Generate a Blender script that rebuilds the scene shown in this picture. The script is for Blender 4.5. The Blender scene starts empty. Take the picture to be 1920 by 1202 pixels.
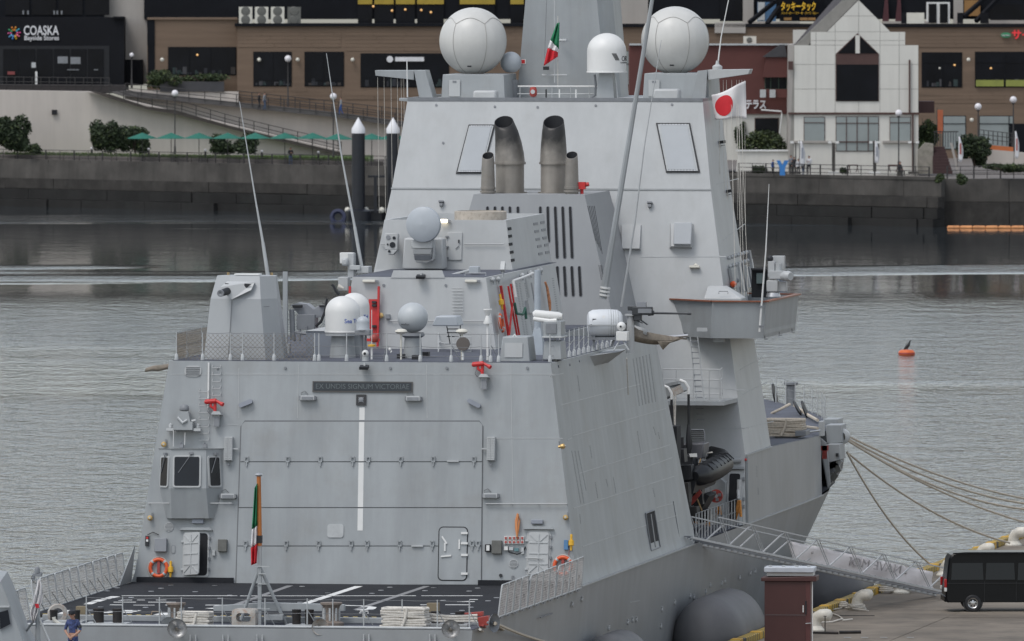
import bpy, bmesh, math, random
from mathutils import Matrix, Vector
random.seed(7)
R = math.radians
SC = bpy.context.scene
COL = SC.collection
# ---------------------------------------------------------------- camera, sky, sun, exposure
# world: X = starboard of the warship, Y = towards its bow, Z = metres above the water
FPX = 22880.0            # focal length in pixels of the 1920 px wide photograph
YAW, PITCH = R(9.04), math.atan(830.0 / FPX)
HF = Vector((-math.sin(YAW), math.cos(YAW), 0)); HR = Vector((math.cos(YAW), math.sin(YAW), 0)); HU = Vector((0, 0, 1))
CF = HF * math.cos(PITCH) - HU * math.sin(PITCH); CU = HU * math.cos(PITCH) + HF * math.sin(PITCH)
_l = (665 - 960) / FPX * 440.0
CAM = Vector((0, 0, 31.5)) - HF * 440.0 - HR * _l
cd = bpy.data.cameras.new('camera'); cam = bpy.data.objects.new('camera', cd); COL.objects.link(cam)
cd.sensor_width = 36.0; cd.lens = FPX / 1920 * 36.0; cd.clip_start = 5; cd.clip_end = 6000
cd.dof.use_dof = True; cd.dof.focus_distance = 455; cd.dof.aperture_fstop = 4.5
cam.matrix_world = Matrix.Translation(CAM) @ Matrix((HR, CU, -CF)).transposed().to_4x4()
SC.camera = cam
world = bpy.data.worlds.new('World'); SC.world = world; world.use_nodes = True
SUN_EL, SUN_AZ = 60.0, 215.0     # compass-like azimuth, clockwise from +Y: behind the camera, to its left
wn = world.node_tree.nodes; wl = world.node_tree.links
bg = wn['Background']; sky = wn.new('ShaderNodeTexSky'); sky.sky_type = 'NISHITA'; sky.sun_disc = False
sky.sun_elevation = R(SUN_EL); sky.sun_rotation = R(SUN_AZ); sky.air_density = 1.3; sky.dust_density = 1.3; sky.ozone_density = 1.0
hs = wn.new('ShaderNodeHueSaturation'); hs.inputs['Saturation'].default_value = 0.42      # closed cloud cover: nearly grey
wl.new(sky.outputs[0], hs.inputs['Color']); wl.new(hs.outputs[0], bg.inputs['Color']); bg.inputs['Strength'].default_value = 0.15
sd = bpy.data.lights.new('sun', 'SUN'); sd.energy = 1.2; sd.angle = R(25); sd.color = (1.0, .97, .93)
sun = bpy.data.objects.new('sun', sd); COL.objects.link(sun)
_d = Vector((math.sin(R(SUN_AZ)) * math.cos(R(SUN_EL)), math.cos(R(SUN_AZ)) * math.cos(R(SUN_EL)), math.sin(R(SUN_EL))))
sun.rotation_euler = _d.to_track_quat('Z', 'Y').to_euler(); sun.location = (0, -60, 120)
SC.view_settings.view_transform = 'Standard'; SC.view_settings.look = 'None'; SC.view_settings.gamma = 1.0
SC.view_settings.exposure = 0.24
# ---------------------------------------------------------------- surveying helpers (photo measurement -> metres)
def ray(px, py):
    return (CF * FPX + HR * (px - 960) - CU * (py - 601)).normalized()
def W(px, py, X=None, Y=None, Z=None, D=None):
    d = ray(px, py)
    if X is not None: t = (X - CAM.x) / d.x
    elif Y is not None: t = (Y - CAM.y) / d.y
    elif Z is not None: t = (Z - CAM.z) / d.z
    else: t = D / d.dot(HF)
    return CAM + d * t
def ppm(p):                                   # photo pixels per metre at a point
    return FPX / (Vector(p) - CAM).dot(CF)
class Pl:                                     # a plane with a right (u), up (v) and outward (n) direction
    def __init__(s, o, right, top):
        s.o = Vector(o); s.u = Vector(right).normalized(); t = Vector(top) - s.o
        s.n = s.u.cross(t).normalized(); s.v = s.n.cross(s.u)
    def hit(s, px, py):
        d = ray(px, py); return CAM + d * ((s.o - CAM).dot(s.n) / d.dot(s.n))
    def M(s, px, py, off=0.0):
        p = s.hit(px, py) + s.n * off
        return Matrix.Translation(p) @ Matrix((s.u, s.v, s.n)).transposed().to_4x4()
    def loc(s, M, px, py):                    # photo point -> local x, y of a frame M on the plane
        q = M.inverted() @ s.hit(px, py); return (q.x, q.y)
def T(*a): return Matrix.Translation(Vector(a))
def RZ(a): return Matrix.Rotation(R(a), 4, 'Z')
def RX(a): return Matrix.Rotation(R(a), 4, 'X')
def RY(a): return Matrix.Rotation(R(a), 4, 'Y')
FRONT = RX(90)                                # local x right, y up, z towards the stern (-Y)
SHORE = Matrix((HR, HF, HU)).transposed().to_4x4()      # shore frame: x right, y inland, z up
# ---------------------------------------------------------------- mesh builder
class MB:
    def __init__(s): s.v = []; s.f = []; s.m = []; s.cur = 0
    def add(s, vs, fs):
        b = len(s.v); s.v += [tuple(p) for p in vs]; s.f += [tuple(i + b for i in f) for f in fs]; s.m += [s.cur] * len(fs); return s
    def box(s, c, d, M=None):
        x, y, z = d[0] / 2, d[1] / 2, d[2] / 2; c = Vector(c)
        vs = [Vector((i * x, j * y, k * z)) for k in (-1, 1) for j in (-1, 1) for i in (-1, 1)]
        vs = [(M @ p if M else p) + c for p in vs]
        return s.add(vs, [(0, 2, 3, 1), (4, 5, 7, 6), (0, 1, 5, 4), (2, 6, 7, 3), (0, 4, 6, 2), (1, 3, 7, 5)])
    def bar(s, p, q, w, h=None, up=(0, 0, 1)):
        p, q = Vector(p), Vector(q); d = q - p; h = h or w; z = d.normalized(); upv = Vector(up)
        if abs(z.dot(upv)) > .98: upv = Vector((1, 0, 0)) if abs(z.x) < .9 else Vector((0, 1, 0))
        x = upv.cross(z).normalized(); y = z.cross(x)
        return s.box((p + q) / 2, (w, h, d.length), Matrix((x, y, z)).transposed())
    def tube(s, pts, r, n=6, cap=True, closed=False):
        P = [Vector(p) for p in pts]; k = len(P); rs = r if isinstance(r, (list, tuple)) else [r] * k
        rings = []; prev = None
        for i in range(k):
            if closed: t = P[(i + 1) % k] - P[i - 1]
            else: t = P[min(i + 1, k - 1)] - P[max(i - 1, 0)]
            t.normalize()
            a = prev if prev else (Vector((0, 0, 1)) if abs(t.z) < .95 else Vector((1, 0, 0)))
            x = (a - t * a.dot(t)).normalized(); y = t.cross(x); prev = x
            rings.append([P[i] + (x * math.cos(2 * math.pi * j / n) + y * math.sin(2 * math.pi * j / n)) * rs[i] for j in range(n)])
        b = []; fs = []
        for g in rings: b += g
        for i in range(k if closed else k - 1):
            i2 = (i + 1) % k
            for j in range(n): fs.append((i * n + j, i * n + (j + 1) % n, i2 * n + (j + 1) % n, i2 * n + j))
        if cap and not closed: fs.append(tuple(range(n))[::-1]); fs.append(tuple((k - 1) * n + j for j in range(n)))
        return s.add(b, fs)
    def cyl(s, p, q, r, r2=None, n=12, cap=True):
        return s.tube([p, q], [r, r if r2 is None else r2], n, cap)
    def lathe(s, prof, n=16, M=None, a0=0.0, a1=360.0):
        full = abs(a1 - a0) >= 359.9; m = n if full else n + 1; vs = []; fs = []
        for (r, z) in prof:
            for j in range(m):
                a = R(a0 + (a1 - a0) * j / n); p = Vector((r * math.cos(a), r * math.sin(a), z)); vs.append(M @ p if M else p)
        for i in range(len(prof) - 1):
            for j in range(n):
                j2 = (j + 1) % m; fs.append((i * m + j, i * m + j2, (i + 1) * m + j2, (i + 1) * m + j))
        return s.add(vs, fs)
    def prism(s, poly, z0, z1, M=None):       # polygon in local xy, counter-clockwise, extruded along z
        n = len(poly); vs = [Vector((p[0], p[1], z)) for z in (z0, z1) for p in poly]
        vs = [M @ p for p in vs] if M else vs
        return s.add(vs, [tuple(range(n))[::-1], tuple(range(n, 2 * n))] + [(i, (i + 1) % n, n + (i + 1) % n, n + i) for i in range(n)])
    def loft(s, rings, cap0=True, cap1=True):
        n = len(rings[0]); vs = [p for g in rings for p in g]; fs = []
        for i in range(len(rings) - 1):
            for j in range(n): fs.append((i * n + j, i * n + (j + 1) % n, (i + 1) * n + (j + 1) % n, (i + 1) * n + j))
        if cap0: fs.append(tuple(range(n))[::-1])
        if cap1: fs.append(tuple((len(rings) - 1) * n + j for j in range(n)))
        return s.add(vs, fs)
    def grid(s, rows):                        # open sheet from rows of points
        n = len(rows[0]); vs = [p for g in rows for p in g]
        return s.add(vs, [(i * n + j, i * n + j + 1, (i + 1) * n + j + 1, (i + 1) * n + j) for i in range(len(rows) - 1) for j in range(n - 1)])
    def poly(s, pts): return s.add(pts, [tuple(range(len(pts)))])
    def ball(s, c, r, n=12, k=8, sz=1.0):
        return s.lathe([(max(1e-4, r * math.sin(math.pi * i / k)), -r * sz * math.cos(math.pi * i / k)) for i in range(k + 1)], n, T(*c))
    def mesh(s, name, mats, ang=35):
        me = bpy.data.meshes.new(name); me.from_pydata(s.v, [], s.f); me.validate(clean_customdata=False)
        bm = bmesh.new(); bm.from_mesh(me); bmesh.ops.remove_doubles(bm, verts=bm.verts, dist=1e-5)
        bmesh.ops.recalc_face_normals(bm, faces=bm.faces); bm.to_mesh(me); bm.free()
        for m in (mats if isinstance(mats, (list, tuple)) else [mats]): me.materials.append(m)
        if any(s.m) and len(me.polygons) == len(s.m): me.polygons.foreach_set('material_index', s.m)
        me.polygons.foreach_set('use_smooth', [True] * len(me.polygons)); me.set_sharp_from_angle(angle=R(ang))
        me.update(); return me
    def build(s, name, mat, parent=None, M=None, bevel=0, ang=35):
        return obj(name, s.mesh(name, mat, ang), parent, M, bevel)
WM = {}                                       # world matrix of every object made here
def obj(name, data, parent=None, M=None, bevel=0):
    o = bpy.data.objects.new(name, data); COL.objects.link(o); M = M.copy() if M else Matrix.Identity(4)
    if parent is not None: o.parent = parent; o.matrix_parent_inverse = WM[parent.name].inverted()
    o.matrix_basis = M; WM[o.name] = M
    if bevel:
        b = o.modifiers.new('edge', 'BEVEL'); b.width = bevel; b.segments = 2; b.limit_method = 'ANGLE'; b.angle_limit = R(35)
    return o
def inst(src, M, parent=None):                # another individual sharing the mesh
    o = src.copy(); COL.objects.link(o); WM[o.name] = M.copy()
    o.parent = parent
    o.matrix_parent_inverse = WM[parent.name].inverted() if parent is not None else Matrix.Identity(4)
    o.matrix_basis = M; return o
def copy_thing(root, M, label=None):          # a thing with copies of its parts and sub-parts, moved to M
    rel = M @ WM[root.name].inverted(); r = inst(root, M)
    if label: r['label'] = label
    for ch in [o for o in root.children]:
        c = inst(ch, rel @ WM[ch.name], r)
        for g in [o for o in ch.children]: inst(g, rel @ WM[g.name], c)
    return r
def tag(o, label, cat, group=None):
    o['label'] = label; o['category'] = cat
    if group: o['group'] = group
    return o
def thing(name, label, cat, M=None, group=None): return tag(obj(name, None, None, M), label, cat, group)
def struct(o): o['kind'] = 'structure'; return o
def stuff(o): o['kind'] = 'stuff'; return o
def text_obj(body, size, depth, mat, name, parent, M, align='CENTER', sx=1.0, bold=0.0, width=None):
    cu = bpy.data.curves.new('t', 'FONT'); cu.body = body; cu.size = size; cu.extrude = depth; cu.align_x = align; cu.align_y = 'CENTER'; cu.offset = bold; cu.resolution_u = 3
    to = bpy.data.objects.new('t', cu); COL.objects.link(to); dg = bpy.context.evaluated_depsgraph_get(); dg.update()
    me = bpy.data.meshes.new_from_object(to.evaluated_get(dg)); bpy.data.objects.remove(to); bpy.data.curves.remove(cu)
    if width and len(me.vertices):
        xs = [v.co.x for v in me.vertices]; sx = width / max(1e-6, max(xs) - min(xs))
    for v in me.vertices: v.co.x *= sx
    me.materials.clear(); me.materials.append(mat)
    return obj(name, me, parent, M)
# ---------------------------------------------------------------- materials
def node(nt, t, **k):
    n = nt.nodes.new(t)
    for a, b in k.items():
        if a in ('ins',):
            for i, v in b.items(): n.inputs[i].default_value = v
        else: setattr(n, a, b)
    return n
MATS = {}
def mat(name, col, rough=.55, metal=0.0, var=.10, scale=1.5, stretch=(1, 1, 1), bump=0.0, bscale=None, streak=0.0, dirt=None, dirt_amt=.0, emit=None, spec=.5, coord='world'):
    m = bpy.data.materials.new(name); m.use_nodes = True; nt = m.node_tree; L = nt.links.new
    b = nt.nodes['Principled BSDF']; b.inputs['Roughness'].default_value = rough; b.inputs['Metallic'].default_value = metal
    b.inputs['Specular IOR Level'].default_value = spec
    if coord == 'world': pos = node(nt, 'ShaderNodeNewGeometry').outputs['Position']
    else: pos = node(nt, 'ShaderNodeTexCoord').outputs['Object']
    mp = node(nt, 'ShaderNodeMapping'); L(pos, mp.inputs['Vector']); mp.inputs['Scale'].default_value = stretch
    n1 = node(nt, 'ShaderNodeTexNoise', ins={'Scale': scale, 'Detail': 6.0, 'Roughness': .6}); L(mp.outputs[0], n1.inputs['Vector'])
    cr = node(nt, 'ShaderNodeMapRange', ins={'From Min': .3, 'From Max': .7, 'To Min': 1 - var, 'To Max': 1 + var}); L(n1.outputs['Fac'], cr.inputs['Value'])
    hv = node(nt, 'ShaderNodeVectorMath', operation='SCALE'); hv.inputs[0].default_value = col[:3]; L(cr.outputs[0], hv.inputs['Scale']); out = hv.outputs[0]
    if streak:
        m2 = node(nt, 'ShaderNodeMapping'); L(pos, m2.inputs['Vector']); m2.inputs['Scale'].default_value = (1.1, 1.1, .09)
        n2 = node(nt, 'ShaderNodeTexNoise', ins={'Scale': 1.0, 'Detail': 5.0, 'Roughness': .65}); L(m2.outputs[0], n2.inputs['Vector'])
        r2 = node(nt, 'ShaderNodeMapRange', ins={'From Min': .35, 'From Max': .75, 'To Min': 1.0, 'To Max': 1 - streak}); L(n2.outputs['Fac'], r2.inputs['Value'])
        s2 = node(nt, 'ShaderNodeVectorMath', operation='SCALE'); L(out, s2.inputs[0]); L(r2.outputs[0], s2.inputs['Scale']); out = s2.outputs[0]
    if dirt:
        n3 = node(nt, 'ShaderNodeTexNoise', ins={'Scale': scale * 1.7, 'Detail': 8.0, 'Roughness': .7}); L(mp.outputs[0], n3.inputs['Vector'])
        r3 = node(nt, 'ShaderNodeMapRange', ins={'From Min': .5, 'From Max': .72, 'To Min': 0.0, 'To Max': dirt_amt}); L(n3.outputs['Fac'], r3.inputs['Value'])
        mx = node(nt, 'ShaderNodeMix', data_type='RGBA'); L(r3.outputs[0], mx.inputs['Factor']); L(out, mx.inputs['A']); mx.inputs['B'].default_value = (*dirt, 1); out = mx.outputs['Result']
    L(out, b.inputs['Base Color'])
    if bump:
        n4 = node(nt, 'ShaderNodeTexNoise', ins={'Scale': bscale or scale * 4, 'Detail': 4.0}); L(mp.outputs[0], n4.inputs['Vector'])
        bp = node(nt, 'ShaderNodeBump', ins={'Strength': bump, 'Distance': .05}); L(n4.outputs['Fac'], bp.inputs['Height']); L(bp.outputs[0], b.inputs['Normal'])
    if emit: b.inputs['Emission Color'].default_value = (*emit[:3], 1); b.inputs['Emission Strength'].default_value = emit[3]
    MATS[name] = m; return m
PAINT = mat('grey_ship_paint', (.335, .355, .366), .5, var=.08, scale=.35, streak=.2, dirt=(.24, .225, .20), dirt_amt=.3, bump=.15, bscale=.55)
PAINT2 = mat('light_grey_paint', (.45, .462, .465), .5, var=.06, scale=.5, streak=.11, dirt=(.31, .30, .28), dirt_amt=.2, bump=.05, bscale=.7)
HULLP = mat('hull_paint', (.31, .322, .33), .42, var=.10, scale=.22, streak=.13, dirt=(.20, .19, .175), dirt_amt=.3, bump=.14, bscale=.45)
FUNP = mat('funnel_paint', (.285, .295, .305), .5, var=.06, scale=.4, streak=.08)
SEAM = mat('weld_seam_paint', (.40, .415, .42), .5, var=.1, scale=2)
GAP = mat('joint_gap_grey', (.15, .157, .165), .7, var=.1)  # plain dark grey of joints, panel lines and louvre slats
FIT = mat('fitting_grey', (.20, .21, .225), .5, var=.12, scale=3)
FITL = mat('fitting_light_grey', (.43, .445, .45), .45, var=.1, scale=3)
DECK = mat('non_skid_deck', (.02, .0215, .026), .8, var=.18, scale=.6, dirt=(.05, .05, .05), dirt_amt=.25, spec=.25, bump=.3, bscale=25)
DECKB = mat('blue_grey_deck', (.075, .082, .105), .75, var=.2, scale=.8, dirt=(.14, .14, .15), dirt_amt=.25)
LINE = mat('deck_line_paint', (.72, .72, .70), .7, var=.15, scale=2.5, dirt=(.25, .25, .25), dirt_amt=.5)
LINEG = mat('grey_line_paint', (.22, .22, .225), .7, var=.15, scale=2.5)
WHITE = mat('white_paint', (.68, .68, .665), .45, var=.05, scale=1.2)
RADOME = mat('white_radome', (.58, .575, .55), .4, var=.05, scale=1.0, streak=.12)
GREYDOME = mat('grey_radome', (.40, .43, .46), .4, var=.05)
BLACK = mat('black_rubber', (.016, .017, .02), .55, var=.2)
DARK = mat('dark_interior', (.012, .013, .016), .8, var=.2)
GLASS = mat('dark_window_glass', (.008, .010, .015), .1, var=.2, spec=.3)
STEEL = mat('bare_steel', (.50, .50, .50), .3, metal=.8, var=.12, scale=4)
WIRE = mat('wire', (.16, .165, .17), .5, var=.1)
RED = mat('red_paint', (.50, .025, .025), .45, var=.15, scale=4)
DRED = mat('dull_red_paint', (.33, .05, .04), .5, var=.2, scale=4)
ORANGE = mat('orange_float', (.68, .10, .025), .5, var=.12, scale=5)
YELLOW = mat('yellow_paint', (.70, .40, .03), .5, var=.12, scale=4)
BRASS = mat('brass', (.55, .38, .16), .35, metal=.6, var=.1)
WOOD = mat('varnished_wood', (.42, .14, .03), .4, var=.2, scale=6, stretch=(1, 1, .2))
TEAK = mat('teak_rail', (.24, .085, .045), .45, var=.2, scale=5)
ROPE = mat('rope', (.50, .44, .36), .8, var=.2, scale=14)
ROPEW = mat('pale_rope', (.58, .55, .50), .8, var=.18, scale=14)
NET = mat('brown_net', (.20, .17, .135), .85, var=.25, scale=8)
RUST = mat('rusty_grey', (.40, .38, .35), .6, var=.15, scale=4, dirt=(.30, .12, .04), dirt_amt=.7)
STAINLESS = mat('heat_stained_steel', (.29, .27, .245), .45, metal=.35, var=.14, scale=1.2, streak=.35, dirt=(.16, .12, .09), dirt_amt=.35)
# ================================================================ the setting: water, far shore, pier
def shp(px, py, D): return W(px, py, D=D)
def dq(px): return 1174 - 62 * min(px, 1765) / 1500.0 + (3.5 if px > 1765 else 0)                # distance of the quay face opposite
ZP = 4.25                                                 # promenade height
def on_shore(px, D, z):                                   # ground point below photo column px at distance D
    p = W(px, 300, D=D); p.z = z; return p
# water
wm = bpy.data.materials.new('harbour_water'); wm.use_nodes = True; nt = wm.node_tree; L = nt.links.new
b = nt.nodes['Principled BSDF']; b.inputs['Base Color'].default_value = (.036, .044, .050, 1); b.inputs['Roughness'].default_value = .035; b.inputs['IOR'].default_value = 1.9
tc = node(nt, 'ShaderNodeTexCoord').outputs['Object']
def wnoise(scale, detail, stretch, rough=.55):
    mp = node(nt, 'ShaderNodeMapping'); L(tc, mp.inputs['Vector']); mp.inputs['Scale'].default_value = stretch
    n = node(nt, 'ShaderNodeTexNoise', ins={'Scale': scale, 'Detail': detail, 'Roughness': rough}); L(mp.outputs[0], n.inputs['Vector']); return n.outputs['Fac']
def wmath(op, a, b_, c=None):
    n = node(nt, 'ShaderNodeMath', operation=op)
    for i, v in enumerate((a, b_, c)):
        if v is None: continue
        if isinstance(v, (int, float)): n.inputs[i].default_value = v
        else: L(v, n.inputs[i])
    return n.outputs[0]
def wrange(v, a, b_, c, d):
    n = node(nt, 'ShaderNodeMapRange', ins={'From Min': a, 'From Max': b_, 'To Min': c, 'To Max': d}); L(v, n.inputs['Value']); n.interpolation_type = 'SMOOTHSTEP'; return n.outputs[0]
sep = node(nt, 'ShaderNodeSeparateXYZ'); L(tc, sep.inputs[0])
rip = wnoise(1.0, 4, (1.5, .55, 1)); chop = wnoise(.25, 3, (1.1, .6, 1))
patch = wnoise(.011, 3, (.40, 1.0, 1), .5)                 # wind patches, tens of metres across
wind = wrange(patch, .545, .585, .0, .7)
lee = wrange(sep.outputs['Y'], 845, 935, 1.0, .035)          # sheltered under the far shore
amp = wmath('MAXIMUM', wind, wmath('MULTIPLY', lee, wrange(patch, .36, .46, .45, 1.0)))
L(wmath('MULTIPLY_ADD', amp, .06, .03), b.inputs['Roughness'])
mid = wnoise(.45, 2, (1.0, .4, 1))
h = wmath('ADD', wmath('MULTIPLY', rip, .40), wmath('MULTIPLY', chop, .52)); h = wmath('ADD', h, wmath('MULTIPLY', mid, .16)); h = wmath('MULTIPLY', h, amp)
bp = node(nt, 'ShaderNodeBump', ins={'Strength': 1.0, 'Distance': 1.0}); L(h, bp.inputs['Height']); L(bp.outputs[0], b.inputs['Normal'])
base = Matrix.Translation((CAM.x, CAM.y, 0)) @ SHORE
me = MB().poly([(-1600, -500, 0), (1600, -500, 0), (1600, 1210, 0), (-1600, 1210, 0)]).mesh('water', wm)
struct(obj('water', me, None, base))
# far shore ground: promenade terrace and quay face
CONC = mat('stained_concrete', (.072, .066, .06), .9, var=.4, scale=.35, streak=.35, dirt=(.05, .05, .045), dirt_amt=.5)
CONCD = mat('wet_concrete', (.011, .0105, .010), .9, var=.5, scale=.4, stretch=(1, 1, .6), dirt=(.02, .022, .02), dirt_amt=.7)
PAVE = mat('promenade_paving', (.15, .135, .125), .85, var=.12, scale=.6)
prom = MB(); far = 1420
fl = [on_shore(-400, dq(-400), ZP), on_shore(1765, dq(1765), ZP), on_shore(1772, dq(1800), ZP), on_shore(2600, dq(2600), ZP)]
bl = [on_shore(3200, far, ZP), on_shore(-1200, far, ZP)]
prom.prism([(p.x, p.y) for p in fl + bl], -2.0, ZP)
land = struct(prom.build('promenade', CONC, None))
pv = MB(); pv.poly([p + HF * .6 + HU * .012 for p in fl] + [p + HU * .012 for p in bl]); struct(pv.build('paving', PAVE, None))
# courses of the quay face: coping, block courses, wet foot
def quay_course(z0, z1, out, m, name, jit, seglen):
    a, bq = on_shore(-300, dq(-300), 0), on_shore(1765, dq(1765), 0); d = (bq - a); Ln = d.length; d.normalize(); nrm = Vector((d.y, -d.x, 0))
    if nrm.dot(HF) > 0: nrm = -nrm
    t = 0
    while t < Ln:
        s = seglen * random.uniform(.8, 1.2); e = min(t + s - .04, Ln)
        o = out + random.uniform(-jit, jit); p = a + d * t; q = a + d * e
        k = MB(); k.prism([(v.x, v.y) for v in (p + nrm * -.5, q + nrm * -.5, q + nrm * o, p + nrm * o)], z0 + random.uniform(-.02, .02), z1)
        k.build(name, m, land); t += s
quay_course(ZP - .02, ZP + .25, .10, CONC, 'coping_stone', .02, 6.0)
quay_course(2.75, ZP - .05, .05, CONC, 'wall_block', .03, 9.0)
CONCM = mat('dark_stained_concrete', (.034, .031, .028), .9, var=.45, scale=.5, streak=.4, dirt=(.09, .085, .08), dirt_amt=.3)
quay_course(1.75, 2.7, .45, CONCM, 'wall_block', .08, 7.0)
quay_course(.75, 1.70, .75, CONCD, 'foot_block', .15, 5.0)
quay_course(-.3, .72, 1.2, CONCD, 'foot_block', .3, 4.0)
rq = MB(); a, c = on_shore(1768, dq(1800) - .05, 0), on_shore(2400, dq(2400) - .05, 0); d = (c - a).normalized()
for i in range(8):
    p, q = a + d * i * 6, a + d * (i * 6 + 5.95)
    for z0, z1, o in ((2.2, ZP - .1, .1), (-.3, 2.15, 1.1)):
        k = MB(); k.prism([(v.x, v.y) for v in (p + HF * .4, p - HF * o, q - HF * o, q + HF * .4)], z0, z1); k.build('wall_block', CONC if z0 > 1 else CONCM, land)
# near pier beside the ship
PZ = 2.5
PIER = mat('pier_concrete', (.175, .148, .118), .85, var=.32, scale=.3, dirt=(.07, .06, .05), dirt_amt=.75, bump=.2, bscale=3)
e0, e1 = W(1380, 1195, Z=PZ + .25), W(1920, 990, Z=PZ + .25)
ed = (e1 - e0); ed.z = 0; ed.normalize(); en = Vector((ed.y, -ed.x, 0))                     # along the edge, and inland
if en.x < 0: en = -en
E0 = Vector((e0.x, e0.y, 0))
def pier(t, s, z=PZ): return E0 + ed * t + en * s + HU * z
pr = MB(); pr.prism([(p.x, p.y) for p in (pier(-70, 0), pier(-70, 90), pier(330, 90), pier(330, 0))], -2, PZ - .06)
pier_o = struct(pr.build('pier', PIER, None))
for i in range(-6, 26):
    for j in range(0, 6):
        k = MB(); z = PZ + random.uniform(-.008, .008)
        c0 = [pier(i * 6 + .02, .45 + j * 5 + .02), pier(i * 6 + .02, .45 + j * 5 + 4.98), pier(i * 6 + 5.98, .45 + j * 5 + 4.98), pier(i * 6 + 5.98, .45 + j * 5 + .02)]
        k.prism([(p.x, p.y) for p in c0], PZ - .08, z); k.build('paving_slab', PIER, pier_o)
# ================================================================ the warship: hull and superstructure
ship = thing('warship', 'large grey warship moored stern towards us with angular hangar and twin white radomes', 'warship')
def lerp_tab(tab, y):
    if y <= tab[0][0]: return tab[0][1]
    for (a, va), (b_, vb) in zip(tab, tab[1:]):
        if y <= b_:
            t = (y - a) / (b_ - a); return va + (vb - va) * t
    return tab[-1][1]
HB = [(-24, 7.95), (-10, 8.15), (0, 8.25), (60, 8.3), (66, 8.22), (70, 8.0), (74, 7.5), (78, 6.8), (82, 5.8), (86, 4.5), (90, 3.1), (94, 1.5), (97.5, 0.02)]
def hb(y): return lerp_tab(HB, y)
def hb3(y): return max(.02, hb(y) - lerp_tab([(-24, .25), (40, .3), (60, .8), (74, 1.7), (98, 2.5)], y))
def hb0(y): return max(.01, hb(y) - lerp_tab([(-24, .7), (40, .6), (60, 1.7), (74, 3.2), (98, 4.5)], y))
def fz(y): return lerp_tab([(50, 8.7), (66, 8.45), (74, 8.6), (98, 8.9)], y)
YS = [-22.6, -20, -19.02, -18.98, -15, -10, -5, 0, 6, 12, 18, 24, 30, 36, 43, 50, 56, 60, 63, 66, 68, 70, 72, 74, 76, 78, 80, 82, 84, 86, 88, 90, 92, 94, 96, 97.5]
rows = []
for y in YS:
    zt = 5.8 if y < -19 else 6.0
    sec = [(-hb(y), zt), (-hb3(y), 3), (-hb0(y), 0), (-hb0(y) * .7, -3), (hb0(y) * .7, -3), (hb0(y), 0), (hb3(y), 3), (hb(y), zt)]
    rows.append([Vector((x, y, z)) for x, z in sec])
k = MB(); k.grid(rows); k.poly([p for p in rows[0]])
hull = k.build('hull', HULLP, ship, ang=25)
# upper side plating, forward of the boat bay up to the mooring recess
k = MB()
for sgn in (1, -1):
    ya = [43, 50, 56, 60, 63, 66] if sgn > 0 else [43, 50, 56, 60, 63, 66, 70, 74, 78, 82, 86, 90, 94, 97.5]
    k.grid([[Vector((sgn * hb(y), y, 6.0)), Vector((sgn * (hb(y) - .06), y, fz(y) + .02))] for y in ya])
    k.grid([[Vector((sgn * (hb(y) - .12), y, 6.0)), Vector((sgn * (hb(y) - .18), y, fz(y) + .02))] for y in ya])
ya = [72, 74, 78, 82, 86, 90, 94, 97.5]
k.grid([[Vector((hb(y), y, 6.0)), Vector((hb(y) - .06, y, fz(y) + .02))] for y in ya])
k.poly([(hb(66), 66, 6), (hb(66) - .06, 66, 8.45), (hb(66) - .2, 66, 8.45), (hb(66) - .2, 66, 6)])
k.build('side_plating', HULLP, ship)
def deck_sheet(name, ys, z, m, inset=.0, f=hb, th=.12):
    k = MB(); L_ = [Vector((-f(y) + inset, y, z)) for y in ys]; R_ = [Vector((f(y) - inset, y, z)) for y in ys]
    k.grid([[l, r] for l, r in zip(L_, R_)]); return k.build(name, m, ship)
k = MB(); k.prism([(-7.95, -19), (7.95, -19), (8.1, -10), (8.2, -.2), (8.2, 0.6), (-8.2, 0.6), (-8.2, -.2), (-8.1, -10)], 5.985, 6.015); k.build('flight_deck', DECK, ship)
deck_sheet('mooring_deck', [-22.6, -18.8], 5.81, DECKB, .02)
deck_sheet('bay_deck', [28, 44], 6.01, DECKB, .05)
k = MB(); k.grid([[Vector((-hb(y) + .1, y, fz(y))), Vector((hb(y) - .1, y, fz(y)))] for y in YS if y >= 43]); k.build('foredeck', DECKB, ship)
k = MB(); k.grid([[Vector((hb(y) - .1, y, 6.02)), Vector((0, y, 6.02))] for y in (64, 66, 70, 74, 78)]); k.build('recess_deck', DECKB, ship)
k = MB(); k.grid([[Vector((hb(y) - 2.2, y, 6.0)), Vector((hb(y) - 2.2, y, 8.40))] for y in (60, 66, 70, 74, 76)]); k.build('recess_wall', FIT, ship)
k = MB(); k.loft([[W(x, y, Y=70.5) for x, y in ((1534, 820), (1560, 786), (1566, 905), (1552, 918))], [W(x, y, Y=71) for x, y in ((1534, 820), (1560, 786), (1566, 905), (1552, 918))]]); k.build('recess_filler', PAINT, ship)  # added filler panel, lightens the shadow-black gap at the plating end
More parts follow.
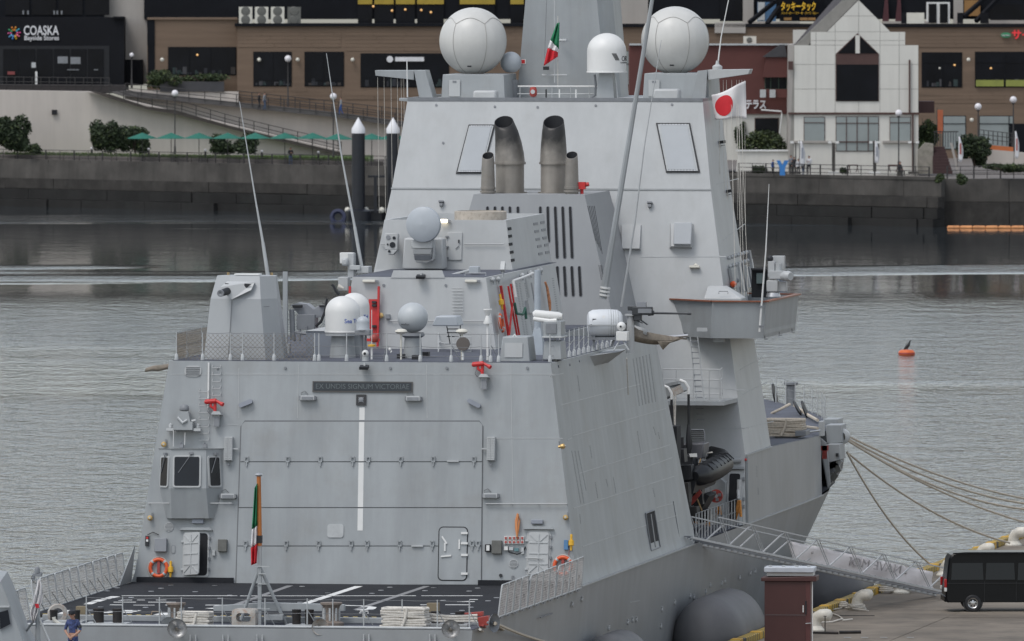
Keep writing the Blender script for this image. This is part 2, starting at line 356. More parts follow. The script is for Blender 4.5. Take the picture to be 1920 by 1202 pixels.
# hangar block
def HW(z): return lerp_tab([(6.0, 8.22), (6.35, 8.10), (6.9, 8.0), (14, 7.0)], z)
def HY(z): return (z - 6) / 8.0 * 1.0
def HFY(z): return 30.0 - (z - 6) / 8 * 3.2
ZS = [6.0, 6.15, 6.35, 6.6, 6.9, 14.0]
k = MB()
rings = [[Vector((-HW(z), HY(z), z)), Vector((HW(z), HY(z), z)), Vector((HW(z), HFY(z) - (1.1 if z < 6.1 else .5 if z < 6.2 else .2 if z < 6.4 else 0), z)), Vector((3.0, HFY(z), z)), Vector((3.0, 44, z)), Vector((-HW(z), 44, z))] for z in ZS]
k.loft(rings, False, True)
hangar = k.build('hangar', PAINT, ship, ang=20)
HFP = Pl((0, 0, 6), (1, 0, 0), (0, 1.0, 14))             # hangar stern face
HSP = Pl((8.0, 0, 6.9), (0, 1, 0), (7.0, 0, 14))         # hangar starboard side
k = MB(); k.prism([(-6.9, 1.15), (6.9, 1.15), (6.9, 26.5), (2.9, 26.5), (2.9, 44), (-6.9, 44)], 14.002, 14.02); k.build('roof_deck', DECKB, ship)
# dark waterway along the foot of the hangar face
for x0, x1 in ((-8.0, -4.45), (4.52, 8.0)):
    k = MB(); k.box(((x0 + x1) / 2, -.06, 6.11), (x1 - x0, .16, .19)); k.build('waterway', DECK, ship)
# ---- hangar door: panels with gaps, frame line
def onface(P, px0, py0, px1, py1, off=0):
    M = P.M((px0 + px1) / 2, (py0 + py1) / 2, off); a = P.loc(M, px0, py1); c = P.loc(M, px1, py0)
    return M, abs(c[0] - a[0]), abs(c[1] - a[1])
HD = [790, 866, 952, 1024, 1097]
xl = lambda y: 453 - (y - 790) * 10 / 307.0
xr = lambda y: 905 - (y - 790) * 3 / 307.0
door = None
k = MB(); M0 = HFP.M(675, 940, 0.004); pts = [HFP.loc(M0, *p) for p in ((xl(1097) - 2, 1097), (xr(1097) + 2, 1097), (xr(800) + 2, 800), (xr(790) - 6, 788.3), (xl(790) + 6, 788.3), (xl(800) - 2, 800))]
k.poly([(x, y, 0) for x, y in pts]); door = k.build('hangar_door', GAP, ship, M0)
for i in range(4):
    ya, yb = HD[i] + (.9 if i else 1), HD[i + 1] - .9
    c = 6 if i == 0 else 0
    pp = [(xl(yb) + .3, yb), (xr(yb) - .3, yb), (xr(ya) - .3, ya + c), (xr(ya) - .3 - c, ya), (xl(ya) + .3 + c, ya), (xl(ya) + .3, ya + c)]
    if not c: pp = [pp[0], pp[1], pp[2], pp[5]]
    M = HFP.M(675, (ya + yb) / 2, .005); k = MB(); k.prism([HFP.loc(M, *p) for p in pp], 0, .03); k.build('door_panel', PAINT, door, M)
# door clamps along two joints
def clamp():
    k = MB(); k.prism([(-.07, -.02), (.07, -.02), (.07, .19), (.045, .19), (.045, .03), (-.045, .03), (-.045, .19), (-.07, .19)], .02, .06); k.box((0, .17, .04), (.14, .04, .04)); k.box((0, -.08, .04), (.045, .16, .04)); return k
c0 = None
for row, ys_, xs_ in ((0, 866, (463, 540, 601, 662, 691, 752, 813, 889)), (1, 1024, (461, 537, 598, 659, 689, 750, 811, 886, 897))):
    for x in xs_:
        M = HFP.M(x, ys_, .035)
        if c0 is None: c0 = clamp().build('door_clamp', PAINT, door, M)
        else: inst(c0, M, door)
for x, y in ((850, 865), (783, 1024)):
    k = MB(); k.box((0, 0, .05), (.42, .06, .06)); k.build('door_handle', FITL, door, HFP.M(x, y, .035))
# small personnel door set in the hangar door
M, w_, h_ = onface(HFP, 822, 989, 877, 1088, .036)
def rrect(w, h, r, n=4):
    P = []
    for cx, cy, a0 in ((w / 2 - r, h / 2 - r, 0), (-w / 2 + r, h / 2 - r, 90), (-w / 2 + r, -h / 2 + r, 180), (w / 2 - r, -h / 2 + r, 270)):
        for i in range(n + 1):
            a = R(a0 + 90 * i / n); P.append((cx + r * math.cos(a), cy + r * math.sin(a)))
    return P
k = MB(); k.prism(rrect(w_ + .05, h_ + .05, .17), 0, .006); wick = k.build('personnel_door', BLACK, door, M)
k = MB(); k.prism(rrect(w_ - .03, h_ - .03, .14), .004, .03); k.build('leaf', PAINT, wick, M)
for y in (1000, 1019, 1041, 1076):
    k = MB(); k.box((-.03, 0, .05), (.24, .08, .05)); k.build('hinge', WHITE, wick, HFP.M(873, y, .036))
for x, y, a, L_ in ((834, 1013, -55, .32), (835, 1026, 90, .3), (862, 1021, 90, .34), (837, 1043, 6, .38)):
    k = MB(); k.box((0, 0, .05), (L_, .055, .05), RZ(a).to_3x3()); k.build('lever', WHITE, wick, HFP.M(x, y, .036))
# white centre stripe, over the door and wall: one strip per panel
for ya, yb in ((764, 787.6), (791.5, 865), (867.5, 951), (953.5, 995)):
    x0 = 679 - (ya - 764) * 3.5 / 231; x1 = 679 - (yb - 764) * 3.5 / 231
    M = HFP.M((x0 + x1) / 2, (ya + yb) / 2, .039 if ya > 788 else .004); k = MB(); k.prism([HFP.loc(M, *p) for p in ((x1 - 5, yb), (x1 + 5, yb), (x0 + 5, ya), (x0 - 5, ya))], 0, .003); k.build('centre_stripe', WHITE, ship, M)
M, w_, h_ = onface(HFP, 614, 983, 645, 1008, .037); k = MB(); k.prism(rrect(w_, h_, .1), 0, .03); k.build('hatch_cover', FITL, door, M)
# ---- main superstructure
def SY(z): return 43 + (z - 8.7) * .285
def SW(z): return lerp_tab([(6.0, 8.25), (8.7, 8.22), (19.15, 6.42), (22.65, 5.95)], z)
k = MB(); rings = []
for z in (6.0, 8.7, 19.15, 22.65):
    w = SW(z); y0 = SY(z); f = (22.65 - z) * .22
    rings.append([Vector((-w, y0, z)), Vector((w, y0, z)), Vector((w, 50.5 + (z - 8.7) * .10, z)), Vector((w * .55, 58 + f, z)), Vector((-w * .55, 58 + f, z)), Vector((-w, 50.5 + (z - 8.7) * .10, z))])
k.loft(rings, True, True)
sup = k.build('superstructure', PAINT2, ship, ang=8)
SAP = Pl((0, SY(8.7), 8.7), (1, 0, 0), (0, SY(22.65), 22.65))
SSP = Pl((8.22, 46, 8.7), (0, 1, 0), (6.42, 46, 19.15))
SSP2 = Pl((6.42, 46, 19.15), (0, 1, 0), (5.95, 46, 22.65))
k = MB()
for xa in (-1, 1): k.bar((xa * 5.9, SY(22.65), 22.67), (xa * 5.9, 56, 22.67), .12)
k.bar((-5.95, SY(22.65) + .03, 22.67), (5.95, SY(22.65) + .03, 22.67), .14); k.build('roof_edge', FIT, ship)
# raised band on the upper quarter: a fold line proud of the lower face
k = MB(); k.prism([(-6.45, 19.10), (6.45, 19.10), (6.45, 19.16), (-6.45, 19.16)], 0, .03, T(0, SY(19.13) - .01, 0) @ FRONT); k.build('plate_edge', SEAM, ship)
# ---- deckhouse tiers
def block(name, m, x0, x1, ya, yb, z0, z1, lean=.12, side=.10, bevel=0, top_x=None):
    k = MB(); d = z1 - z0; o = []
    for z in (z0, z1):
        t = (z - z0); o.append([Vector((x0 + side * t, ya + lean * t, z)), Vector((x1 - side * t, ya + lean * t, z)), Vector((x1 - side * t, yb, z)), Vector((x0 + side * t, yb, z))])
    k.loft(o); return k.build(name, m, ship, bevel=bevel)
TAY, TBY, FNY = 13.0, 22.0, 38.0
def topz(py, Y): return W(800, py, Y=Y).z
ZA = topz(520, TAY + .3); ZB = topz(412, TBY + .5); ZF = topz(364, FNY + 1)
xa0, xa1 = W(637, 650, Y=TAY).x, W(930, 650, Y=TAY).x; xat = W(911, 520, Y=TAY + .3).x
sA = (xa1 - xat) / (ZA - 14)
deckhouse = block('deckhouse', PAINT2, xa0, xa1, TAY, 30.0, 14, ZA, .12, sA)
TAP = Pl((0, TAY, 14), (1, 0, 0), (0, TAY + .12 * (ZA - 14), ZA)); TASP = Pl((xa1, 20, 14), (0, 1, 0), (xat, 20, ZA))
xb0, xb1 = W(704.5, 505, Y=TBY).x, W(961, 505, Y=TBY).x; xbt = W(949, 412, Y=TBY + .3).x; sB = (xb1 - xbt) / (ZB - ZA)
k = MB(); o = []
for z in (ZA, ZB):
    t = z - ZA; o.append([Vector((xb0 + sB * t, TBY + .12 * t, z)), Vector((xb1 - sB * t, TBY + .12 * t, z)), Vector((xb1 - sB * t, 31.6, z)), Vector((xb0 + sB * t, 31.6, z))])
o.append([p + Vector((.15 if i in (0, 3) else -.15, .15 if i < 2 else -.15, 0)) for i, p in enumerate(o[1])])
o.append([p - Vector((0, 0, .7)) for p in o[2]]); k.loft(o); upper = k.build('upper_deckhouse', PAINT2, ship)
TBP = Pl((0, TBY, ZA), (1, 0, 0), (0, TBY + .12 * (ZB - ZA), ZB)); TBSP = Pl((xb1, 25, ZA), (0, 1, 0), (xbt, 25, ZB))
k = MB(); k.prism([(xa0 + sA * 2.6, TAY + .45), (xat - .1, TAY + .45), (xat - .1, 31), (xa0 + sA * 2.6, 31)], ZA + .002, ZA + .015); k.build('deckhouse_roof', DECKB, ship)
p = W(901, 405, Y=27); k = MB(); k.lathe([(1.0, -.5), (1.0, .22), (.93, .24), (.93, -.5)], 28, T(p.x, 27, ZB - .02)); k.build('intake_ring', mat('tan_ring', (.45, .40, .34), .6, var=.15, scale=4, dirt=(.2, .15, .1), dirt_amt=.5), upper)
# raised parapet in the middle of the lower deckhouse
pts = [(733, 521), (834, 521), (829, 507), (738, 507)]; M = TAP.M(783, 514, -.05); k = MB(); k.prism([TAP.loc(M, *p) for p in pts], 0, .08); k.build('parapet', PAINT2, deckhouse, M)
# ---- funnel block with slots
fx0, fx1 = W(888, 366, Y=FNY + 1).x, W(1096, 366, Y=FNY + 1).x
fb = W(1137, 552, Y=FNY).x; zb_ = W(1137, 552, Y=FNY).z
sF = (fb - fx1) / (ZF - zb_)
k = MB(); o = []
for z in (14.0, ZF):
    t = ZF - z; o.append([Vector((fx0 - sF * t, FNY + 1 - .2 * t, z)), Vector((fx1 + sF * t, FNY + 1 - .2 * t, z)), Vector((fx1 + sF * t, 45.5, z)), Vector((fx0 - sF * t, 45.5, z))])
k.loft(o); funnel = k.build('funnel', FUNP, ship)
FNP = Pl((0, FNY + 1, ZF), (1, 0, 0), (0, FNY + 1 + .2, ZF + 1)); FSP = Pl((fx1, 38, ZF), (0, 1, 0), (fx1 - sF, 38, ZF + 1))
def slot(P, xa, ya, xb, yb, wpx, parent, m=DARK, name='vent_slot', frame=True):
    M = P.M((xa + xb) / 2, (ya + yb) / 2, .004); a = Vector((*P.loc(M, xa, ya), 0)); c = Vector((*P.loc(M, xb, yb), 0))
    w = wpx / ppm(P.hit(xa, ya)); d = (c - a); L_ = d.length; d.normalize(); s_ = Vector((-d.y, d.x, 0)); pts = []
    for e, ctr, a0 in ((0, a, 90), (1, c, -90)):
        for i in range(5):
            an = R(a0 + 180 * i / 4); pts.append(ctr + (d * math.cos(an) + s_ * math.sin(an)) * w / 2 * (1) + d * (w / 2 if e == 0 else -w / 2))
    k = MB(); k.prism([(p.x, p.y) for p in pts], 0, .01)
    o = k.build(name, m, parent, M)
    if frame:
        q = [p * 1.0 for p in pts]; k = MB(); k.tube(q, .018, 4, closed=True); k.build('slot_rim', FIT, o, M)
    return o
for x, y0, y1 in ((914, 387, 400), (928, 387, 400), (942, 387, 400), (956, 387, 400), (971, 387, 400), (1013, 387, 420), (1027, 387, 455)): slot(FNP, x, y0, x + (y1 - y0) * .03, y1, 5.2, funnel)
for x0, y1 in ((1041, 485), (1055, 485), (1069, 485)): slot(FNP, x0, 387, x0 + 4, y1, 5.5, funnel)
for x0, x1 in ((1045, 1047), (1058, 1061), (1072, 1075), (1086, 1089)): slot(FNP, x0, 499, x1, 556, 5.5, funnel)
for i in range(5): slot(FSP, 1101.5 + i * 3.1, 386, 1117 + i * 3, 452 + i * 6, 1.3, funnel, frame=False); 
for i in range(4): slot(FSP, 1122 + i * 2, 497, 1127 + i * 2, 525 + i * 3, 1.3, funnel, frame=False)
# ---- exhaust pipes
sm_t = mat('sooty_uptake', (.31, .285, .255), .45, metal=.3, var=.14, scale=1.2, streak=.25); nt_ = sm_t.node_tree; pb = nt_.nodes['Principled BSDF']; lk = pb.inputs['Base Color'].links[0].from_socket
tc_ = node(nt_, 'ShaderNodeTexCoord'); sx_ = node(nt_, 'ShaderNodeSeparateXYZ'); nt_.links.new(tc_.outputs['Object'], sx_.inputs[0]); nn_ = node(nt_, 'ShaderNodeTexNoise', ins={'Scale': 1.6, 'Detail': 6.0}); nt_.links.new(tc_.outputs['Object'], nn_.inputs['Vector'])
ad_ = node(nt_, 'ShaderNodeMath', operation='MULTIPLY_ADD'); nt_.links.new(nn_.outputs['Fac'], ad_.inputs[0]); ad_.inputs[1].default_value = 1.6; nt_.links.new(sx_.outputs['Z'], ad_.inputs[2])
mr_ = node(nt_, 'ShaderNodeMapRange', ins={'From Min': 2.1, 'From Max': 3.1, 'To Min': 0.0, 'To Max': .93}); nt_.links.new(ad_.outputs[0], mr_.inputs['Value'])
mx_ = node(nt_, 'ShaderNodeMix', data_type='RGBA'); nt_.links.new(mr_.outputs[0], mx_.inputs['Factor']); nt_.links.new(lk, mx_.inputs['A']); mx_.inputs['B'].default_value = (.012, .012, .013, 1); nt_.links.new(mx_.outputs['Result'], pb.inputs['Base Color'])
def pipe(px, pybase, pyjoint, pytop, wb, wt, lean, Y, name):
    b_ = W(px, pybase, Y=Y); s = ppm(b_); H = (pybase - pytop) / s; hj = (pybase - pyjoint) / s; rb, rt = wb / 2 / s, wt / 2 / s
    M = T(*b_); k = MB(); n = 24
    def ring(z, r, dx, tilt=0): return [Vector((r * math.cos(2 * math.pi * i / n) + dx, r * math.sin(2 * math.pi * i / n), z + tilt * r * math.sin(2 * math.pi * i / n))) for i in range(n)]
    prof = [(-.9, rb, 0), (hj, rb, 0), (hj, rb * 1.12, 0), (hj + .09, rb * 1.12, 0), (hj + .1, rb * 1.05, 0)]
    if hj < H * .9: prof += [(hj + (H - hj) * t, rb * 1.05 + (rt - rb * 1.05) * t ** 1.6, lean * t * t) for t in (.25, .5, .75)]
    rs = [ring(*q) for q in prof] + [ring(H - .10, rt, lean, .62), ring(H - .10, rt * .93, lean, .62)]
    k.loft(rs, True, False); root = k.build(name, sm_t if wb > 30 else STAINLESS, funnel, M)
    k = MB(); k.loft([ring(H - .10, rt * .93, lean, .62), ring(H - .8, rt * .88, lean * .8, .5)], False, True); k.build('pipe_bore', DARK, root, M)
    k = MB(); k.lathe([(rb, .02), (rb * 1.22, .02), (rb * 1.22, .09), (rb, .09)], 24, M=None); k.build('foot_flange', STAINLESS, root, M)
    return root
pipe(956, 364, 308, 224, 54, 36, -.24, FNY + 3.4, 'exhaust_uptake'); pipe(1038, 364, 308, 224, 49, 39, .0, FNY + 3.4, 'exhaust_uptake')
pipe(915, 362, 355, 287, 25, 22, 0, FNY + 2.2, 'generator_exhaust'); pipe(1072, 361, 354, 286, 25, 22, 0, FNY + 2.2, 'generator_exhaust')
# ---- mast tower and roof boxes
ZR = 22.65
def roofpt(px, py, Y): return W(px, py, Y=Y)
MY = 52.0
k = MB(); o = []
for py, l, r, r2 in ((186, 969, 1137, 1165), (-160, 999, 1104, 1135)):
    a, c, e = W(l, py, Y=MY), W(r, py, Y=MY), W(r2, py, Y=MY + 1.6); o.append([a, c, e, Vector((e.x - .2, MY + 5, e.z)), Vector((a.x + .3, MY + 5, a.z))])
k.loft(o); mast = k.build('mast_tower', PAINT, ship, ang=8)
a, c = W(969, 186, Y=MY), W(1137, 186, Y=MY); t_ = W(984, 0, Y=MY); MTP = Pl(a, (1, 0, 0), (a.x, MY, t_.z))
def roofbox(x0, y0, x1, y1, Y, dY, name, m=PAINT, parent=None, taper=.06, bevel=.02):
    a, c = W(x0, y1, Y=Y), W(x1, y0, Y=Y); h_ = c.z - a.z; k = MB(); t = taper * h_
    k.loft([[Vector((a.x, Y, a.z)), Vector((c.x, Y, a.z)), Vector((c.x, Y + dY, a.z)), Vector((a.x, Y + dY, a.z))], [Vector((a.x + t, Y + t, c.z)), Vector((c.x - t, Y + t, c.z)), Vector((c.x - t, Y + dY, c.z)), Vector((a.x + t, Y + dY, c.z))]])
    return k.build(name, m, parent or ship, bevel=bevel)
rb1 = roofbox(827, 140, 947, 187, 49.2, 3.2, 'radome_base'); rb2 = roofbox(1205, 138, 1330, 187, 49.2, 3.2, 'radome_base')
for x0, y0, x1, y1, Y in ((886, 170, 930, 187, 47.6), (1224, 167, 1273, 187, 47.6)): roofbox(x0, y0, x1, y1, Y, .8, 'roof_locker', PAINT2, bevel=.08)
def radome(px, ptop, pbot, rpx, Y, name, m, base, seams=True, parent=None):
    p = W(px, pbot, Y=Y); s = ppm(p); r = rpx / s; H = (pbot - ptop) / s; zc = H - r; prof = []
    a0 = math.asin(max(-.95, min(.95, -zc / r)))
    for i in range(25):
        a = a0 + (math.pi / 2 - a0) * i / 24; prof.append((max(1e-3, r * math.cos(a)), zc + r * math.sin(a)))
    k = MB(); k.lathe(prof, 40); o = k.build(name, m, parent or ship, T(*p), ang=60)
    k = MB(); k.lathe([(prof[0][0] + .03, -.04), (prof[0][0] + .06, .0), (prof[0][0] + .03, .05), (prof[0][0] - .02, .05)], 40); k.build('mounting_ring', FITL, o, T(*p))
    if seams:
        sm = mat('radome_seam', (.33, .32, .30), .6)  if 'radome_seam' not in MATS else MATS['radome_seam']
        def sp(lat, lon): return Vector(((r + .004) * math.cos(lat) * math.cos(lon), (r + .004) * math.cos(lat) * math.sin(lon), zc + (r + .004) * math.sin(lat)))
        n = 6; up = R(38)
        for j in range(n):
            l0 = -math.pi / 2 - R(27) + 2 * math.pi * j / n; l1 = l0 + 2 * math.pi / n; lm = (l0 + l1) / 2
            k = MB(); k.tube([sp(a0 + (up - .12 - a0) * i / 14, l0) for i in range(15)], .014, 4)
            k.tube([sp(up - .12 + .22 * math.sin(math.pi * i / 10), l0 + (l1 - l0) * i / 10) for i in range(11)], .014, 4)
            k.build('panel_seam', sm, o, T(*p))
        k = MB(); k.box((0, 0, 0), (.16, .05, .06)); k.build('vent', BLACK, o, T(p.x, p.y - math.sqrt(max(.01, r * r - (zc - .35) ** 2)), p.z + .35))
    return o
rad1 = radome(887, 14, 140, 63, 50.8, 'satellite_radome', RADOME, None); rad1['label'] = 'large pale radome on the port side of the mast'
rad2 = radome(1266, 12, 138, 63.5, 50.8, 'satellite_radome', RADOME, None); rad2['label'] = 'large pale radome on the starboard side of the mast'
radome(958, 97, 160, 20, 51.5, 'small_radome', GREYDOME, None, False)
k = MB(); p = W(958, 187, Y=51.5); k.cyl(p, p + HU * .8, .25, .3, 16); k.build('radome_pedestal', FIT, ship)
def dome_cyl(px, ptop, pbot, rpx, Y, name, m, parent=None, rimd=.04):
    p = W(px, pbot, Y=Y); s = ppm(p); r = rpx / s; H = (pbot - ptop) / s; hc = H - r * .92
    prof = [(r * 1.03, 0), (r * 1.03, rimd), (r, rimd + .01), (r * .995, hc)] + [(max(1e-3, r * .995 * math.cos(R(90 * i / 12))), hc + r * .92 * math.sin(R(90 * i / 12))) for i in range(1, 13)]
    k = MB(); k.lathe(prof, 32); k.lathe([(r * 1.03, 0), (1e-3, 0)], 32); return k.build(name, m, parent or ship, T(*p), ang=50), p, r
ob, p, r = dome_cyl(1137.5, 62, 136, 37, 49.6, 'cylindrical_radome', WHITE)
def wrap_text(body, size, mtl, parent, p, r, ang, z, name):           # lettering bent round a vertical cylinder
    o = text_obj(body, size, .004, mtl, name, parent, T(*p)); me = o.data
    for v in me.vertices:
        a = R(ang) + v.co.x / r; rr = r + .004 + v.co.z; y = v.co.y
        v.co = (rr * math.cos(a), rr * math.sin(a), z + y)
    return o
INK = mat('dark_lettering', (.05, .05, .055), .6); BLUE = mat('blue_lettering', (.03, .10, .45), .5)
wrap_text('ORBIT', .30, INK, ob, p, r, -2, .55, 'lettering'); wrap_text('Communication Systems', .07, INK, ob, p, r, -12, .40, 'lettering')
k = MB()
for i in range(5): k.tube([Vector((r * 1.004 * math.cos(R(-66 + i * 3 + t * 12)), r * 1.004 * math.sin(R(-66 + i * 3 + t * 12)), .78 - t * .28)) for t in (0, .5, 1)], .012, 4)
k.build('logo', INK, ob, T(*p))
q = W(1137, 187, Y=49.6); k = MB(); k.loft([[q + Vector((x * .36, y * .36, 0)) for x, y in ((-1, -1), (1, -1), (1, 1), (-1, 1))], [Vector((p.x, p.y, p.z)) + Vector((x * .27, y * .27, 0)) for x, y in ((-1, -1), (1, -1), (1, 1), (-1, 1))]]); k.build('radome_pedestal', PAINT, ship)
# ---- yardarms
def slab(pts, Y, dY, name, m, parent=None, bevel=0.01):
    k = MB(); A = [W(*q, Y=Y) for q in pts]; k.loft([[q for q in A], [q + Vector((0, dY, 0)) for q in A]]); return k.build(name, m, parent or ship, bevel=bevel)
slab([(703, 132), (776, 132), (776, 150), (760, 148), (704, 142)], 49.0, .9, 'yardarm', PAINT); slab([(776, 132), (797, 132), (812, 184), (786, 184)], 48.9, 1.1, 'yardarm_strut', PAINT)
slab([(1326, 131), (1406, 130), (1403, 139), (1328, 150)], 49.0, .9, 'yardarm', PAINT2); slab([(1308, 133), (1326, 131), (1323, 186), (1296, 186)], 48.9, 1.1, 'yardarm_strut', PAINT)
slab([(748, 184), (770, 184), (770, 191), (748, 189)], 47.3, .6, 'platform_lip', PAINT)
# ---- bridge wing
zf_, zt_ = 13.35, 14.78
def hz(px, py, z): return W(px, py, Z=z)
wing_pts = [Vector((W(1259, 561, Y=44.8).x, 44.8, 0)), Vector((W(1336, 564, Y=42.6).x, 42.6, 0)), Vector((W(1437, 561, Y=42.6).x, 42.6, 0)), Vector((W(1437, 561, Y=42.6).x + .12, 51.2, 0)), Vector((5.0, 52.5, 0))]
k = MB(); lo = [Vector((p.x * (.985 if i else 1.03), p.y + (.1 if i < 3 else 0), zf_)) for i, p in enumerate(wing_pts)]; hi = [Vector((p.x, p.y, zt_)) for p in wing_pts]
c_ = Vector((6.8, 47.5, 0)); inn = [Vector((c_.x + (p.x - c_.x) * .955, c_.y + (p.y - c_.y) * .97, zt_)) for p in wing_pts]; inl = [Vector((p.x, p.y, zf_ + .15)) for p in inn]
k.loft([lo, hi, inn, inl]); wing = k.build('bridge_wing', PAINT, ship, ang=12)
k = MB(); ro = [p + HU * .012 for p in hi]; 
for i in range(4):
    a, c = hi[i], hi[i + 1]; k.bar(a + HU * .035, c + HU * .035, .22, .055)
k.build('wooden_rail', TEAK, wing)
a = hi[1]; k = MB(); pz = W(1322, 563, Y=43.6); pr_ = W(1392, 563, Y=43.6); ztop = W(1340, 537, Y=43.8).z
k.loft([[Vector((pz.x, 43.3, zt_ - .2)), Vector((pr_.x, 43.3, zt_ - .2)), Vector((pr_.x, 44.6, zt_ - .2)), Vector((pz.x, 44.6, zt_ - .2))], [Vector((pz.x, 43.3, zt_ + .13)), Vector((pr_.x, 43.3, zt_ + .13)), Vector((pr_.x, 44.6, zt_ + .13)), Vector((pz.x, 44.6, zt_ + .13))],
        [Vector((pz.x + .05, 44.0, ztop)), Vector((pr_.x - .75, 44.0, ztop)), Vector((pr_.x - .75, 44.6, ztop)), Vector((pz.x + .05, 44.6, ztop))]])
k.build('console_cover', PAINT2, wing, bevel=.03)
k = MB(); c0_ = W(1348, 551, Y=43.3); k.tube([c0_ + Vector((0, 0, 0)), c0_ + Vector((0, -.03, .1)), c0_ + Vector((.36, -.03, .1)), c0_ + Vector((.36, 0, 0))], .015, 5); k.build('grab_handle', FIT, wing)
# ---- platform above the boat bay
pa, pb = W(1241, 752, Y=40.4), W(1357, 752, Y=40.4)
k = MB(); k.prism([(pa.x - .6, 40.4), (pb.x, 40.4), (pb.x + .1, 43.9), (pa.x - .6, 43.9)], pa.z - .16, pa.z); plat = k.build('boat_platform', PAINT, ship)
# ================================================================ warship: fittings on the hangar face and side
FW = HFP
def pbox(P, x0, y0, x1, y1, d, name, m, parent=None, off=0.0, bevel=0, r=0):
    M, w, h_ = onface(P, x0, y0, x1, y1, off); k = MB()
    if r: k.prism(rrect(w, h_, r), 0, d)
    else: k.box((0, 0, d / 2), (w, h_, d))
    return k.build(name, m, parent or ship, M, bevel=bevel)
def pbar(P, xa, ya, xb, yb, r, name, m, parent=None, off=.05, n=6):
    M = P.M((xa + xb) / 2, (ya + yb) / 2, off); a = P.loc(M, xa, ya); c = P.loc(M, xb, yb); k = MB(); k.cyl((*a, 0), (*c, 0), r, n=n); return k.build(name, m, parent or ship, M)
# name board with motto, crest
nb = pbox(FW, 586, 716, 774, 735, .05, 'motto_board', mat('board_rim', (.09, .085, .08), .5)); pbox(FW, 588, 718, 772, 732.5, .012, 'board_face', mat('slate_board', (.022, .028, .035), .4), nb, .05)
text_obj('EX UNDIS SIGNUM VICTORIAE', .26, .006, mat('weathered_lettering', (.115, .135, .14), .6), 'lettering', nb, FW.M(680, 725.5, .066), width=3.42)
cr = pbox(FW, 668, 740, 687, 760, .06, 'crest_plaque', mat('crest_dark', (.03, .03, .032), .5)); k = MB()
k.lathe([(.001, .03), (.07, .03), (.09, .02), (.1, .0)], 12); k.box((0, 0, .01), (.26, .03, .02), RZ(45).to_3x3()); k.box((0, 0, .012), (.26, .03, .02), RZ(-45).to_3x3()); k.build('emblem', FIT, cr, FW.M(677.5, 750, .06))
# floodlights
def flood(P, x, y, wpx, hpx, rot=0, cable=True):
    M = P.M(x, y, 0) @ RZ(rot); s = ppm(P.hit(x, y)); w, h_ = wpx / s, hpx / s
    k = MB(); k.box((0, 0, .14), (w, h_, .16)); o = k.build('floodlight', FITL, ship, M, bevel=.01)
    k = MB(); k.box((0, -.01, .225), (w * .84, h_ * .6, .012)); k.build('lens', FIT, o, M)
    for sx in (-1, 1): k = MB(); k.box((sx * (w / 2 + .03), 0, .1), (.04, h_ * .8, .2)); k.build('bracket', FIT, o, M)
    if cable: k = MB(); k.tube([(-w * .45, h_ * .3, .1), (-w * .5, h_ * 1.1, .06), (-w * .25, h_ * 1.5, .05), (0, h_ * .8, .05)], .014, 5); k.build('cable', WIRE, o, M)
    return o
for x, y in ((578, 747), (776, 748), (429, 931), (921, 930)): flood(FW, x, y, 26, 9)
for x, y, a in ((462, 757, 22), (890, 757, -27)):
    M = FW.M(x, y, 0) @ RZ(a); k = MB(); k.prism(rrect(.52, .16, .07), .04, .2); o = k.build('deck_lamp', mat('lamp_blue_grey', (.25, .27, .31), .5) if 'lamp_blue_grey' not in MATS else MATS['lamp_blue_grey'], ship, M)
for x, y in ((372, 978), (1008, 979)): pbox(FW, x - 11, y - 4, x + 11, y + 4, .18, 'door_lamp', MATS['lamp_blue_grey'], bevel=.02)
for x in (408, 535, 732, 838, 989): 
    k = MB(); k.cyl((0, 0, 0), (0, 0, .05), .05, n=10); k.build('scupper', FIT, ship, FW.M(x, 690, 0))
# oval louvre top left, round louvres
M, w_, h_ = onface(FW, 346, 686, 378, 706); k = MB(); k.prism(rrect(w_, h_, .16), 0, .035); lv = k.build('louvre', PAINT2, ship, M)
for i in range(5): k = MB(); k.box((0, (i - 2) * .065, .045), (w_ * .82, .03, .02)); k.build('louvre_slat', GAP, lv, M)
for x, y in ((317, 988), (963, 1057)):
    M = FW.M(x, y, 0); k = MB(); k.cyl((0, 0, 0), (0, 0, .03), .17, n=20); lv = k.build('louvre', PAINT2, ship, M)
    for i in range(6): k = MB(); hh = (i - 2.5) * .05; k.box((0, hh, .035), (2 * math.sqrt(.15 ** 2 - hh * hh), .018, .012)); k.build('louvre_slat', GAP, lv, M)
# rung ladder and white pipe
for y0, y1, xa, xb in ((690, 745, 399, 414), (735, 830, 374, 392)):
    y = y0
    while y < y1:
        M = FW.M((xa + xb) / 2 + (0 if xa > 395 else (782 - y) * .0), y, .02); k = MB(); w = (xb - xa) / 51.5; k.tube([(-w / 2, .1, 0), (-w / 2, .02, .1), (-w / 2, 0, .12), (w / 2, 0, .12), (w / 2, .02, .1), (w / 2, .1, 0)], .014, 5); k.build('ladder_rung', PAINT2, ship, M); y += 13
pbar(FW, 392, 680, 391, 765, .035, 'white_pipe', WHITE)
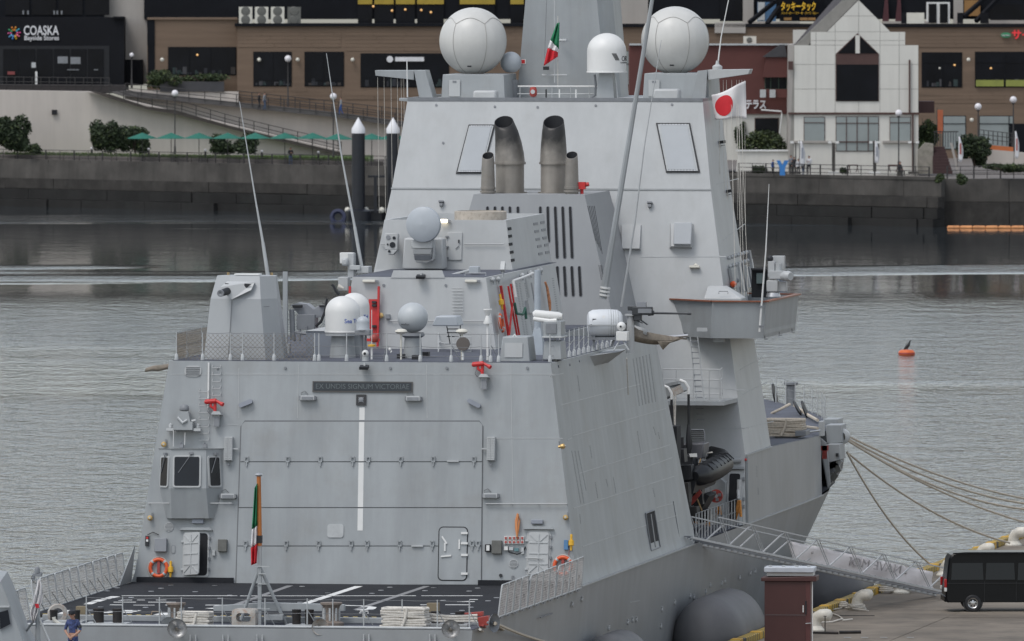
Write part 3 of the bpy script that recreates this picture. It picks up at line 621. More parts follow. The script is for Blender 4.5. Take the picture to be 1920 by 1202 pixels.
# fire monitors
def monitor(x, y):
    M = FW.M(x, y, .25); k = MB(); k.cyl((-.3, .04, 0), (.1, .08, .05), .09, n=10); k.cyl((-.34, .03, 0), (-.28, .04, 0), .05, n=8); k.cyl((.1, .08, .05), (.36, -.06, .18), .055, n=8); k.cyl((.3, -.03, .16), (.38, -.07, .2), .075, n=8); k.cyl((.05, -.3, 0), (.05, .05, 0), .06, n=8); k.tube([(-.1, .05, 0), (-.1, -.12, .02), (.02, -.2, 0)], .05, 8)
    o = k.build('fire_monitor', RED, ship, M); k = MB(); k.prism([(-.08, -.42), (.3, -.42), (.22, -.3), (0, -.3)], -.25, .1); k.box((.11, -.62, -.1), (.22, .4, .08)); k.build('monitor_bracket', FITL, o, M)
    k = MB(); k.prism([(.02, -.85), (.22, -.85), (.2, -.48), (.03, -.48)], -.04, .0); k.build('monitor_stowage', FIT, o, M); k = MB(); k.tube([(-.15, -.05, 0), (-.2, -.3, .05), (-.12, -.4, .05), (.0, -.35, 0)], .02, 5); k.build('hose', WIRE, o, M)
monitor(403, 757); monitor(904, 687)
# signal lights bracket above the control cabin
M = FW.M(348, 790, .0); k = MB(); k.box((0, -.2, .25), (.7, .3, .5)); k.prism([(-.26, -.05), (.26, -.05), (.18, .32), (-.18, .32)], .1, .5); br = k.build('approach_light_stand', PAINT, ship, M)
k = MB(); k.lathe([(.16, 0), (.18, .05), (.16, .16), (.1, .22), (.001, .24)], 14, T(0, .36, .3) @ RX(-90)); k.build('approach_light', FIT, br, M)
for x in (-.5, .5): k = MB(); k.box((x, -.33, .25), (.26, .1, .34)); k.lathe([(.07, 0), (.07, .12), (.001, .18)], 10, T(x, -.26, .25) @ RX(-90)); k.build('position_light', FITL, br, M)
k = MB(); k.tube([(-.2, .1, .52), (0, -.1, .55), (.15, .0, .52)], .05, 6); k.cyl((.3, -.02, .4), (.45, .0, .4), .05, n=8); k.build('light_fitting', FITL, br, M)
k = MB(); k.cyl((-.35, -.95, .45), (-.35, -.3, .45), .012, n=5); k.cyl((.07, -.9, .45), (.07, -.45, .45), .012, n=5); k.build('rod', WHITE, br, M)
# flight control cabin: faceted bay standing out of the face
Mc = FW.M(357, 905, 0)
def cq(x, y, z): a = FW.loc(Mc, x, y); return Vector((a[0], a[1], z))
# outline: wider at the window band, tapering down into the wall
topL, topR, botL, botR = (299, 841), (418, 841), (312, 973), (402, 973)
ring_t = [cq(299, 843, .0), cq(326, 846, .6), cq(392, 846, .6), cq(418, 843, .0)]
ring_m = [cq(299, 915, .0), cq(326, 918, .6), cq(392, 918, .6), cq(418, 915, .0)]
ring_b = [cq(312, 972, .0), cq(324, 973, .28), cq(394, 973, .28), cq(402, 972, .0)]
k = MB(); back = lambda g: [p for p in g] + [Vector((p.x, p.y, -.05)) for p in (g[3], g[0])]
k.loft([back(ring_b), back(ring_m), back(ring_t)]); cabin = k.build('flight_control_cabin', PAINT, ship, Mc, ang=8)
k = MB(); k.loft([back([p + Vector((0, .0, 0)) for p in ring_t]), back([p + Vector((0, .045, 0)) + (Vector((0, 0, .06)) if p.z > 0 else Vector((-.05 if i == 0 else .05, 0, 0))) for i, p in enumerate(ring_t)])]); k.build('cabin_roof', PAINT2, cabin, Mc)
def winq(a, b_, c, d, frac, name):      # window on facet a,b (bottom) c,d (top)
    u0, u1, v0, v1 = frac
    def pt(u, v): return (a + (b_ - a) * u) * (1 - v) + (d + (c - d) * u) * v
    o = pt((u0 + u1) / 2, (v0 + v1) / 2); ux = (b_ - a).normalized(); n = ux.cross(d - a).normalized(); vy = n.cross(ux)
    Ml = Mc @ (Matrix.Translation(o) @ Matrix((ux, vy, n)).transposed().to_4x4()); w = (pt(u1, .5) - pt(u0, .5)).length; h_ = (pt(.5, v1) - pt(.5, v0)).length
    k = MB(); k.prism(rrect(w, h_, .09), 0, .05); fr = k.build('window', PAINT2, cabin, Ml); k = MB(); k.prism(rrect(w - .12, h_ - .12, .06), .051, .056); k.build('pane', GLASS, fr, Ml)
    k = MB(); k.bar((w * .15, h_ * .52, .1), (-w * .3, -.05, .07), .018); k.build('wiper', FIT, fr, Ml); k = MB(); k.box((w * .15, h_ * .56, .08), (.14, .08, .1)); k.build('wiper_motor', FIT, fr, Ml); return fr
winq(ring_m[1], ring_m[2], ring_t[2], ring_t[1], (.06, .86, .02, .86), 'w'); winq(ring_m[0], ring_m[1], ring_t[1], ring_t[0], (.14, .86, .02, .84), 'w'); winq(ring_m[2], ring_m[3], ring_t[3], ring_t[2], (.10, .84, .02, .84), 'w')
for x in (343, 387): k = MB(); k.box((0, 0, .3), (.16, .12, .16)); k.tube([(-.06, .05, .3), (0, .14, .3), (.06, .05, .3)], .03, 6); k.build('cabin_lamp', FIT, cabin, FW.M(x, 838, 0))
pbar(FW, 281, 945, 437, 945, .022, 'grab_rail', PAINT2, off=.32); 
for x in (281, 437): k = MB(); k.cyl((0, 0, 0), (0, 0, .32), .02, n=6); k.build('rail_stay', PAINT2, ship, FW.M(x, 945, 0))
pbar(FW, 912, 945, 1063, 945, .022, 'grab_rail', PAINT2, off=.12)
for x in (912, 960, 1010, 1063): k = MB(); k.cyl((0, 0, 0), (0, 0, .12), .018, n=6); k.build('rail_stay', PAINT2, ship, FW.M(x, 945, 0))
# striped glide-path panels
for x0, x1 in ((422, 438), (914, 930)):
    M, w_, h_ = onface(FW, x0, 820, x1, 864, .12); k = MB(); k.box((0, 0, .0), (w_, h_, .2)); o = k.build('indicator_panel', FITL, ship, M)
    for i in range(14):
        for sx in (-.25, .25): k = MB(); k.box((sx * w_, (i - 6.5) * h_ / 14.2, .11), (w_ * .42, h_ / 24, .03)); k.build('panel_louvre', PAINT2, o, M)
    k = MB(); k.cyl((0, -h_ / 2, 0), (0, -h_ / 2 - .12, 0), .015, n=5); k.box((0, -h_ / 2 - .15, 0), (.07, .07, .07)); k.build('cable_end', FIT, o, M); sx = 1 if x0 < 600 else -1
    k = MB(); k.box((sx * (w_ / 2 + .1), -.0, .0), (.2, .05, .06)); k.build('panel_arm', FITL, o, M)
# brass lamps
def brass_lamp(P, x, y):
    M = P.M(x, y, 0); k = MB(); k.lathe([(.05, 0), (.05, .08), (.09, .1), (.10, .2), (.06, .24), (.001, .25)], 12); o = k.build('brass_lamp', BRASS, ship, M); k = MB(); k.cyl((0, 0, .24), (0, 0, .27), .035, n=8); k.build('lamp_glass', FITL, o, M); k = MB(); k.box((.05, .12, .05), (.05, .16, .05)); k.build('lamp_box', FIT, o, M)
for x, y in ((309, 834), (283, 972), (1062, 971)): brass_lamp(FW, x, y)
# doors
def wdoor(x0, y0, x1, y1, open_=False, rot=0):
    M, w, h_ = onface(FW, x0, y0, x1, y1, 0); k = MB(); k.prism(rrect(w + .12, h_ + .12, .14), 0, .03); d = k.build('watertight_door', PAINT2, ship, M)
    if open_: k = MB(); k.prism(rrect(w, h_, .12), .031, .034); k.build('doorway', DARK, d, M)
    Ml = M @ T(-w / 2, 0, .04) @ RY(rot) @ T(w / 2, 0, 0); k = MB(); k.prism(rrect(w, h_, .1), 0, .05); lf = k.build('door_leaf', PAINT2, d, Ml, bevel=.012)
    for i in (-1, 0, 1): k = MB(); k.box((0, i * h_ * .25, .06), (w * .9, .035, .03)); k.build('stiffener', FITL, d, Ml)
    k = MB(); k.box((0, 0, .062), (.035, h_ * .9, .03)); k.build('stiffener', FITL, d, Ml)
    for sx, sy, a in ((-1, 1, 1), (1, 1, -1), (-1, -1, -1), (1, -1, 1)): k = MB(); k.bar((sx * w * .42, sy * h_ * .44, .06), (sx * .05, sy * h_ * .28, .06), .03); k.build('stiffener', FITL, d, Ml)
    for sy in (-.36, .3): k = MB(); k.box((-w / 2 - .04, sy * h_, .05), (.14, .07, .08)); k.build('hinge', FITL, d, M)
    for sy in (-.35, -.1, .15, .38): k = MB(); k.box((w / 2 + .07, sy * h_, .04), (.06, .1, .1)); k.build('dog', FIT, d, M)
    k = MB(); k.prism([(-w / 2 - .18, h_ / 2 + .1), (w / 2 + .18, h_ / 2 + .1), (w / 2 + .08, h_ / 2 + .2), (-w / 2 - .08, h_ / 2 + .2)], 0, .14); k.build('rain_hood', PAINT, d, M); return d
wdoor(345, 1000, 390, 1079, True, -38); d2 = wdoor(990, 998, 1030, 1078)
pbar(FW, 986, 1046, 1019, 1048, .02, 'door_bar', FITL, off=.15)
# boxes, breakers, cable reels
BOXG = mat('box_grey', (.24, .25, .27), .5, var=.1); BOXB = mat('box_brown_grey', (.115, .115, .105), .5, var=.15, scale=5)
pbox(FW, 291, 1010, 314, 1035, .2, 'equipment_box', BOXG, bevel=.015); pbox(FW, 410, 1012, 427, 1035, .2, 'equipment_box', BOXB, bevel=.015); pbox(FW, 399, 1032, 404, 1042, .1, 'socket', FITL)
pbox(FW, 923, 1014, 942, 1039, .2, 'equipment_box', BOXB, bevel=.015); c = pbox(FW, 910, 1021, 921, 1035, .14, 'telephone_box', BLACK, bevel=.02); pbox(FW, 913, 1023, 919, 1033, .01, 'dial', WHITE, c, .14)
pbox(FW, 946, 1025, 953, 1032, .1, 'socket', WHITE); pbox(FW, 955, 1026, 963, 1032, .1, 'socket', FITL); pbox(FW, 978, 1027, 983, 1039, .1, 'socket', FITL); pbox(FW, 965, 1028, 973, 1034, .1, 'valve', mat('teal_valve', (.1, .2, .22), .5))
pbox(FW, 273, 1005, 280, 1024, .1, 'signal_unit', BLACK); pbox(FW, 275, 1007, 279, 1011, .02, 'red_lamp', RED, None, .1); pbox(FW, 275, 1012, 279, 1016, .02, 'white_lamp', WHITE, None, .1)
pbox(FW, 321, 1022, 329, 1038, .015, 'stencil_frame', FIT, r=.06); pbox(FW, 322, 1023.2, 328, 1036.8, .02, 'stencil_face', PAINT, r=.05)
for i in range(5):
    for j in range(2):
        b_ = pbox(FW, 946 + i * 7.7, 1006 + j * 7.6, 952.4 + i * 7.7, 1012.6 + j * 7.6, .1, 'plug_socket', WHITE); pbox(FW, 947.3 + i * 7.7, 1007.2 + j * 7.6, 951.2 + i * 7.7, 1011.4 + j * 7.6, .03, 'plug_cap', DRED, b_, .1)
cab = tag(MB().tube([(0, .55, .1), (-.06, .3, .12), (-.05, 0, .14), (0, -.4, .12), (.04, 0, .14), (.07, .3, .12), (.02, .54, .1), (-.02, .2, .16), (.0, -.3, .15)], .035, 6).build('cable_hank', mat('orange_cable', (.55, .22, .08), .6), None, FW.M(971, 992, 0)), 'orange cable hank hanging above the red socket bank', 'cable')
k = MB(); k.tube([(-.05, .1, .04), (0, -.1, .08), (.3, -.18, .1), (.5, -.1, .08), (.6, .1, .05)], .025, 6); k.build('loose_cable', BLACK, ship, FW.M(955, 1030, 0))
k = MB(); k.tube([(0, .02, .05), (.2, .12, .06), (.42, .02, .05)], .015, 5); k.build('loose_cable', BLACK, ship, FW.M(277, 1004, 0))
# life rings and yellow light floats
def lifebuoy(M, label, tilt=0, D_=.74):
    root = thing('lifebuoy', label, 'lifebuoy', M, 'orange life rings'); k = MB(); r = D_ / 2 - .065
    k.tube([(r * math.cos(R(a)), r * math.sin(R(a)), .06) for a in range(0, 360, 12)], .065, 8, closed=True); k.build('ring', ORANGE, root, M)
    for a in (45, 135, 225, 315):
        k = MB(); c, s_ = math.cos(R(a)), math.sin(R(a)); k.tube([(r * math.cos(R(a + d)), r * math.sin(R(a + d)), .06) for d in (-7, 0, 7)], .069, 8); k.build('reflective_band', FITL, root, M)
    k = MB(); k.tube([((r + .09) * math.cos(R(a)), (r + .09) * math.sin(R(a)) - (.03 if a % 90 == 45 else 0), .05) for a in range(0, 360, 15)], .012, 4, closed=True); k.build('grab_line', ROPEW, root, M)
    k = MB(); k.box((0, .05, .04), (.1, .5, .06)); k.build('hanger', DRED, root, M); return root
lifebuoy(FW.M(298, 1065, .02), 'orange life ring on the left wall beside the open hangar-side door')
lifebuoy(FW.M(1056, 1061, .02), 'orange life ring on the right wall half hidden by the deck net frames')
def lightfloat(M, label):
    k = MB(); k.lathe([(.001, -.3), (.03, -.28), (.05, -.12), (.1, -.1), (.1, .08), (.045, .1), (.045, .3), (.001, .31)], 12, RX(-90)); o = k.build('light_float', YELLOW, None, M @ T(0, 0, .12)); tag(o, label, 'light float', 'yellow light floats'); return o
lightfloat(FW.M(321, 1068, 0), 'yellow marker light beside the left life ring'); lightfloat(FW.M(1072, 1018, 0), 'yellow marker light above the right life ring')
pbox(FW, 1058, 1013, 1066, 1031, .12, 'signal_unit', mat('blue_unit', (.08, .2, .38), .5)); pbar(FW, 1068, 1030, 1066, 1048, .01, 'lanyard', DRED)
k = MB(); k.cyl((0, 0, 0), (0, 0, .06), .06, n=12); k.build('drain_pipe', BLACK, ship, FW.M(939, 1079, 0)); k = MB(); k.tube([(.04 * math.cos(R(a)), .07 * math.sin(R(a)), .04) for a in range(0, 360, 30)], .012, 5, closed=True); k.build('deck_ring', FIT, ship, FW.M(962, 1083, 0))
# black lamps over the roof edge
for P, x, y in ((FW, 685, 690), (TAP, 791, 520)):
    M = P.M(x, y, 0); k = MB(); k.box((0, 0, .25), (.32, .1, .3), RX(20).to_3x3()); o = k.build('roof_floodlight', BLACK, ship, M); k = MB(); k.box((0, .1, .1), (.06, .12, .24)); k.build('bracket', FITL, o, M)
# ---- hangar starboard side: weld seams, vent ladders, opening
def seam(P, pts, parent=None, w=.035):
    M = P.M(*pts[0], .0); q = [Vector((*P.loc(M, *p), .004)) for p in pts]; k = MB()
    for a, c in zip(q, q[1:]): k.bar(a, c, w, .012, up=(0, 0, 1))
    return k.build('weld_seam', SEAM, parent or ship, M)
S = HSP
for pts in ([(1050, 760), (1200, 720)], [(1074, 817), (1248, 766)], [(1064, 825), (1072, 821)], [(1085, 888), (1256, 834)], [(1075, 953), (1264, 893)], [(1092, 1025), (1214, 984)], [(1205, 878), (1260, 858)], [(1232, 978), (1270, 966)], [(1030, 706), (1056, 700)], [(1230, 952), (1262, 944)]): seam(S, pts)
def ventrow(P, xa, ya, xb, yb, n, wpx, parent=None, m=FIT):
    M = P.M((xa + xb) / 2, (ya + yb) / 2, 0); k = MB()
    for i in range(n):
        t = (i + .5) / n; a = P.loc(M, xa + (xb - xa) * t, ya + (yb - ya) * t); k.box((a[0], a[1], .006), (wpx, .022, .012))
    return stuff(k.build('vent_slits', m, parent or ship, M))
for a in ((1083, 704, 1087, 734, 12), (1072, 845, 1089, 944, 40), (1078, 845, 1095, 944, 40), (1084, 845, 1099, 920, 30), (1106, 835, 1110, 860, 9), (1116, 904, 1121, 934, 11), (1136, 898, 1140, 912, 6), (1150, 895, 1155, 925, 12), (1195, 808, 1202, 851, 17), (1225, 800, 1230, 816, 7), (1234, 810, 1237, 823, 5), (1224, 915, 1228, 932, 6), (1087, 964, 1089, 982, 7)): ventrow(S, *a, .14)
for i in range(6): ventrow(S, 1187 + i * 6.1, 672 - i * 1.6, 1199 + i * 6.1, 761 - i * 1.6, 38, .34 if i in (2, 3) else .2)
op = [(1209, 963), (1225, 957), (1236, 1026), (1219, 1033)]; M = S.M(1222, 995, .004); k = MB(); k.prism([S.loc(M, *p) for p in op], 0, .01); wo = k.build('side_opening', DARK, ship, M)
k = MB(); pp = [Vector((*S.loc(M, *p), .03)) for p in op]; k.tube(pp, .03, 6, closed=True); k.build('opening_rim', FIT, wo, M); k = MB(); a, c = S.loc(M, 1219, 964), S.loc(M, 1228, 1026); k.bar((*a, .02), (*c, .02), .2, .03, up=(0, 0, 1)); k.build('inner_post', FIT, wo, M)
for pts in ([(1262, 940), (1274, 1012)], ): M = S.M(*pts[0], .0); k = MB(); k.bar((*S.loc(M, *pts[0]), .01), (*S.loc(M, *pts[1]), .01), .05, .02); k.build('side_slot', GAP, ship, M)
for x, y in ((1047, 687), (1068, 684), (1086, 677), (1110, 668), (1130, 664)): k = MB(); k.cyl((0, 0, 0), (0, 0, .03), .05, n=8); k.build('scupper', FIT, ship, S.M(x, y, 0))
brass_lamp(S, 1047, 838)
for pts in ([(330, 797), (447, 797)], [(910, 822), (1055, 822)], [(448, 690), (448, 784)], [(958, 684), (962, 940)], [(560, 684), (558, 784)], [(800, 684), (801, 784)], [(318, 702), (1040, 702)]): seam(FW, pts, None, .018).data.materials[0] = PAINT2
# hull: knuckle rubbing bar, small outlets
for a, c in (((8.27, .3, 6.0), (8.31, 28.4, 6.0)), ((8.30, 43.4, 6.0), (hb(60) + .02, 60, 6.0)), ((hb(60) + .02, 60, 6.0), (hb(66) + .02, 66, 6.0))):
    k = MB(); k.bar(a, c, .07, .05); k.build('knuckle_bar', SEAM, ship)
HUP = Pl((hb3(10), 10, 3), (0, 1, 0), (hb(10), 10, 6))
for x, y in ((1090, 1124), (1072, 1134), (1140, 1178), (1176, 1167), (1185, 1163), (1192, 1162), (1240, 1143), (1238, 1175), (1293, 1118), (1330, 1098), (1322, 1110), (1352, 1095), (1358, 1090), (1386, 1084), (1406, 1076), (1415, 1072), (1433, 1065), (1300, 1120), (1264, 1130)):
    k = MB(); k.lathe([(.10, 0), (.08, .05), (.04, .06), (.035, .0)], 8); k.box((0, .1, .02), (.2, .03, .05)); k.build('outlet', PAINT2, ship, HUP.M(x, y, .01))
M = HUP.M(1023, 1153, .0); k = MB(); a, c = HUP.loc(M, 1012, 1158), HUP.loc(M, 1034, 1150); k.bar((*a, .03), (*c, .03), .04, .05); k.build('hull_bar', FIT, ship, M)
for pts in ([(1180, 1130), (1200, 1126)], [(1300, 1050), (1315, 1045)]): seam(HUP, pts)
# ================================================================ warship: equipment on the hangar roof and deckhouses
Z14 = 14.02
def rp(px, py, z=Z14): return W(px, py, Z=z)             # point on the roof deck under a photo pixel
def stanchion(base, h, parent=None, foot=True, brace=None, m=FITL):
    M = T(*base)
    k = MB(); k.cyl((0, 0, 0), (0, 0, h), .026, .02, 6)
    if foot: k.lathe([(.075, 0), (.075, .05), (.06, .2), (.026, .24)], 8)
    if brace: k.cyl((0, 0, h * .62), brace, .016, n=5)
    return k.build('stanchion', m, parent or ship, M)
def wire(pts, r=.009, name='rail_wire', m=WIRE, parent=None, n=4): k = MB(); k.tube(pts, r, n); return k.build(name, m, parent or ship)
def sag(a, b_, d, n=8): return [a.lerp(b_, i / n) - HU * d * 4 * (i / n) * (1 - i / n) for i in range(n + 1)]
def sbx(P, x, y, w, h_, d, name, m, parent=None, off=0.0): return MB().box((0, 0, d / 2), (w, h_, d)).build(name, m, parent or ship, P.M(x, y, off))
# ---- stern-edge rail of the roof
EY = 1.35
prev = None
for x in (590, 598, 650, 725, 788, 846, 902, 920, 935):
    b_ = W(x, 679, Y=EY); b_.z = Z14; br = Vector((random.choice((-1, 1)) * .25, .7, 0)) if x in (590, 725, 846, 920) else None
    stanchion(b_, 1.0, brace=br)
    if prev:
        for hz_, d in ((1.0, .01), (.55, .04), (.2, .02)): wire(sag(prev + HU * hz_, b_ + HU * hz_, d))
    prev = b_
# rail with net round the gun, port corner
posts = [W(x, 679, Y=EY) for x in (331, 380, 432, 455, 514, 590)]; posts = [Vector((max(p.x, -6.95), p.y, Z14)) for p in posts]
for p in posts[:-1]: stanchion(p, 1.0)
port = [Vector((-6.92, y, Z14)) for y in (4, 7, 10, 14, 18, 22)]
for p in port: stanchion(p, 1.0)
def netting(a, c, h, name='rail_net', m=NET, pitch=.16, z0=.02):
    k = MB(); L_ = (c - a).length; n = max(2, int(L_ / pitch)); nz = max(2, int(h / (pitch * .5)))
    for sgn in (1, -1):
        for i in range(-nz, n + 1):
            u0, u1 = i, i + nz * .5
            if sgn < 0: u0, u1 = u1, u0
            z_0, z_1 = 0.0, 1.0
            ua, ub = u0, u1
            # clip to the panel
            pts = []
            for t in (0, 1):
                u = ua + (ub - ua) * t; pts.append([u, t])
            (ux, tz), (vx, sz) = pts
            if max(ux, vx) <= 0 or min(ux, vx) >= n: continue
            def cl(u, t):
                u2 = min(max(u, 0), n); return u2, (u2 - ua) / (ub - ua)
            A, B = cl(*pts[0]), cl(*pts[1]); p = a.lerp(c, A[0] / n) + HU * (z0 + A[1] * h); q = a.lerp(c, B[0] / n) + HU * (z0 + B[1] * h)
            if (q - p).length > .02: k.bar(p, q, .011)
    return k.build(name, m, ship)
allp = list(reversed(port[:4])) + posts
for a, c in zip(allp, allp[1:]):
    if a.y < 8 or c.y < 8: netting(a, c, .92)
    for hz_ in (1.0, .5, .1): wire(sag(a + HU * hz_, c + HU * hz_, .03))
# folded brown net hanging over the port edge
k = MB(); a = rp(380, 676); rows = []
for i in range(9):
    t = i / 8; p = W(274 + 106 * t, 691 - 17 * t, Y=2.2 + 1.4 * t); w = .05 + .12 * t
    rows.append([p + Vector((0, -.25, -w + .03 * math.sin(i * 2.3))), p + Vector((0, 0, w * .4 + .04 * math.sin(i * 1.7))), p + Vector((0, .4, w * .5)), p + Vector((0, .8, -.02))])
k.grid(rows); o = k.build('folded_net', NET, ship); sm = o.modifiers.new('t', 'SOLIDIFY'); sm.thickness = .08
# ---- gun turret
gb = rp(451, 674); gb = Vector((gb.x, gb.y + 1.0, Z14)); sg = ppm(gb); Mg = T(*gb)
def gx(px): return (px - 451) / sg
def gz(py): return (676 - py) / sg
k = MB(); GF = mat('turret_paint', (.345, .36, .37), .5, var=.04, scale=.8, streak=.05)
base = [(gx(380), -.9), (gx(434), -1.5), (gx(500), -1.15), (gx(526), -.2), (gx(520), 1.3), (gx(470), 2.0), (gx(400), 1.9), (gx(379), .6)]
sh = [(gx(390), -.55), (gx(437), -1.05), (gx(488), -.85), (gx(513), -.1), (gx(508), 1.0), (gx(470), 1.5), (gx(410), 1.45), (gx(389), .5)]
top = [(gx(398), -.1), (gx(424), -.42), (gx(482), -.42), (gx(509), -.05), (gx(503), .9), (gx(470), 1.2), (gx(415), 1.2), (gx(397), .5)]
k.loft([[Vector((x, y, 0)) for x, y in base], [Vector((x, y, gz(563))) for x, y in sh], [Vector((x, y, gz(521))) for x, y in top]]); gun = k.build('gun_turret', GF, ship, Mg, ang=8)
k = MB(); A = Vector((gx(418), -1.35, gz(548))); B = Vector((gx(437), -1.25, gz(563))); C = Vector((gx(471), -.95, gz(546))); D_ = Vector((gx(476), -.75, gz(531))); E = Vector((gx(424), -.8, gz(530))); F_ = Vector((gx(450), -.5, gz(556)))
A2 = Vector((gx(416), -1.3, gz(540)))
k.add([A, B, C, D_, E, A2, Vector((gx(440), -.2, gz(545))), Vector((gx(470), -.2, gz(535)))], [(0, 1, 2, 3, 4, 5), (1, 6, 7, 2), (2, 7, 3), (0, 6, 1), (3, 7, 6, 4), (4, 6, 0, 5)]); k.build('gun_mask', mat('mask_white', (.47, .48, .48), .45, var=.04), gun, Mg, ang=5)
k = MB(); a = Vector((gx(428), -1.2, gz(548))); c = Vector((gx(421), -1.75, gz(551))); k.cyl(a, c, .14, .12, 14); br_ = k.build('barrel_sleeve', BLACK, gun, Mg); k = MB(); k.lathe([(.08, 0), (.13, 0), (.13, .06), (.08, .06), (.03, .03), (.001, .0)], 14, Matrix.Translation(c) @ (c - a).to_track_quat('Z', 'Y').to_matrix().to_4x4()); k.build('muzzle', FIT, br_, Mg)
for x0, x1, yy in ((421, 429, 537), (457, 471, 538)): k = MB(); k.prism([(gx(x0), gz(yy + 4)), (gx(x0 + 5), gz(yy + 4)), (gx(x1), gz(yy - 3)), (gx(x0 + 1), gz(yy - 4))], 0, .02, T(0, -1.02 if x0 < 440 else -.92, 0) @ RX(90)); k.build('sight_port', BLACK, gun, Mg)
k = MB()
for q in ([(430, 519), (480, 519)], ): k.bar((gx(430), .2, gz(518.5)), (gx(478), .2, gz(518.5)), .5, .05)
k.build('turret_hatch', WHITE, gun, Mg)
for x in (417, 500): k = MB(); k.tube([(gx(x), .0, gz(520)), (gx(x), 0, gz(515)), (gx(x) + .05, 0, gz(515)), (gx(x) + .05, 0, gz(520))], .015, 5); k.build('lifting_eye', BRASS, gun, Mg)
for pts in ([(393, 577), (407, 577), (404, 640)], [(481, 640), (483, 577), (504, 577)]):
    k = MB(); q = [Vector((gx(x), (-.62 if x < 430 else -.78) - .28 * (y - 577) / 63 - (x - 393) * .0, gz(y))) for x, y in pts]; k.tube(q, .012, 4); k.build('panel_line', GAP, gun, Mg)
k = MB(); k.bar((gx(435.5), -1.08, gz(565)), (gx(432.5), -1.52, gz(672)), .02); k.build('panel_line', GAP, gun, Mg)
# ---- tall pole and whips
b_ = rp(535, 662); k = MB(); k.box(b_ + HU * 1.5, (.16, .16, 3.0)); k.box(b_ + HU * .1, (.36, .36, .5)); k.build('grey_post', PAINT, ship)
def whip(pts, r0, r1, Y0, Y1, name='whip_antenna', m=FITL):
    q = []; n = len(pts)
    for i, (x, y) in enumerate(pts): q.append(W(x, y, Y=Y0 + (Y1 - Y0) * i / max(1, n - 1)))
    k = MB(); k.tube(q, [r0 + (r1 - r0) * i / max(1, n - 1) for i in range(n)], 7); return k.build(name, m, ship)
whip([(503, 522), (493, 455)], .075, .06, 6, 6); whip([(493, 455), (480, 380), (449, 190)], .05, .012, 6, 6); whip([(678, 500), (665, 425)], .07, .06, 18, 18); whip([(665, 425), (640, 290), (612, 100)], .05, .012, 18, 18)
big = whip([(1130, 560), (1150, 440), (1226, -20)], .16, .075, 30, 30, 'mast_pole', PAINT); k = MB(); p = W(1130, 560, Y=30)
for i in range(3): k.cyl(p + Vector((.06 + i * .02, 0, .1 + i * .14)), p + Vector((.07 + i * .02, 0, .17 + i * .14)), .2, n=12)
k.build('pole_collars', WHITE, big)
whip([(1165, 575), (1190, 420), (1208, 275), (1240, 75)], .05, .012, 31, 31); whip([(1424, 622), (1436, 470), (1442, 345)], .045, .01, 42.4, 42.4, m=WHITE)
for t in (575, 612): k = MB(); p = W(1428, t, Y=42.4); k.box(p, (.2, .12, .08)); k.build('whip_clamp', FIT, ship)
whip([(1345, 128), (1352, 70), (1366, 0), (1372, -40)], .03, .012, 49.3, 49.3, m=WHITE); whip([(764, 182), (763, 115)], .03, .02, 48, 48, m=WHITE)
k = MB(); p = W(1345, 130, Y=49.3); k.lathe([(.2, 0), (.2, .12), (.08, .2), (.05, .35)], 12, T(*p)); k.build('whip_base', PAINT2, ship)
# ---- launcher and fittings port side, behind the domes
LY = 8.5
def yb(x0, y0, x1, y1, Y, dY, name, m, parent=None, bevel=.015, taper=0): return roofbox(x0, y0, x1, y1, Y, dY, name, m, parent, taper, bevel)
la = yb(556, 590, 590, 618, LY, .8, 'launcher_box', FIT)
slab([(545, 572), (557, 568), (575, 570), (588, 580), (598, 573), (614, 573), (612, 592), (585, 598), (560, 590)], LY + .2, .7, 'launcher_cradle', BOXG, la)
yb(548, 572, 566, 577, LY - .05, .2, 'launcher_grip', BLACK, la); yb(598, 572, 611, 575, LY + .1, .1, 'launcher_slot', BLACK, la)
k = MB(); p0 = W(547, 580, Y=LY); p1 = W(549, 638, Y=LY); k.cyl(p0, p1, .1, n=8); p0 = W(562, 618, Y=LY); p1 = W(562, 640, Y=LY); k.cyl(p0, p1, .05, n=8); k.cyl(W(545, 622, Y=LY), W(578, 626, Y=LY), .06, n=8); k.cyl(W(551, 615, Y=LY), W(553, 640, Y=LY), .04, n=6); k.cyl(W(575, 612, Y=LY), W(577, 640, Y=LY), .04, n=6); k.build('launcher_frame', FIT, la)
k = MB(); k.tube([W(x, y, Y=LY - .1) for x, y in ((613, 560), (609, 585), (602, 603), (592, 612))], .05, 6); k.build('launcher_hose', BLACK, la)
k = MB(); q = rp(575, 655); a, c = W(574, 655, Y=5.5), W(643, 618, Y=5.5)
k.loft([[Vector((a.x, 5.5, Z14)), Vector((c.x, 5.5, Z14)), Vector((c.x, 8, Z14)), Vector((a.x, 8, Z14))], [Vector((a.x, 5.5, c.z - .06)), Vector((c.x, 5.5, c.z - .06)), Vector((c.x, 8, c.z - .06)), Vector((a.x, 8, c.z - .06))]]); k.build('blue_grey_locker', mat('blue_grey_paint', (.26, .285, .33), .5, var=.06), ship)
k = MB(); k.loft([[Vector((a.x - .05, 5.45, c.z - .058)), Vector((c.x + .1, 5.45, c.z - .058)), Vector((c.x + .1, 8, c.z - .058)), Vector((a.x - .05, 8, c.z - .058))], [Vector((a.x + .9, 6.0, c.z + .12)), Vector((c.x, 6.0, c.z + .12)), Vector((c.x, 8, c.z + .12)), Vector((a.x + .9, 8, c.z + .12))]]); k.build('locker_lid', PAINT2, ship)
k = MB(); k.tube([W(x, y, Y=9) for x, y in ((636, 553), (629, 545), (626, 537), (622, 534))], .05, 6); k.build('gun_barrel', BLACK, ship)
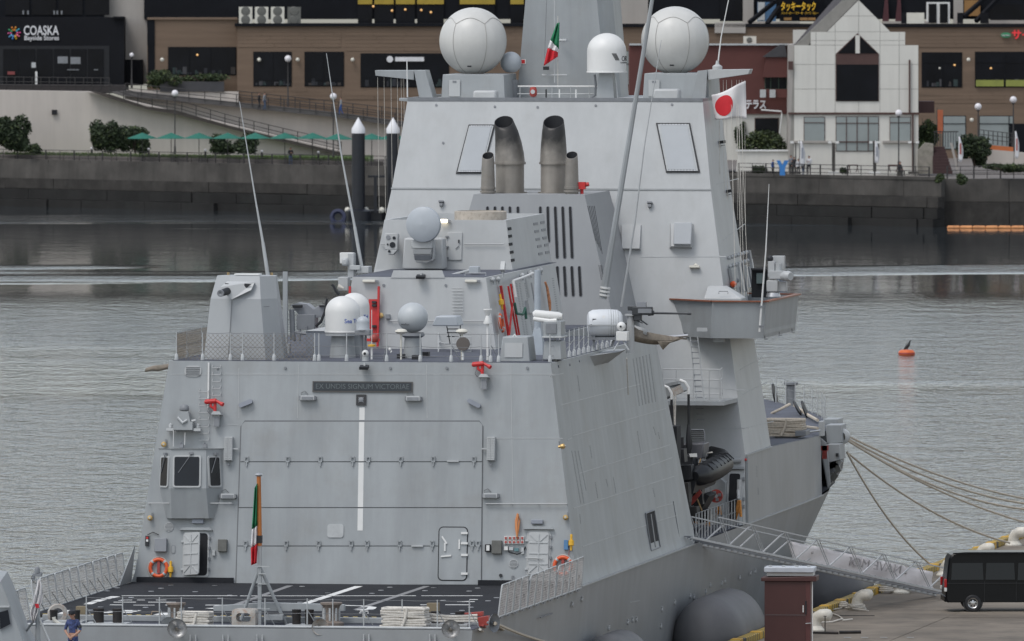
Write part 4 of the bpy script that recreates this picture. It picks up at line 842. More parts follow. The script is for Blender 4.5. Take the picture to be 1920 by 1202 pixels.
# ---- satellite domes
d1, p1, r1 = dome_cyl(642.5, 555, 623, 33, 4.6, 'white_dome', WHITE); d1['label'] = 'nearer white satellite dome'; d2_, p2, r2 = dome_cyl(664, 549, 619, 29, 7.4, 'white_dome', WHITE); d2_['label'] = 'farther white satellite dome'
wrap_text('Sea Tel', .22, BLUE, d1, p1, r1, -46, .42, 'lettering'); wrap_text('Tel', .2, BLUE, d2_, p2, r2, -30, .50, 'lettering')
for p, r in ((p1, r1), (p2, r2)): k = MB(); k.lathe([(r * .75, 0), (r * .62, p.z - Z14)], 24, T(p.x, p.y, Z14 + 0)); k.build('dome_pedestal', PAINT, ship)
k = MB(); k.lathe([(r1 * .98, -.12), (r1 * 1.0, 0)], 24, T(*p1)); k.build('dome_skirt', FITL, ship)
sd_, p3, r3 = dome_cyl(680.5, 593, 619, 12.5, 3.2, 'small_grey_dome', GREYDOME); yb(665, 619, 693, 629, 3.0, .7, 'dome_platform', FIT); k = MB(); q = W(678, 629, Y=3.3); k.cyl(Vector((q.x, q.y, Z14)), q, .05, n=8); k.cyl(Vector((q.x + .15, q.y, Z14)), q + Vector((.15, 0, 0)), .04, n=8); k.build('platform_leg', FIT, ship)
sp_ = radome(774, 567, 629, 28.5, 4.6, 'grey_satellite_dome', mat('pale_grey_dome', (.45, .475, .49), .45, var=.05, streak=.08), None, False); q = W(774, 629, Y=4.6); k = MB(); k.lathe([(.36, 0), (.30, q.z - Z14)], 20, T(q.x, q.y, Z14)); k.build('dome_pedestal', PAINT, ship); k = MB(); k.lathe([(.42, .1), (.45, 0), (.2, -.16)], 20, T(*q)); k.build('dome_cup', FIT, ship)
o_ = wrap_text('intellian', .11, INK, sp_, q, .575, -110, .42, 'lettering')
def mushroom(px, py, Y, m=WHITE, r=.23):
    p = W(px, py, Y=Y); k = MB(); k.lathe([(.001, .11), (r * .5, .1), (r * .9, .05), (r, 0), (r * .7, -.06), (.04, -.1), (.035, Z14 - p.z), (.001, Z14 - p.z)], 20, T(*p)); return k.build('mushroom_antenna', m, ship)
CREAM = mat('cream_plastic', (.62, .60, .53), .5, var=.06)
mushroom(752, 622, 3.0, CREAM); mushroom(866, 622, 3.0, CREAM)
p = W(914.5, 592, Y=3.0); k = MB(); k.lathe([(.15, .25), (.16, .22), (.1, .08), (.06, .0), (.16, -.26), (.15, -.3), (.05, -.3), (.05, Z14 - p.z)], 18, T(*p)); k.build('horn_antenna', WHITE, ship)
p = W(868, 645, Y=2.6); k = MB(); k.lathe([(.001, .02), (.24, .02), (.25, 0), (.25, -.06), (.001, -.07)], 24, T(*p) @ RX(90)); dk = k.build('round_detector', mat('brown_disc', (.12, .105, .095), .6), ship)
k = MB(); k.tube([W(853, 632, Y=2.7), W(883, 632, Y=2.7), W(883, 659, Y=2.7), W(853, 659, Y=2.7)], .02, 5, closed=True); k.cyl(W(868, 659, Y=2.7), rp(868, 676), .04, n=6); k.build('detector_frame', FITL, dk)
k = MB(); q = W(845, 600, Y=11); k.prism([(-.5, -.18), (.5, -.18), (.38, .18), (-.36, .18)], 0, 1.2, T(*q) @ RX(90)); sh_ = k.build('ladder_hood', GREYDOME, ship, bevel=.04)
for y in (617, 624, 631): k = MB(); k.cyl(W(838, y, Y=10.8), W(860, y, Y=10.8), .02, n=5); k.build('hood_step', BLACK, sh_)
k = MB(); k.cyl(W(837, 608, Y=10.8), W(844, 645, Y=10.8), .02, n=5); k.cyl(W(863, 608, Y=10.8), W(863, 640, Y=10.8), .02, n=5); k.build('hood_stile', BLACK, sh_)
k = MB(); k.tube([rp(x, y) + HU * .25 for x, y in ((822, 654), (835, 657), (885, 657))], .03, 6); k.tube([rp(822, 660) + HU * 0, rp(822, 654) + HU * .6], .025, 6); k.build('deck_pipe', FITL, ship)
for x, y in ((792, 668), (752, 672), (780, 674)): k = MB(); p = rp(x, y); k.box(p + HU * .08, (.5 if x == 792 else .25, .4, .16)); k.build('deck_fitting', BLACK, ship)
# camera on stern edge, warning light
def cam_ball(p, r=.13, parent=None):
    k = MB(); k.ball((0, 0, .1), r, 14, 10); o = k.build('camera_dome', WHITE, parent or ship, T(*p)); k = MB(); k.cyl((0, -r * .8, .1), (0, -r * 1.05, .1), r * .4, n=10); k.build('camera_lens', BLACK, o, T(*p)); k = MB(); k.cyl((0, 0, -.25), (0, 0, .02), .13, .12, 12); k.build('camera_base', FITL, o, T(*p)); return o
cam_ball(W(685, 668, Y=1.5)); cam_ball(W(791, 495, Y=21.3))
p = W(731, 655, Y=1.4); k = MB(); k.ball(p, .06, 8, 6); k.cyl(p + Vector((.03, 0, -.08)), p + Vector((.06, 0, -.1)), .05, n=8); k.build('small_lamp', WHITE, ship)
p = W(697, 648, Y=2.4); k = MB(); k.lathe([(.001, .05), (.14, .03), (.14, -.03), (.001, -.05)], 12, T(*p)); k.build('orange_beacon', YELLOW, ship); k = MB(); k.cyl(p + HU * .05, p + HU * 1.3, .012, n=5); k.cyl(p - HU * .5, p - HU * .05, .04, n=6); k.build('beacon_rod', WHITE, ship); k = MB(); k.ball(p - HU * -.25 + Vector((.05, .3, 0)), .16, 10, 6); k.build('hose_reel', DRED, ship)
# ---- red accommodation ladder frame on the deckhouse wall
rd = pbox(TAP, 692, 562, 710, 626, .12, 'red_ladder_rack', RED, None, .1)
for x in (657, 711): pbox(TAP, x - 3, 538, x + 3, 652, .14, 'red_post', RED, rd, .14)
for y in (568, 574, 613): pbox(TAP, 700, y - 2, 708, y + 2, .12, 'rack_clip', BLACK, rd, .22)
pbox(TAP, 672, 636, 714, 641, .1, 'red_bar', RED, rd, .2)
for x, y in ((715, 592),): k = MB(); k.lathe([(.06, 0), (.1, .08), (.1, .14), (.05, .16), (.001, .16)], 12); k.build('horn', BRASS, ship, TAP.M(x, y, .0))
pbox(TAP, 724, 590, 732, 598, .15, 'junction_box', FIT); 
for x0, x1, y in ((681, 705, 528), (873, 896, 528)): pbox(TAP, x0, y - 2.7, x1, y + 2.7, .16, 'strip_lamp', CREAM, None, .05, bevel=.03); pbox(TAP, x1, y - 2, x1 + 5, y + 2, .1, 'lamp_end', FIT, None, .05)
for x in (719, 836, 720): k = MB(); k.cyl((0, 0, 0), (0, 0, .03), .05, n=8); k.build('scupper', FIT, ship, TAP.M(x, 535, 0))
for i in range(9): pbar(TAP, 848 + i * .1, 540 + i * 6, 868 + i * .1, 540 + i * 6, .015, 'ladder_rung', PAINT2, off=.1)
pbar(TAP, 732, 602, 908, 602, .02, 'grab_rail', PAINT2, off=.1)
# ---- fire-control radar and electro-optic director
fc = W(791, 470, Y=20.6); k = MB()
sd0 = ppm(fc); Mf = T(fc.x, 20.6, 0)
fcb = yb(754, 447, 832, 505, 20.9, .9, 'director_mount', PAINT2, bevel=.06, taper=.05)
k = MB(); a = W(773, 466, Y=20.2); c = W(812, 450, Y=20.2); k.box(((a.x + c.x) / 2, 20.4, (a.z + c.z) / 2), (c.x - a.x, .8, c.z - a.z)); k.build('director_head', PAINT2, fcb, bevel=.04)
a = W(776, 486, Y=20.1); c = W(810, 467, Y=20.1); k = MB(); k.loft([[Vector((a.x + .08, 20.3, a.z)), Vector((c.x, 20.3, a.z)), Vector((c.x, 21, a.z)), Vector((a.x + .08, 21, a.z))], [Vector((a.x, 20.0, a.z + .2)), Vector((c.x - .05, 20.0, a.z + .2)), Vector((c.x, 21, a.z + .2)), Vector((a.x, 21, a.z + .2))], [Vector((a.x, 19.95, c.z)), Vector((c.x, 19.95, c.z)), Vector((c.x, 21, c.z)), Vector((a.x, 21, c.z))]]); k.build('director_box', PAINT2, fcb); pbox(Pl((a.x, 20.1, a.z), (1, 0, 0), (a.x, 19.98, a.z + .25)), 778, 476.5, 808, 486, .02, 'dark_panel', FIT, fcb, .06)
pd = W(793, 421, Y=19.9); rd_ = 33.5 / ppm(pd); k = MB(); k.lathe([(.001, .16), (rd_ * .5, .13), (rd_ * .85, .06), (rd_ * .97, .02), (rd_, -.05), (rd_, -.16), (rd_ * .8, -.35), (rd_ * .3, -.5)], 40, T(*pd) @ RX(88) @ RY(-6)); dish = k.build('radar_dish', GREYDOME, fcb, ang=40)
k = MB(); k.tube([W(x, y, Y=20.2) for x, y in ((812, 440), (813, 475), (811, 487), (800, 491), (782, 490), (777, 480))], .05, 7); k.build('director_pipe', PAINT2, fcb)
eo = pbox(TBP, 728, 441, 753, 472, .35, 'sensor_unit', PAINT2, None, .5, bevel=.03); pts = [(730, 466), (752, 466), (752, 471), (744, 480), (734, 480)]; M = TBP.M(741, 470, .5); k = MB(); k.prism([TBP.loc(M, *p) for p in reversed(pts)], 0, .34); k.build('sensor_chin', PAINT2, eo, M)
for x, y, r in ((735, 449, .085), (746, 450, .06), (743, 463, .11), (734, 462, .035), (737, 475, .05)): k = MB(); k.cyl((0, 0, 0), (0, 0, .03), r, n=16); k.build('sensor_lens', GLASS if r != .085 else FIT, eo, TBP.M(x, y, .85))
k = MB(); k.cyl((0, 0, 0), (0, 0, .5), .12, n=10); k.build('sensor_arm', FIT, eo, TBP.M(741, 455, 0))
# upper deckhouse door etc.
M, w_, h_ = onface(TBP, 839, 436, 867, 488); k = MB(); k.box((0, 0, .03), (w_, h_, .06)); dd = k.build('weather_door', PAINT2, ship, M, bevel=.015)
for y in (444, 463, 484): pbox(TBP, 836, y - 1.3, 842, y + 1.3, .1, 'hinge', FIT, dd, .02)
pbar(TBP, 855, 467, 861, 461, .016, 'door_lever', FIT, dd, .09); pbox(TBP, 860, 450, 862, 456, .08, 'key_box', BLACK, dd, .05)
pbar(TBP, 871, 458, 945, 458, .02, 'grab_rail', PAINT2, off=.1); pbar(TBP, 714, 458, 728, 458, .02, 'grab_rail', PAINT2, off=.1)
GLOW = mat('lit_lamp', (.9, .85, .7), .4, emit=(1, .86, .62, 3.0)); pbox(TBP, 826, 412, 840, 418, .18, 'lit_lamp', GLOW, None, .05, bevel=.02); pbox(TBP, 840, 413, 845, 419, .12, 'lamp_end', FIT, None, .05)
for x, y in ((955, 429), (956, 443), (957, 458), (959, 473), (961, 488)): sbx(TBSP, x, y, .8, .11, .02, 'side_vent', DARK)
for j, (x, y) in enumerate(((1008, 419), (1010, 433), (1012, 448), (1015, 461), (1017, 475))):
    for dx in (-4, 9): sbx(TBSP, x + dx, y - dx * .2, 1.0, .10, .02, 'side_vent', FIT)
yb(879, 500, 897, 513, 16, .5, 'roof_box', GREYDOME); k = MB(); k.cyl(W(846, 516, Y=17), W(880, 507, Y=17), .05, n=6); k.build('roof_strut', FITL, ship); k = MB(); k.tube([W(x, y, Y=15) for x, y in ((872, 519), (872, 512), (911, 512), (911, 519))], .02, 5); k.build('roof_handrail', FITL, ship)
k = MB(); p = W(943, 500, Y=15); k.box(p, (.16, .2, .35), RX(-30).to_3x3()); k.cyl(p - HU * .4, p, .04, n=6); k.build('searchlight', FITL, ship)
# port corner sensor mast
sm_ = yb(652, 475, 663, 520, 17.5, .5, 'sensor_post', FITL); yb(640, 484, 652, 499, 17.3, .5, 'sensor_drum', FITL, sm_, .08); yb(637, 474, 662, 494, 17.6, .35, 'sensor_panel', WHITE, sm_); yb(655, 498, 675, 506, 17.4, .4, 'sensor_tray', FITL, sm_); yb(669, 500, 691, 512, 17.5, .8, 'antenna_foot', PAINT2, sm_)
yb(634, 520, 652, 545, 13.8, .6, 'sensor_box', PAINT2, sm_); k = MB(); k.lathe([(.05, 0), (.1, .2), (.11, .22)], 10, T(*W(644, 541, Y=13.6)) @ RY(-70)); k.build('loud_hailer', CREAM, ship)
# ---- starboard side of lower deckhouse: racks, vents, life ring, ladder
S2 = TASP
for xa, xb in ((968, 985), (974, 990), (984, 1001), (996, 1003)): ventrow(S2, xa, 530, xb, 635 if xa < 990 else 570, 34, .28)
for xa, ya, xb, yb_ in ((985, 522, 992, 558), (1004, 598, 1012, 640), (1036, 520, 1046, 588)): ventrow(S2, xa, ya, xb, yb_, 16, .35)
lifebuoy(S2.M(931, 607, .12), 'orange life ring on the deckhouse side above the roof rail'); lightfloat(S2.M(929, 568, .1), 'yellow and orange marker light above the deckhouse life ring')
rk = sbx(S2, 942, 586, .12, 2.0, .1, 'red_hose_rack', RED, None, .05)
M = S2.M(950, 560, .2)
for xa, ya, xb, yb_ in ((943, 538, 960, 632), (948, 534, 964, 630), (951, 570, 945, 632)): k = MB(); a, c = S2.loc(M, xa, ya), S2.loc(M, xb, yb_); k.bar((*a, 0), (*c, 0), .05, .07, up=(0, 0, 1)); k.build('red_beam', RED, rk, M)
k = MB(); k.tube([(*S2.loc(M, x, y), .1) for x, y in ((950, 570), (954, 590), (966, 592), (970, 580), (972, 600))], .05, 6); k.build('green_hose', mat('green_hose', (.03, .12, .08), .6), rk, M)
k = MB(); k.tube([(*S2.loc(M, x, y), .2) for x, y in ((948, 560), (943, 530), (970, 520), (980, 515))], .05, 7); k.build('white_pipe', WHITE, ship, M)
for x, y in ((920, 525), (930, 524), (957, 533), (975, 517), (990, 512), (1004, 509), (1010, 507)): k = MB(); k.lathe([(.05, 0), (.1, .1), (.06, .16), (.001, .18)], 8); k.box((.06, -.1, .08), (.07, .2, .07)); k.build('bulkhead_lamp', FITL, ship, S2.M(x, y, 0))
o = sbx(S2, 991, 575, 1.2, .5, .12, 'side_locker', PAINT2)
k = MB(); k.tube([(0, .3, .1), (.1, .1, .12), (.16, -.4, .1), (.1, -.8, .1), (.2, -.5, .13), (.3, .1, .1)], .045, 6); tag(k.build('rope_hank', mat('mottled_rope', (.45, .20, .10), .8, var=.5, scale=12), None, S2.M(1015, 545, .1)), 'orange and green rope hank on the deckhouse side', 'rope')
# ---- starboard quarter of the roof: boxes, crane post, raft canister, machine gun
b1 = yb(936, 632, 994, 678, 2.0, 1.5, 'deck_locker', PAINT, bevel=.03, taper=.12); pbox(Pl((0, 2.0, Z14), (1, 0, 0), (0, 2.1, Z14 + .9)), 946, 643, 980, 670, .012, 'locker_panel', PAINT2, b1, .02)
k = MB(); k.tube([W(x, y, Y=2.6) for x, y in ((960, 634), (965, 627), (970, 634))], .03, 6); k.build('lifting_eye', WHITE, b1)
p = rp(1008, 665); k = MB(); k.cyl(p, p + HU * 3.1, .13, .12, 14); k.lathe([(.32, 0), (.30, .5), (.16, 1.0)], 4, T(*p) @ RZ(45)); k.build('crane_post', mat('pale_blue_grey', (.36, .40, .44), .5), ship)
b2 = yb(1017, 640, 1053, 674, 2.4, 1.3, 'instrument_plinth', PAINT, bevel=.02, taper=.1); yb(1019, 603, 1052, 631, 2.5, 1.0, 'instrument_case', PAINT, b2); yb(1023, 606, 1043, 626, 2.45, .2, 'instrument_window', FIT, b2); yb(1016, 631, 1054, 634, 2.3, 1.3, 'instrument_tray', FITL, b2)
k = MB(); k.tube([W(x, y, Y=2.8) for x, y in ((1000, 590), (1004, 589), (1048, 593), (1054, 594))], [.1, .16, .15, .11], 12); sc_ = k.build('scanner', WHITE, b2); k = MB(); k.tube([W(x, y, Y=2.6) for x, y in ((1000, 598), (1030, 602), (1044, 601))], .08, 10); k.build('scanner_arm', WHITE, sc_)
# starboard roof rail
prev = None
for i in range(14):
    y = 1.6 + i * 1.15; b_ = Vector((6.88 - .0 * i, y, Z14)); stanchion(b_, 1.0, brace=Vector((-.5, .35, 0)) if i % 2 else None)
    if prev:
        for hz_ in (1.0, .55, .2): wire([prev + HU * hz_, b_ + HU * hz_])
    prev = b_
# life-raft canister (rounded drum lying fore and aft, ribs) on a cradle
rc = W(1135, 606, Y=12.2); k = MB(); Mr = T(*rc) @ RZ(12) @ Matrix.Scale(.86, 4)
prof = [(.001, -.78), (.3, -.78), (.42, -.72), (.5, -.55), (.52, -.2), (.52, .2), (.5, .5), (.42, .66), (.3, .74), (.001, .76)]
k.lathe([(r * 1.15, z) for r, z in prof], 28, RY(90)); raft = k.build('liferaft_canister', mat('canister_white', (.60, .62, .64), .45, var=.05), ship, Mr)
for i in range(5): k = MB(); k.lathe([(.60 - abs(i - 1) * .008, -.015), (.615 - abs(i - 1) * .012, 0), (.60 - abs(i - 1) * .008, .015)], 28, T(.12 + i * .1, 0, 0) @ RY(90)); k.build('rib', FITL, raft, Mr)
k = MB(); k.lathe([(.59, -.03), (.64, -.03), (.64, .03), (.59, .03)], 28, RY(0)); k = MB(); k.box((0, -.3, -.06), (1.5, .62, .05)); k.build('canister_rim', FITL, raft, Mr)
k = MB(); k.box((-.5, -.52, .08), (.16, .06, .26)); k.build('canister_label', BLACK, raft, Mr); k = MB(); k.cyl((-.1, -.5, .28), (-.1, -.53, .29), .07, n=10); k.build('valve', WHITE, raft, Mr)
k = MB(); k.box((-.1, .0, -.65), (1.3, .9, .12)); k.bar((.5, -.2, -.3), (.25, -.3, -1.0), .08); k.bar((-.5, -.2, -.3), (-.5, -.3, -1.0), .08); k.build('raft_cradle', FIT, raft, Mr)
cb = W(1165, 612, Y=10.5); k = MB(); k.ball((0, 0, 0), .17, 14, 10); cbo = k.build('camera_dome', WHITE, ship, T(*cb)); k = MB(); k.cyl((0, -.15, 0), (0, -.19, 0), .04, n=10); k.build('camera_lens', BLACK, cbo, T(*cb)); yb(1155, 622, 1176, 639, 10.3, .5, 'camera_box', WHITE, cbo)
k = MB(); 
for dx in (-.2, .2): k.bar(W(1165 + dx * 20, 640, Y=10.4), W(1165 + dx * 70, 657, Y=10.2), .04)
k.build('camera_legs', FITL, cbo)
# machine gun on pedestal
mg = W(1182, 592, Y=13.0); k = MB(); q = W(1182, 640, Y=13.0); k.cyl(Vector((q.x, 13, Z14 - .1)), Vector((q.x, 13, mg.z)), .16, .13, 12); k.box((mg.x, 13, mg.z + .03), (.36, .36, .06)); mgo = k.build('gun_pedestal', PAINT2, ship)
GUNM = mat('gun_metal', (.05, .053, .058), .45, metal=.4, var=.2)
def g(px, py, Y=12.9): return W(px, py, Y=Y)
k = MB(); k.box(g(1205, 583), (.75, .3, .3)); k.box(g(1190, 578), (.5, .24, .16)); k.box(g(1196, 590), (.3, .2, .45)); k.build('gun_receiver', GUNM, mgo, bevel=.02); k = MB(); k.box(g(1203, 573), (.34, .26, .26)); k.build('ammunition_box', BOXG, mgo)
k = MB(); k.box(g(1209, 583, 12.7), (.5, .1, .16)); k.build('gun_shroud', FIT, mgo)
k = MB(); k.cyl(g(1216, 586), g(1226, 587), .13, .09, 12); k.cyl(g(1226, 587), g(1289, 588), .045, .035, 10); k.cyl(g(1289, 588), g(1296, 588), .05, n=10); k.build('gun_barrel', GUNM, mgo); k = MB(); k.bar(g(1193, 594), g(1214, 609), .05); k.bar(g(1192, 600), g(1205, 606), .04); k.bar(g(1178, 578), g(1186, 582), .05); k.build('gun_handles', GUNM, mgo)
# canvas-covered gun shelf over the side
k = MB(); rows = []
for i in range(11):
    t = i / 10; xt = 1188 + 100 * t; yt = 612 + 22 * t ** .55; yb__ = 640 + (10 * math.sin(t * 3.1)) - 8 * t
    dep = 13.2 + 1.8 * t; rows.append([W(xt, yt, Y=dep), W(xt, (yt + yb__) / 2 + 2, Y=dep - .12), W(xt, max(yb__, yt + 3), Y=dep)])
k.grid(rows); nv = k.build('canvas_net', NET, ship); sm = nv.modifiers.new('t', 'SOLIDIFY'); sm.thickness = .03
k = MB(); k.cyl(W(1238, 633, Y=14.6), W(1290, 629, Y=14.8), .06, n=8); k.build('awning_pole', STEEL, nv); k = MB(); k.poly([W(1190, 610, Y=13.5), W(1215, 618, Y=13.6), W(1212, 628, Y=13.5), W(1192, 622, Y=13.4)]); o = k.build('shelf_panel', PAINT2, nv); o.modifiers.new('t', 'SOLIDIFY').thickness = .04
k = MB(); rows = [[W(1232, 640, Y=13.8), W(1243, 656, Y=13.9)], [W(1258, 640, Y=14.2), W(1256, 643, Y=14.1)], [W(1280, 632, Y=14.6), W(1279, 634, Y=14.6)]]; k.grid(rows); o = k.build('canvas_flap', NET, nv); o.modifiers.new('t', 'SOLIDIFY').thickness = .03
M_ = S.M(1160, 672, 0); k = MB(); pts = [Vector((7.0, 10.2, 13.9)), Vector((7.0, 14.8, 13.98)), Vector((7.8, 14.2, 14.02)), Vector((7.8, 12.4, 13.98)), Vector((7.05, 11.0, 13.5)), Vector((7.08, 14.4, 13.5))]
k.add(pts, [(0, 3, 2, 1), (0, 4, 3), (3, 4, 5, 2), (2, 5, 1)]); k.build('gun_sponson', PAINT, ship)
wire([W(1175, 672, X=7.6), W(1178, 740, X=7.5)], .02, 'sponson_line', ROPEW)
# ================================================================ warship: mast block, bridge wing, boat bay, bow, stern, flight deck
# ---- flat radar panels on the superstructure face
for pts in ([(879, 234), (929, 234), (905, 326), (855, 326)], [(1230, 231), (1294, 231), (1313, 324), (1249, 324)]):
    M = SAP.M(sum(p[0] for p in pts) / 4, 280, 0); q = [Vector((*SAP.loc(M, *p), 0)) for p in reversed(pts)]
    k = MB(); k.prism([(p.x, p.y) for p in q], 0, .05); pn = k.build('radar_panel', MATS['crest_dark'], ship, M)
    k = MB(); k.prism([(p.x * .91, p.y * .94) for p in q], .05, .09); k.build('panel_rim', FITL, pn, M)
    k = MB(); k.prism([(p.x * .80, p.y * .885) for p in q], .09, .11); k.build('panel_skin', mat('antenna_skin', (.42, .44, .46), .45, var=.03) if 'antenna_skin' not in MATS else MATS['antenna_skin'], pn, M)
    for vy in (.92, -.92):
        for i in range(9):
            t = -.72 + i * .18; e = q[0].lerp(q[1], .5) if vy < 0 else q[2].lerp(q[3], .5); hx = (q[1] - q[0]) / 2
            c = e * .92 + hx * t; k = MB(); k.box((c.x, c.y, .095), (.07, .05, .03)); k.build('panel_bolt', STEEL, pn, M)
# mast face: sign, rail, halyards, red lamp
pbox(MTP, 976, 111, 986, 120, .01, 'notice', WHITE, mast, .01); pbox(MTP, 977.5, 112, 984.5, 119, .012, 'notice_mark', RED, mast, .012)
a, c = W(971, 162, Y=50.2), W(1121, 162, Y=50.2); wire([a, c], .03, 'mast_rail', WHITE)
for x in (975, 1000, 1035, 1070, 1105, 1121): wire([W(x, 162, Y=50.2), W(x, 186, Y=50.2)], .02, 'mast_rail_post', FITL)
wire([W(970, 176, Y=50.2), W(1121, 176, Y=50.2)], .02, 'mast_rail', FITL)
rl = W(1000, 172, Y=49.2); k = MB(); k.lathe([(.001, .2), (.12, .18), (.15, .05), (.15, -.12), (.1, -.2), (.001, -.2)], 14, T(*rl)); o = k.build('red_lamp', DRED, ship); k = MB(); k.cyl(rl + Vector((0, -.13, 0)), rl + Vector((0, -.17, 0)), .09, n=10); k.build('lamp_lens', FITL, o); k = MB(); k.cyl(rl - HU * .35, rl - HU * .2, .05, n=8); k.build('lamp_post', FIT, o)
rl = W(1091, 348, Y=FNY + 2.3); k = MB(); k.box(rl, (.3, .3, .28)); k.cyl(rl, rl + Vector((.28, 0, .06)), .08, n=8); k.cyl(rl - HU * .35, rl, .07, n=8); k.build('red_valve', RED, ship)
whip([(1040, 155), (1040, 0)], .025, .025, 50.5, 50.5, 'halyard_post', FITL); whip([(1046, 165), (1046, 30)], .012, .012, 50.4, 50.4, 'halyard', ROPEW); whip([(1021, 110), (1025, 0)], .01, .01, 51, 51, 'halyard', WIRE)
k = MB(); k.box(W(1024, 128, Y=51.6), (.2, .3, .14)); k.build('mast_fitting', BLACK, ship); k = MB(); k.cyl(W(1016, 141, Y=51.7), W(1063, 141, Y=51.7), .04, n=6); k.build('mast_bracket', FITL, ship); k = MB(); k.cyl(W(1050, 76, Y=51.8), W(1063, 76, Y=51.5), .06, n=8); k.build('mast_horn', FITL, ship)
k = MB(); k.tube([W(x, y, Y=50) for x, y in ((1115, 140), (1117, 158), (1116, 178), (1108, 184))], .045, 6); k.build('mast_cable', FIT, ship); k = MB(); k.tube([W(x, y, Y=49.4) for x, y in ((1153, 140), (1156, 158), (1158, 184))], .03, 6); k.build('mast_cable', FITL, ship)
for x in (1024, 1049, 1080): k = MB(); p = W(x, 184, Y=48); k.cyl(p, p + HU * .35, .03, n=6); k.build('roof_sensor', WHITE if x != 1024 else BLACK, ship)
# door in radome base
for xx in (842, 1216): pb_ = Pl((0, 49.2, ZR), (1, 0, 0), (0, 49.22, ZR + 1)); d_ = pbox(pb_, xx, 150, xx + 21, 181, .04, 'access_door', PAINT2, ship, .0, bevel=.01); pbox(pb_, xx + 7, 151.5, xx + 14, 155, .01, 'door_plate', FIT, d_, .045)
# scuppers, lamps, boxes on the face
for x, y in ((818, 197), (928, 200), (1008, 201), (1117, 198), (1260, 196), (831, 268)): k = MB(); k.cyl((0, 0, 0), (0, 0, .03), .05, n=8); k.build('scupper', FIT, ship, SAP.M(x, y, 0))
for x, y in ((828, 382), (1219, 384)): k = MB(); k.box((0, .06, .1), (.2, .06, .2)); k.box((0, -.06, .08), (.12, .12, .16)); k.build('face_lamp', FIT, ship, SAP.M(x, y, 0))
def hood(P, x0, y0, x1, y1, dep, m, name):
    M, w, h_ = onface(P, x0, y0, x1, y1); k = MB(); k.loft([[Vector((-w / 2, -h_ / 2, 0)), Vector((w / 2, -h_ / 2, 0)), Vector((w / 2, h_ / 2, 0)), Vector((-w / 2, h_ / 2, 0))], [Vector((-w / 2 + .12, -h_ / 2 + .02, dep)), Vector((w / 2 - .02, -h_ / 2 + .02, dep)), Vector((w / 2 - .02, h_ / 2 - .02, dep * .4)), Vector((-w / 2 + .04, h_ / 2 - .02, dep * .4))]]); return k.build(name, m, ship, M)
hood(SAP, 1162, 422, 1203, 469, .2, PAINT2, 'vent_hood'); hood(SAP, 1255, 420, 1300, 466, .3, PAINT2, 'vent_hood'); pbox(SAP, 1265, 422, 1300, 463, .12, 'vent_cover', MATS['antenna_skin'], None, .3, bevel=.03)
k = MB(); k.box((0, 0, .1), (.4, .08, .22)); k.ball((.05, .05, .12), .1, 8, 6); k.build('face_lamp', CREAM, ship, SAP.M(1303, 502, 0))
for x, y in ((1349, 267), (1363, 359)): k = MB(); k.box((0, 0, .12), (.5, .12, .2)); k.box((0, -.14, .12), (.8, .03, .05)); k.build('side_camera', BLACK, ship, (SSP2 if y < 300 else SSP).M(x, y, 0))
def sseam(P, a, c): seam(P, [a, c])
sseam(SAP, (1200, 482), (1362, 481)); sseam(SAP, (1300, 725), (1400, 732)); sseam(SAP, (1330, 804), (1404, 803))
for y0, y1 in ((693, 669), (740, 716), (802, 790)): sseam(SSP, (1388 + (y0 - 690) * .1, y0), (1432 + (y1 - 669) * .15, y1))
sseam(SSP2, (1344, 345), (1384, 335)); sseam(SSP, (1356, 450), (1396, 420))
k = MB(); k.bar((8.24, 43.2, 8.72), (8.26, 50.4, 8.72), .06, .05); k.build('knuckle_bar', SEAM, ship)
# equipment racks on the superstructure side at the wing
for i in range(7):
    x = 1364 + i * 5.5; y = 484 - i * 1.8; k = MB(); k.lathe([(.05, 0), (.09, .07), (.05, .13), (.001, .14)], 8); k.build('bulkhead_lamp', FITL, ship, SSP.M(x, y, 0)); k = MB(); k.lathe([(.05, 0), (.09, .07), (.05, .13), (.001, .14)], 8); k.build('bulkhead_lamp', FITL, ship, SSP.M(x + 2, y + 16, 0))
for x0, y0, x1, y1, m in ((1364, 502, 1382, 540, PAINT), (1383, 496, 1388, 548, FITL), (1390, 494, 1394, 548, FIT), (1396, 498, 1399, 540, FITL), (1401, 500, 1404, 540, FIT), (1406, 486, 1409, 530, FITL), (1399, 470, 1404, 488, FIT)): sbx(SSP, (x0 + x1) / 2, (y0 + y1) / 2, (x1 - x0) / 10, (y1 - y0) / 47, .12, 'signal_locker', m, None, .02)
k = MB(); k.ball((0, 0, .15), .13, 10, 8); k.build('orange_float', ORANGE, ship, SSP.M(1368, 534, 0)); k = MB(); k.ball((0, 0, .12), .1, 8, 6); k.build('round_gauge', FIT, ship, SSP.M(1376, 527, 0))
for i, x in enumerate((1375, 1385, 1388, 1393)): wire([W(x - 4, 190 + i * 3, Y=48.5), W(x + 4 + i * 2, 555, Y=45)], .008, 'halyard', ROPEW)
for x in (1348, 1356, 1362, 1372, 1381, 1386, 1391, 1396): wire([W(x, 150, Y=49.2), W(x + 2, 330 + (x - 1340) * 2, Y=49.0)], .008, 'halyard', ROPEW)
for x in (708, 720, 733, 745, 752, 757): wire([W(x, 145, Y=49.3), W(x + 3, 400, Y=49.3)], .008, 'halyard', ROPEW)
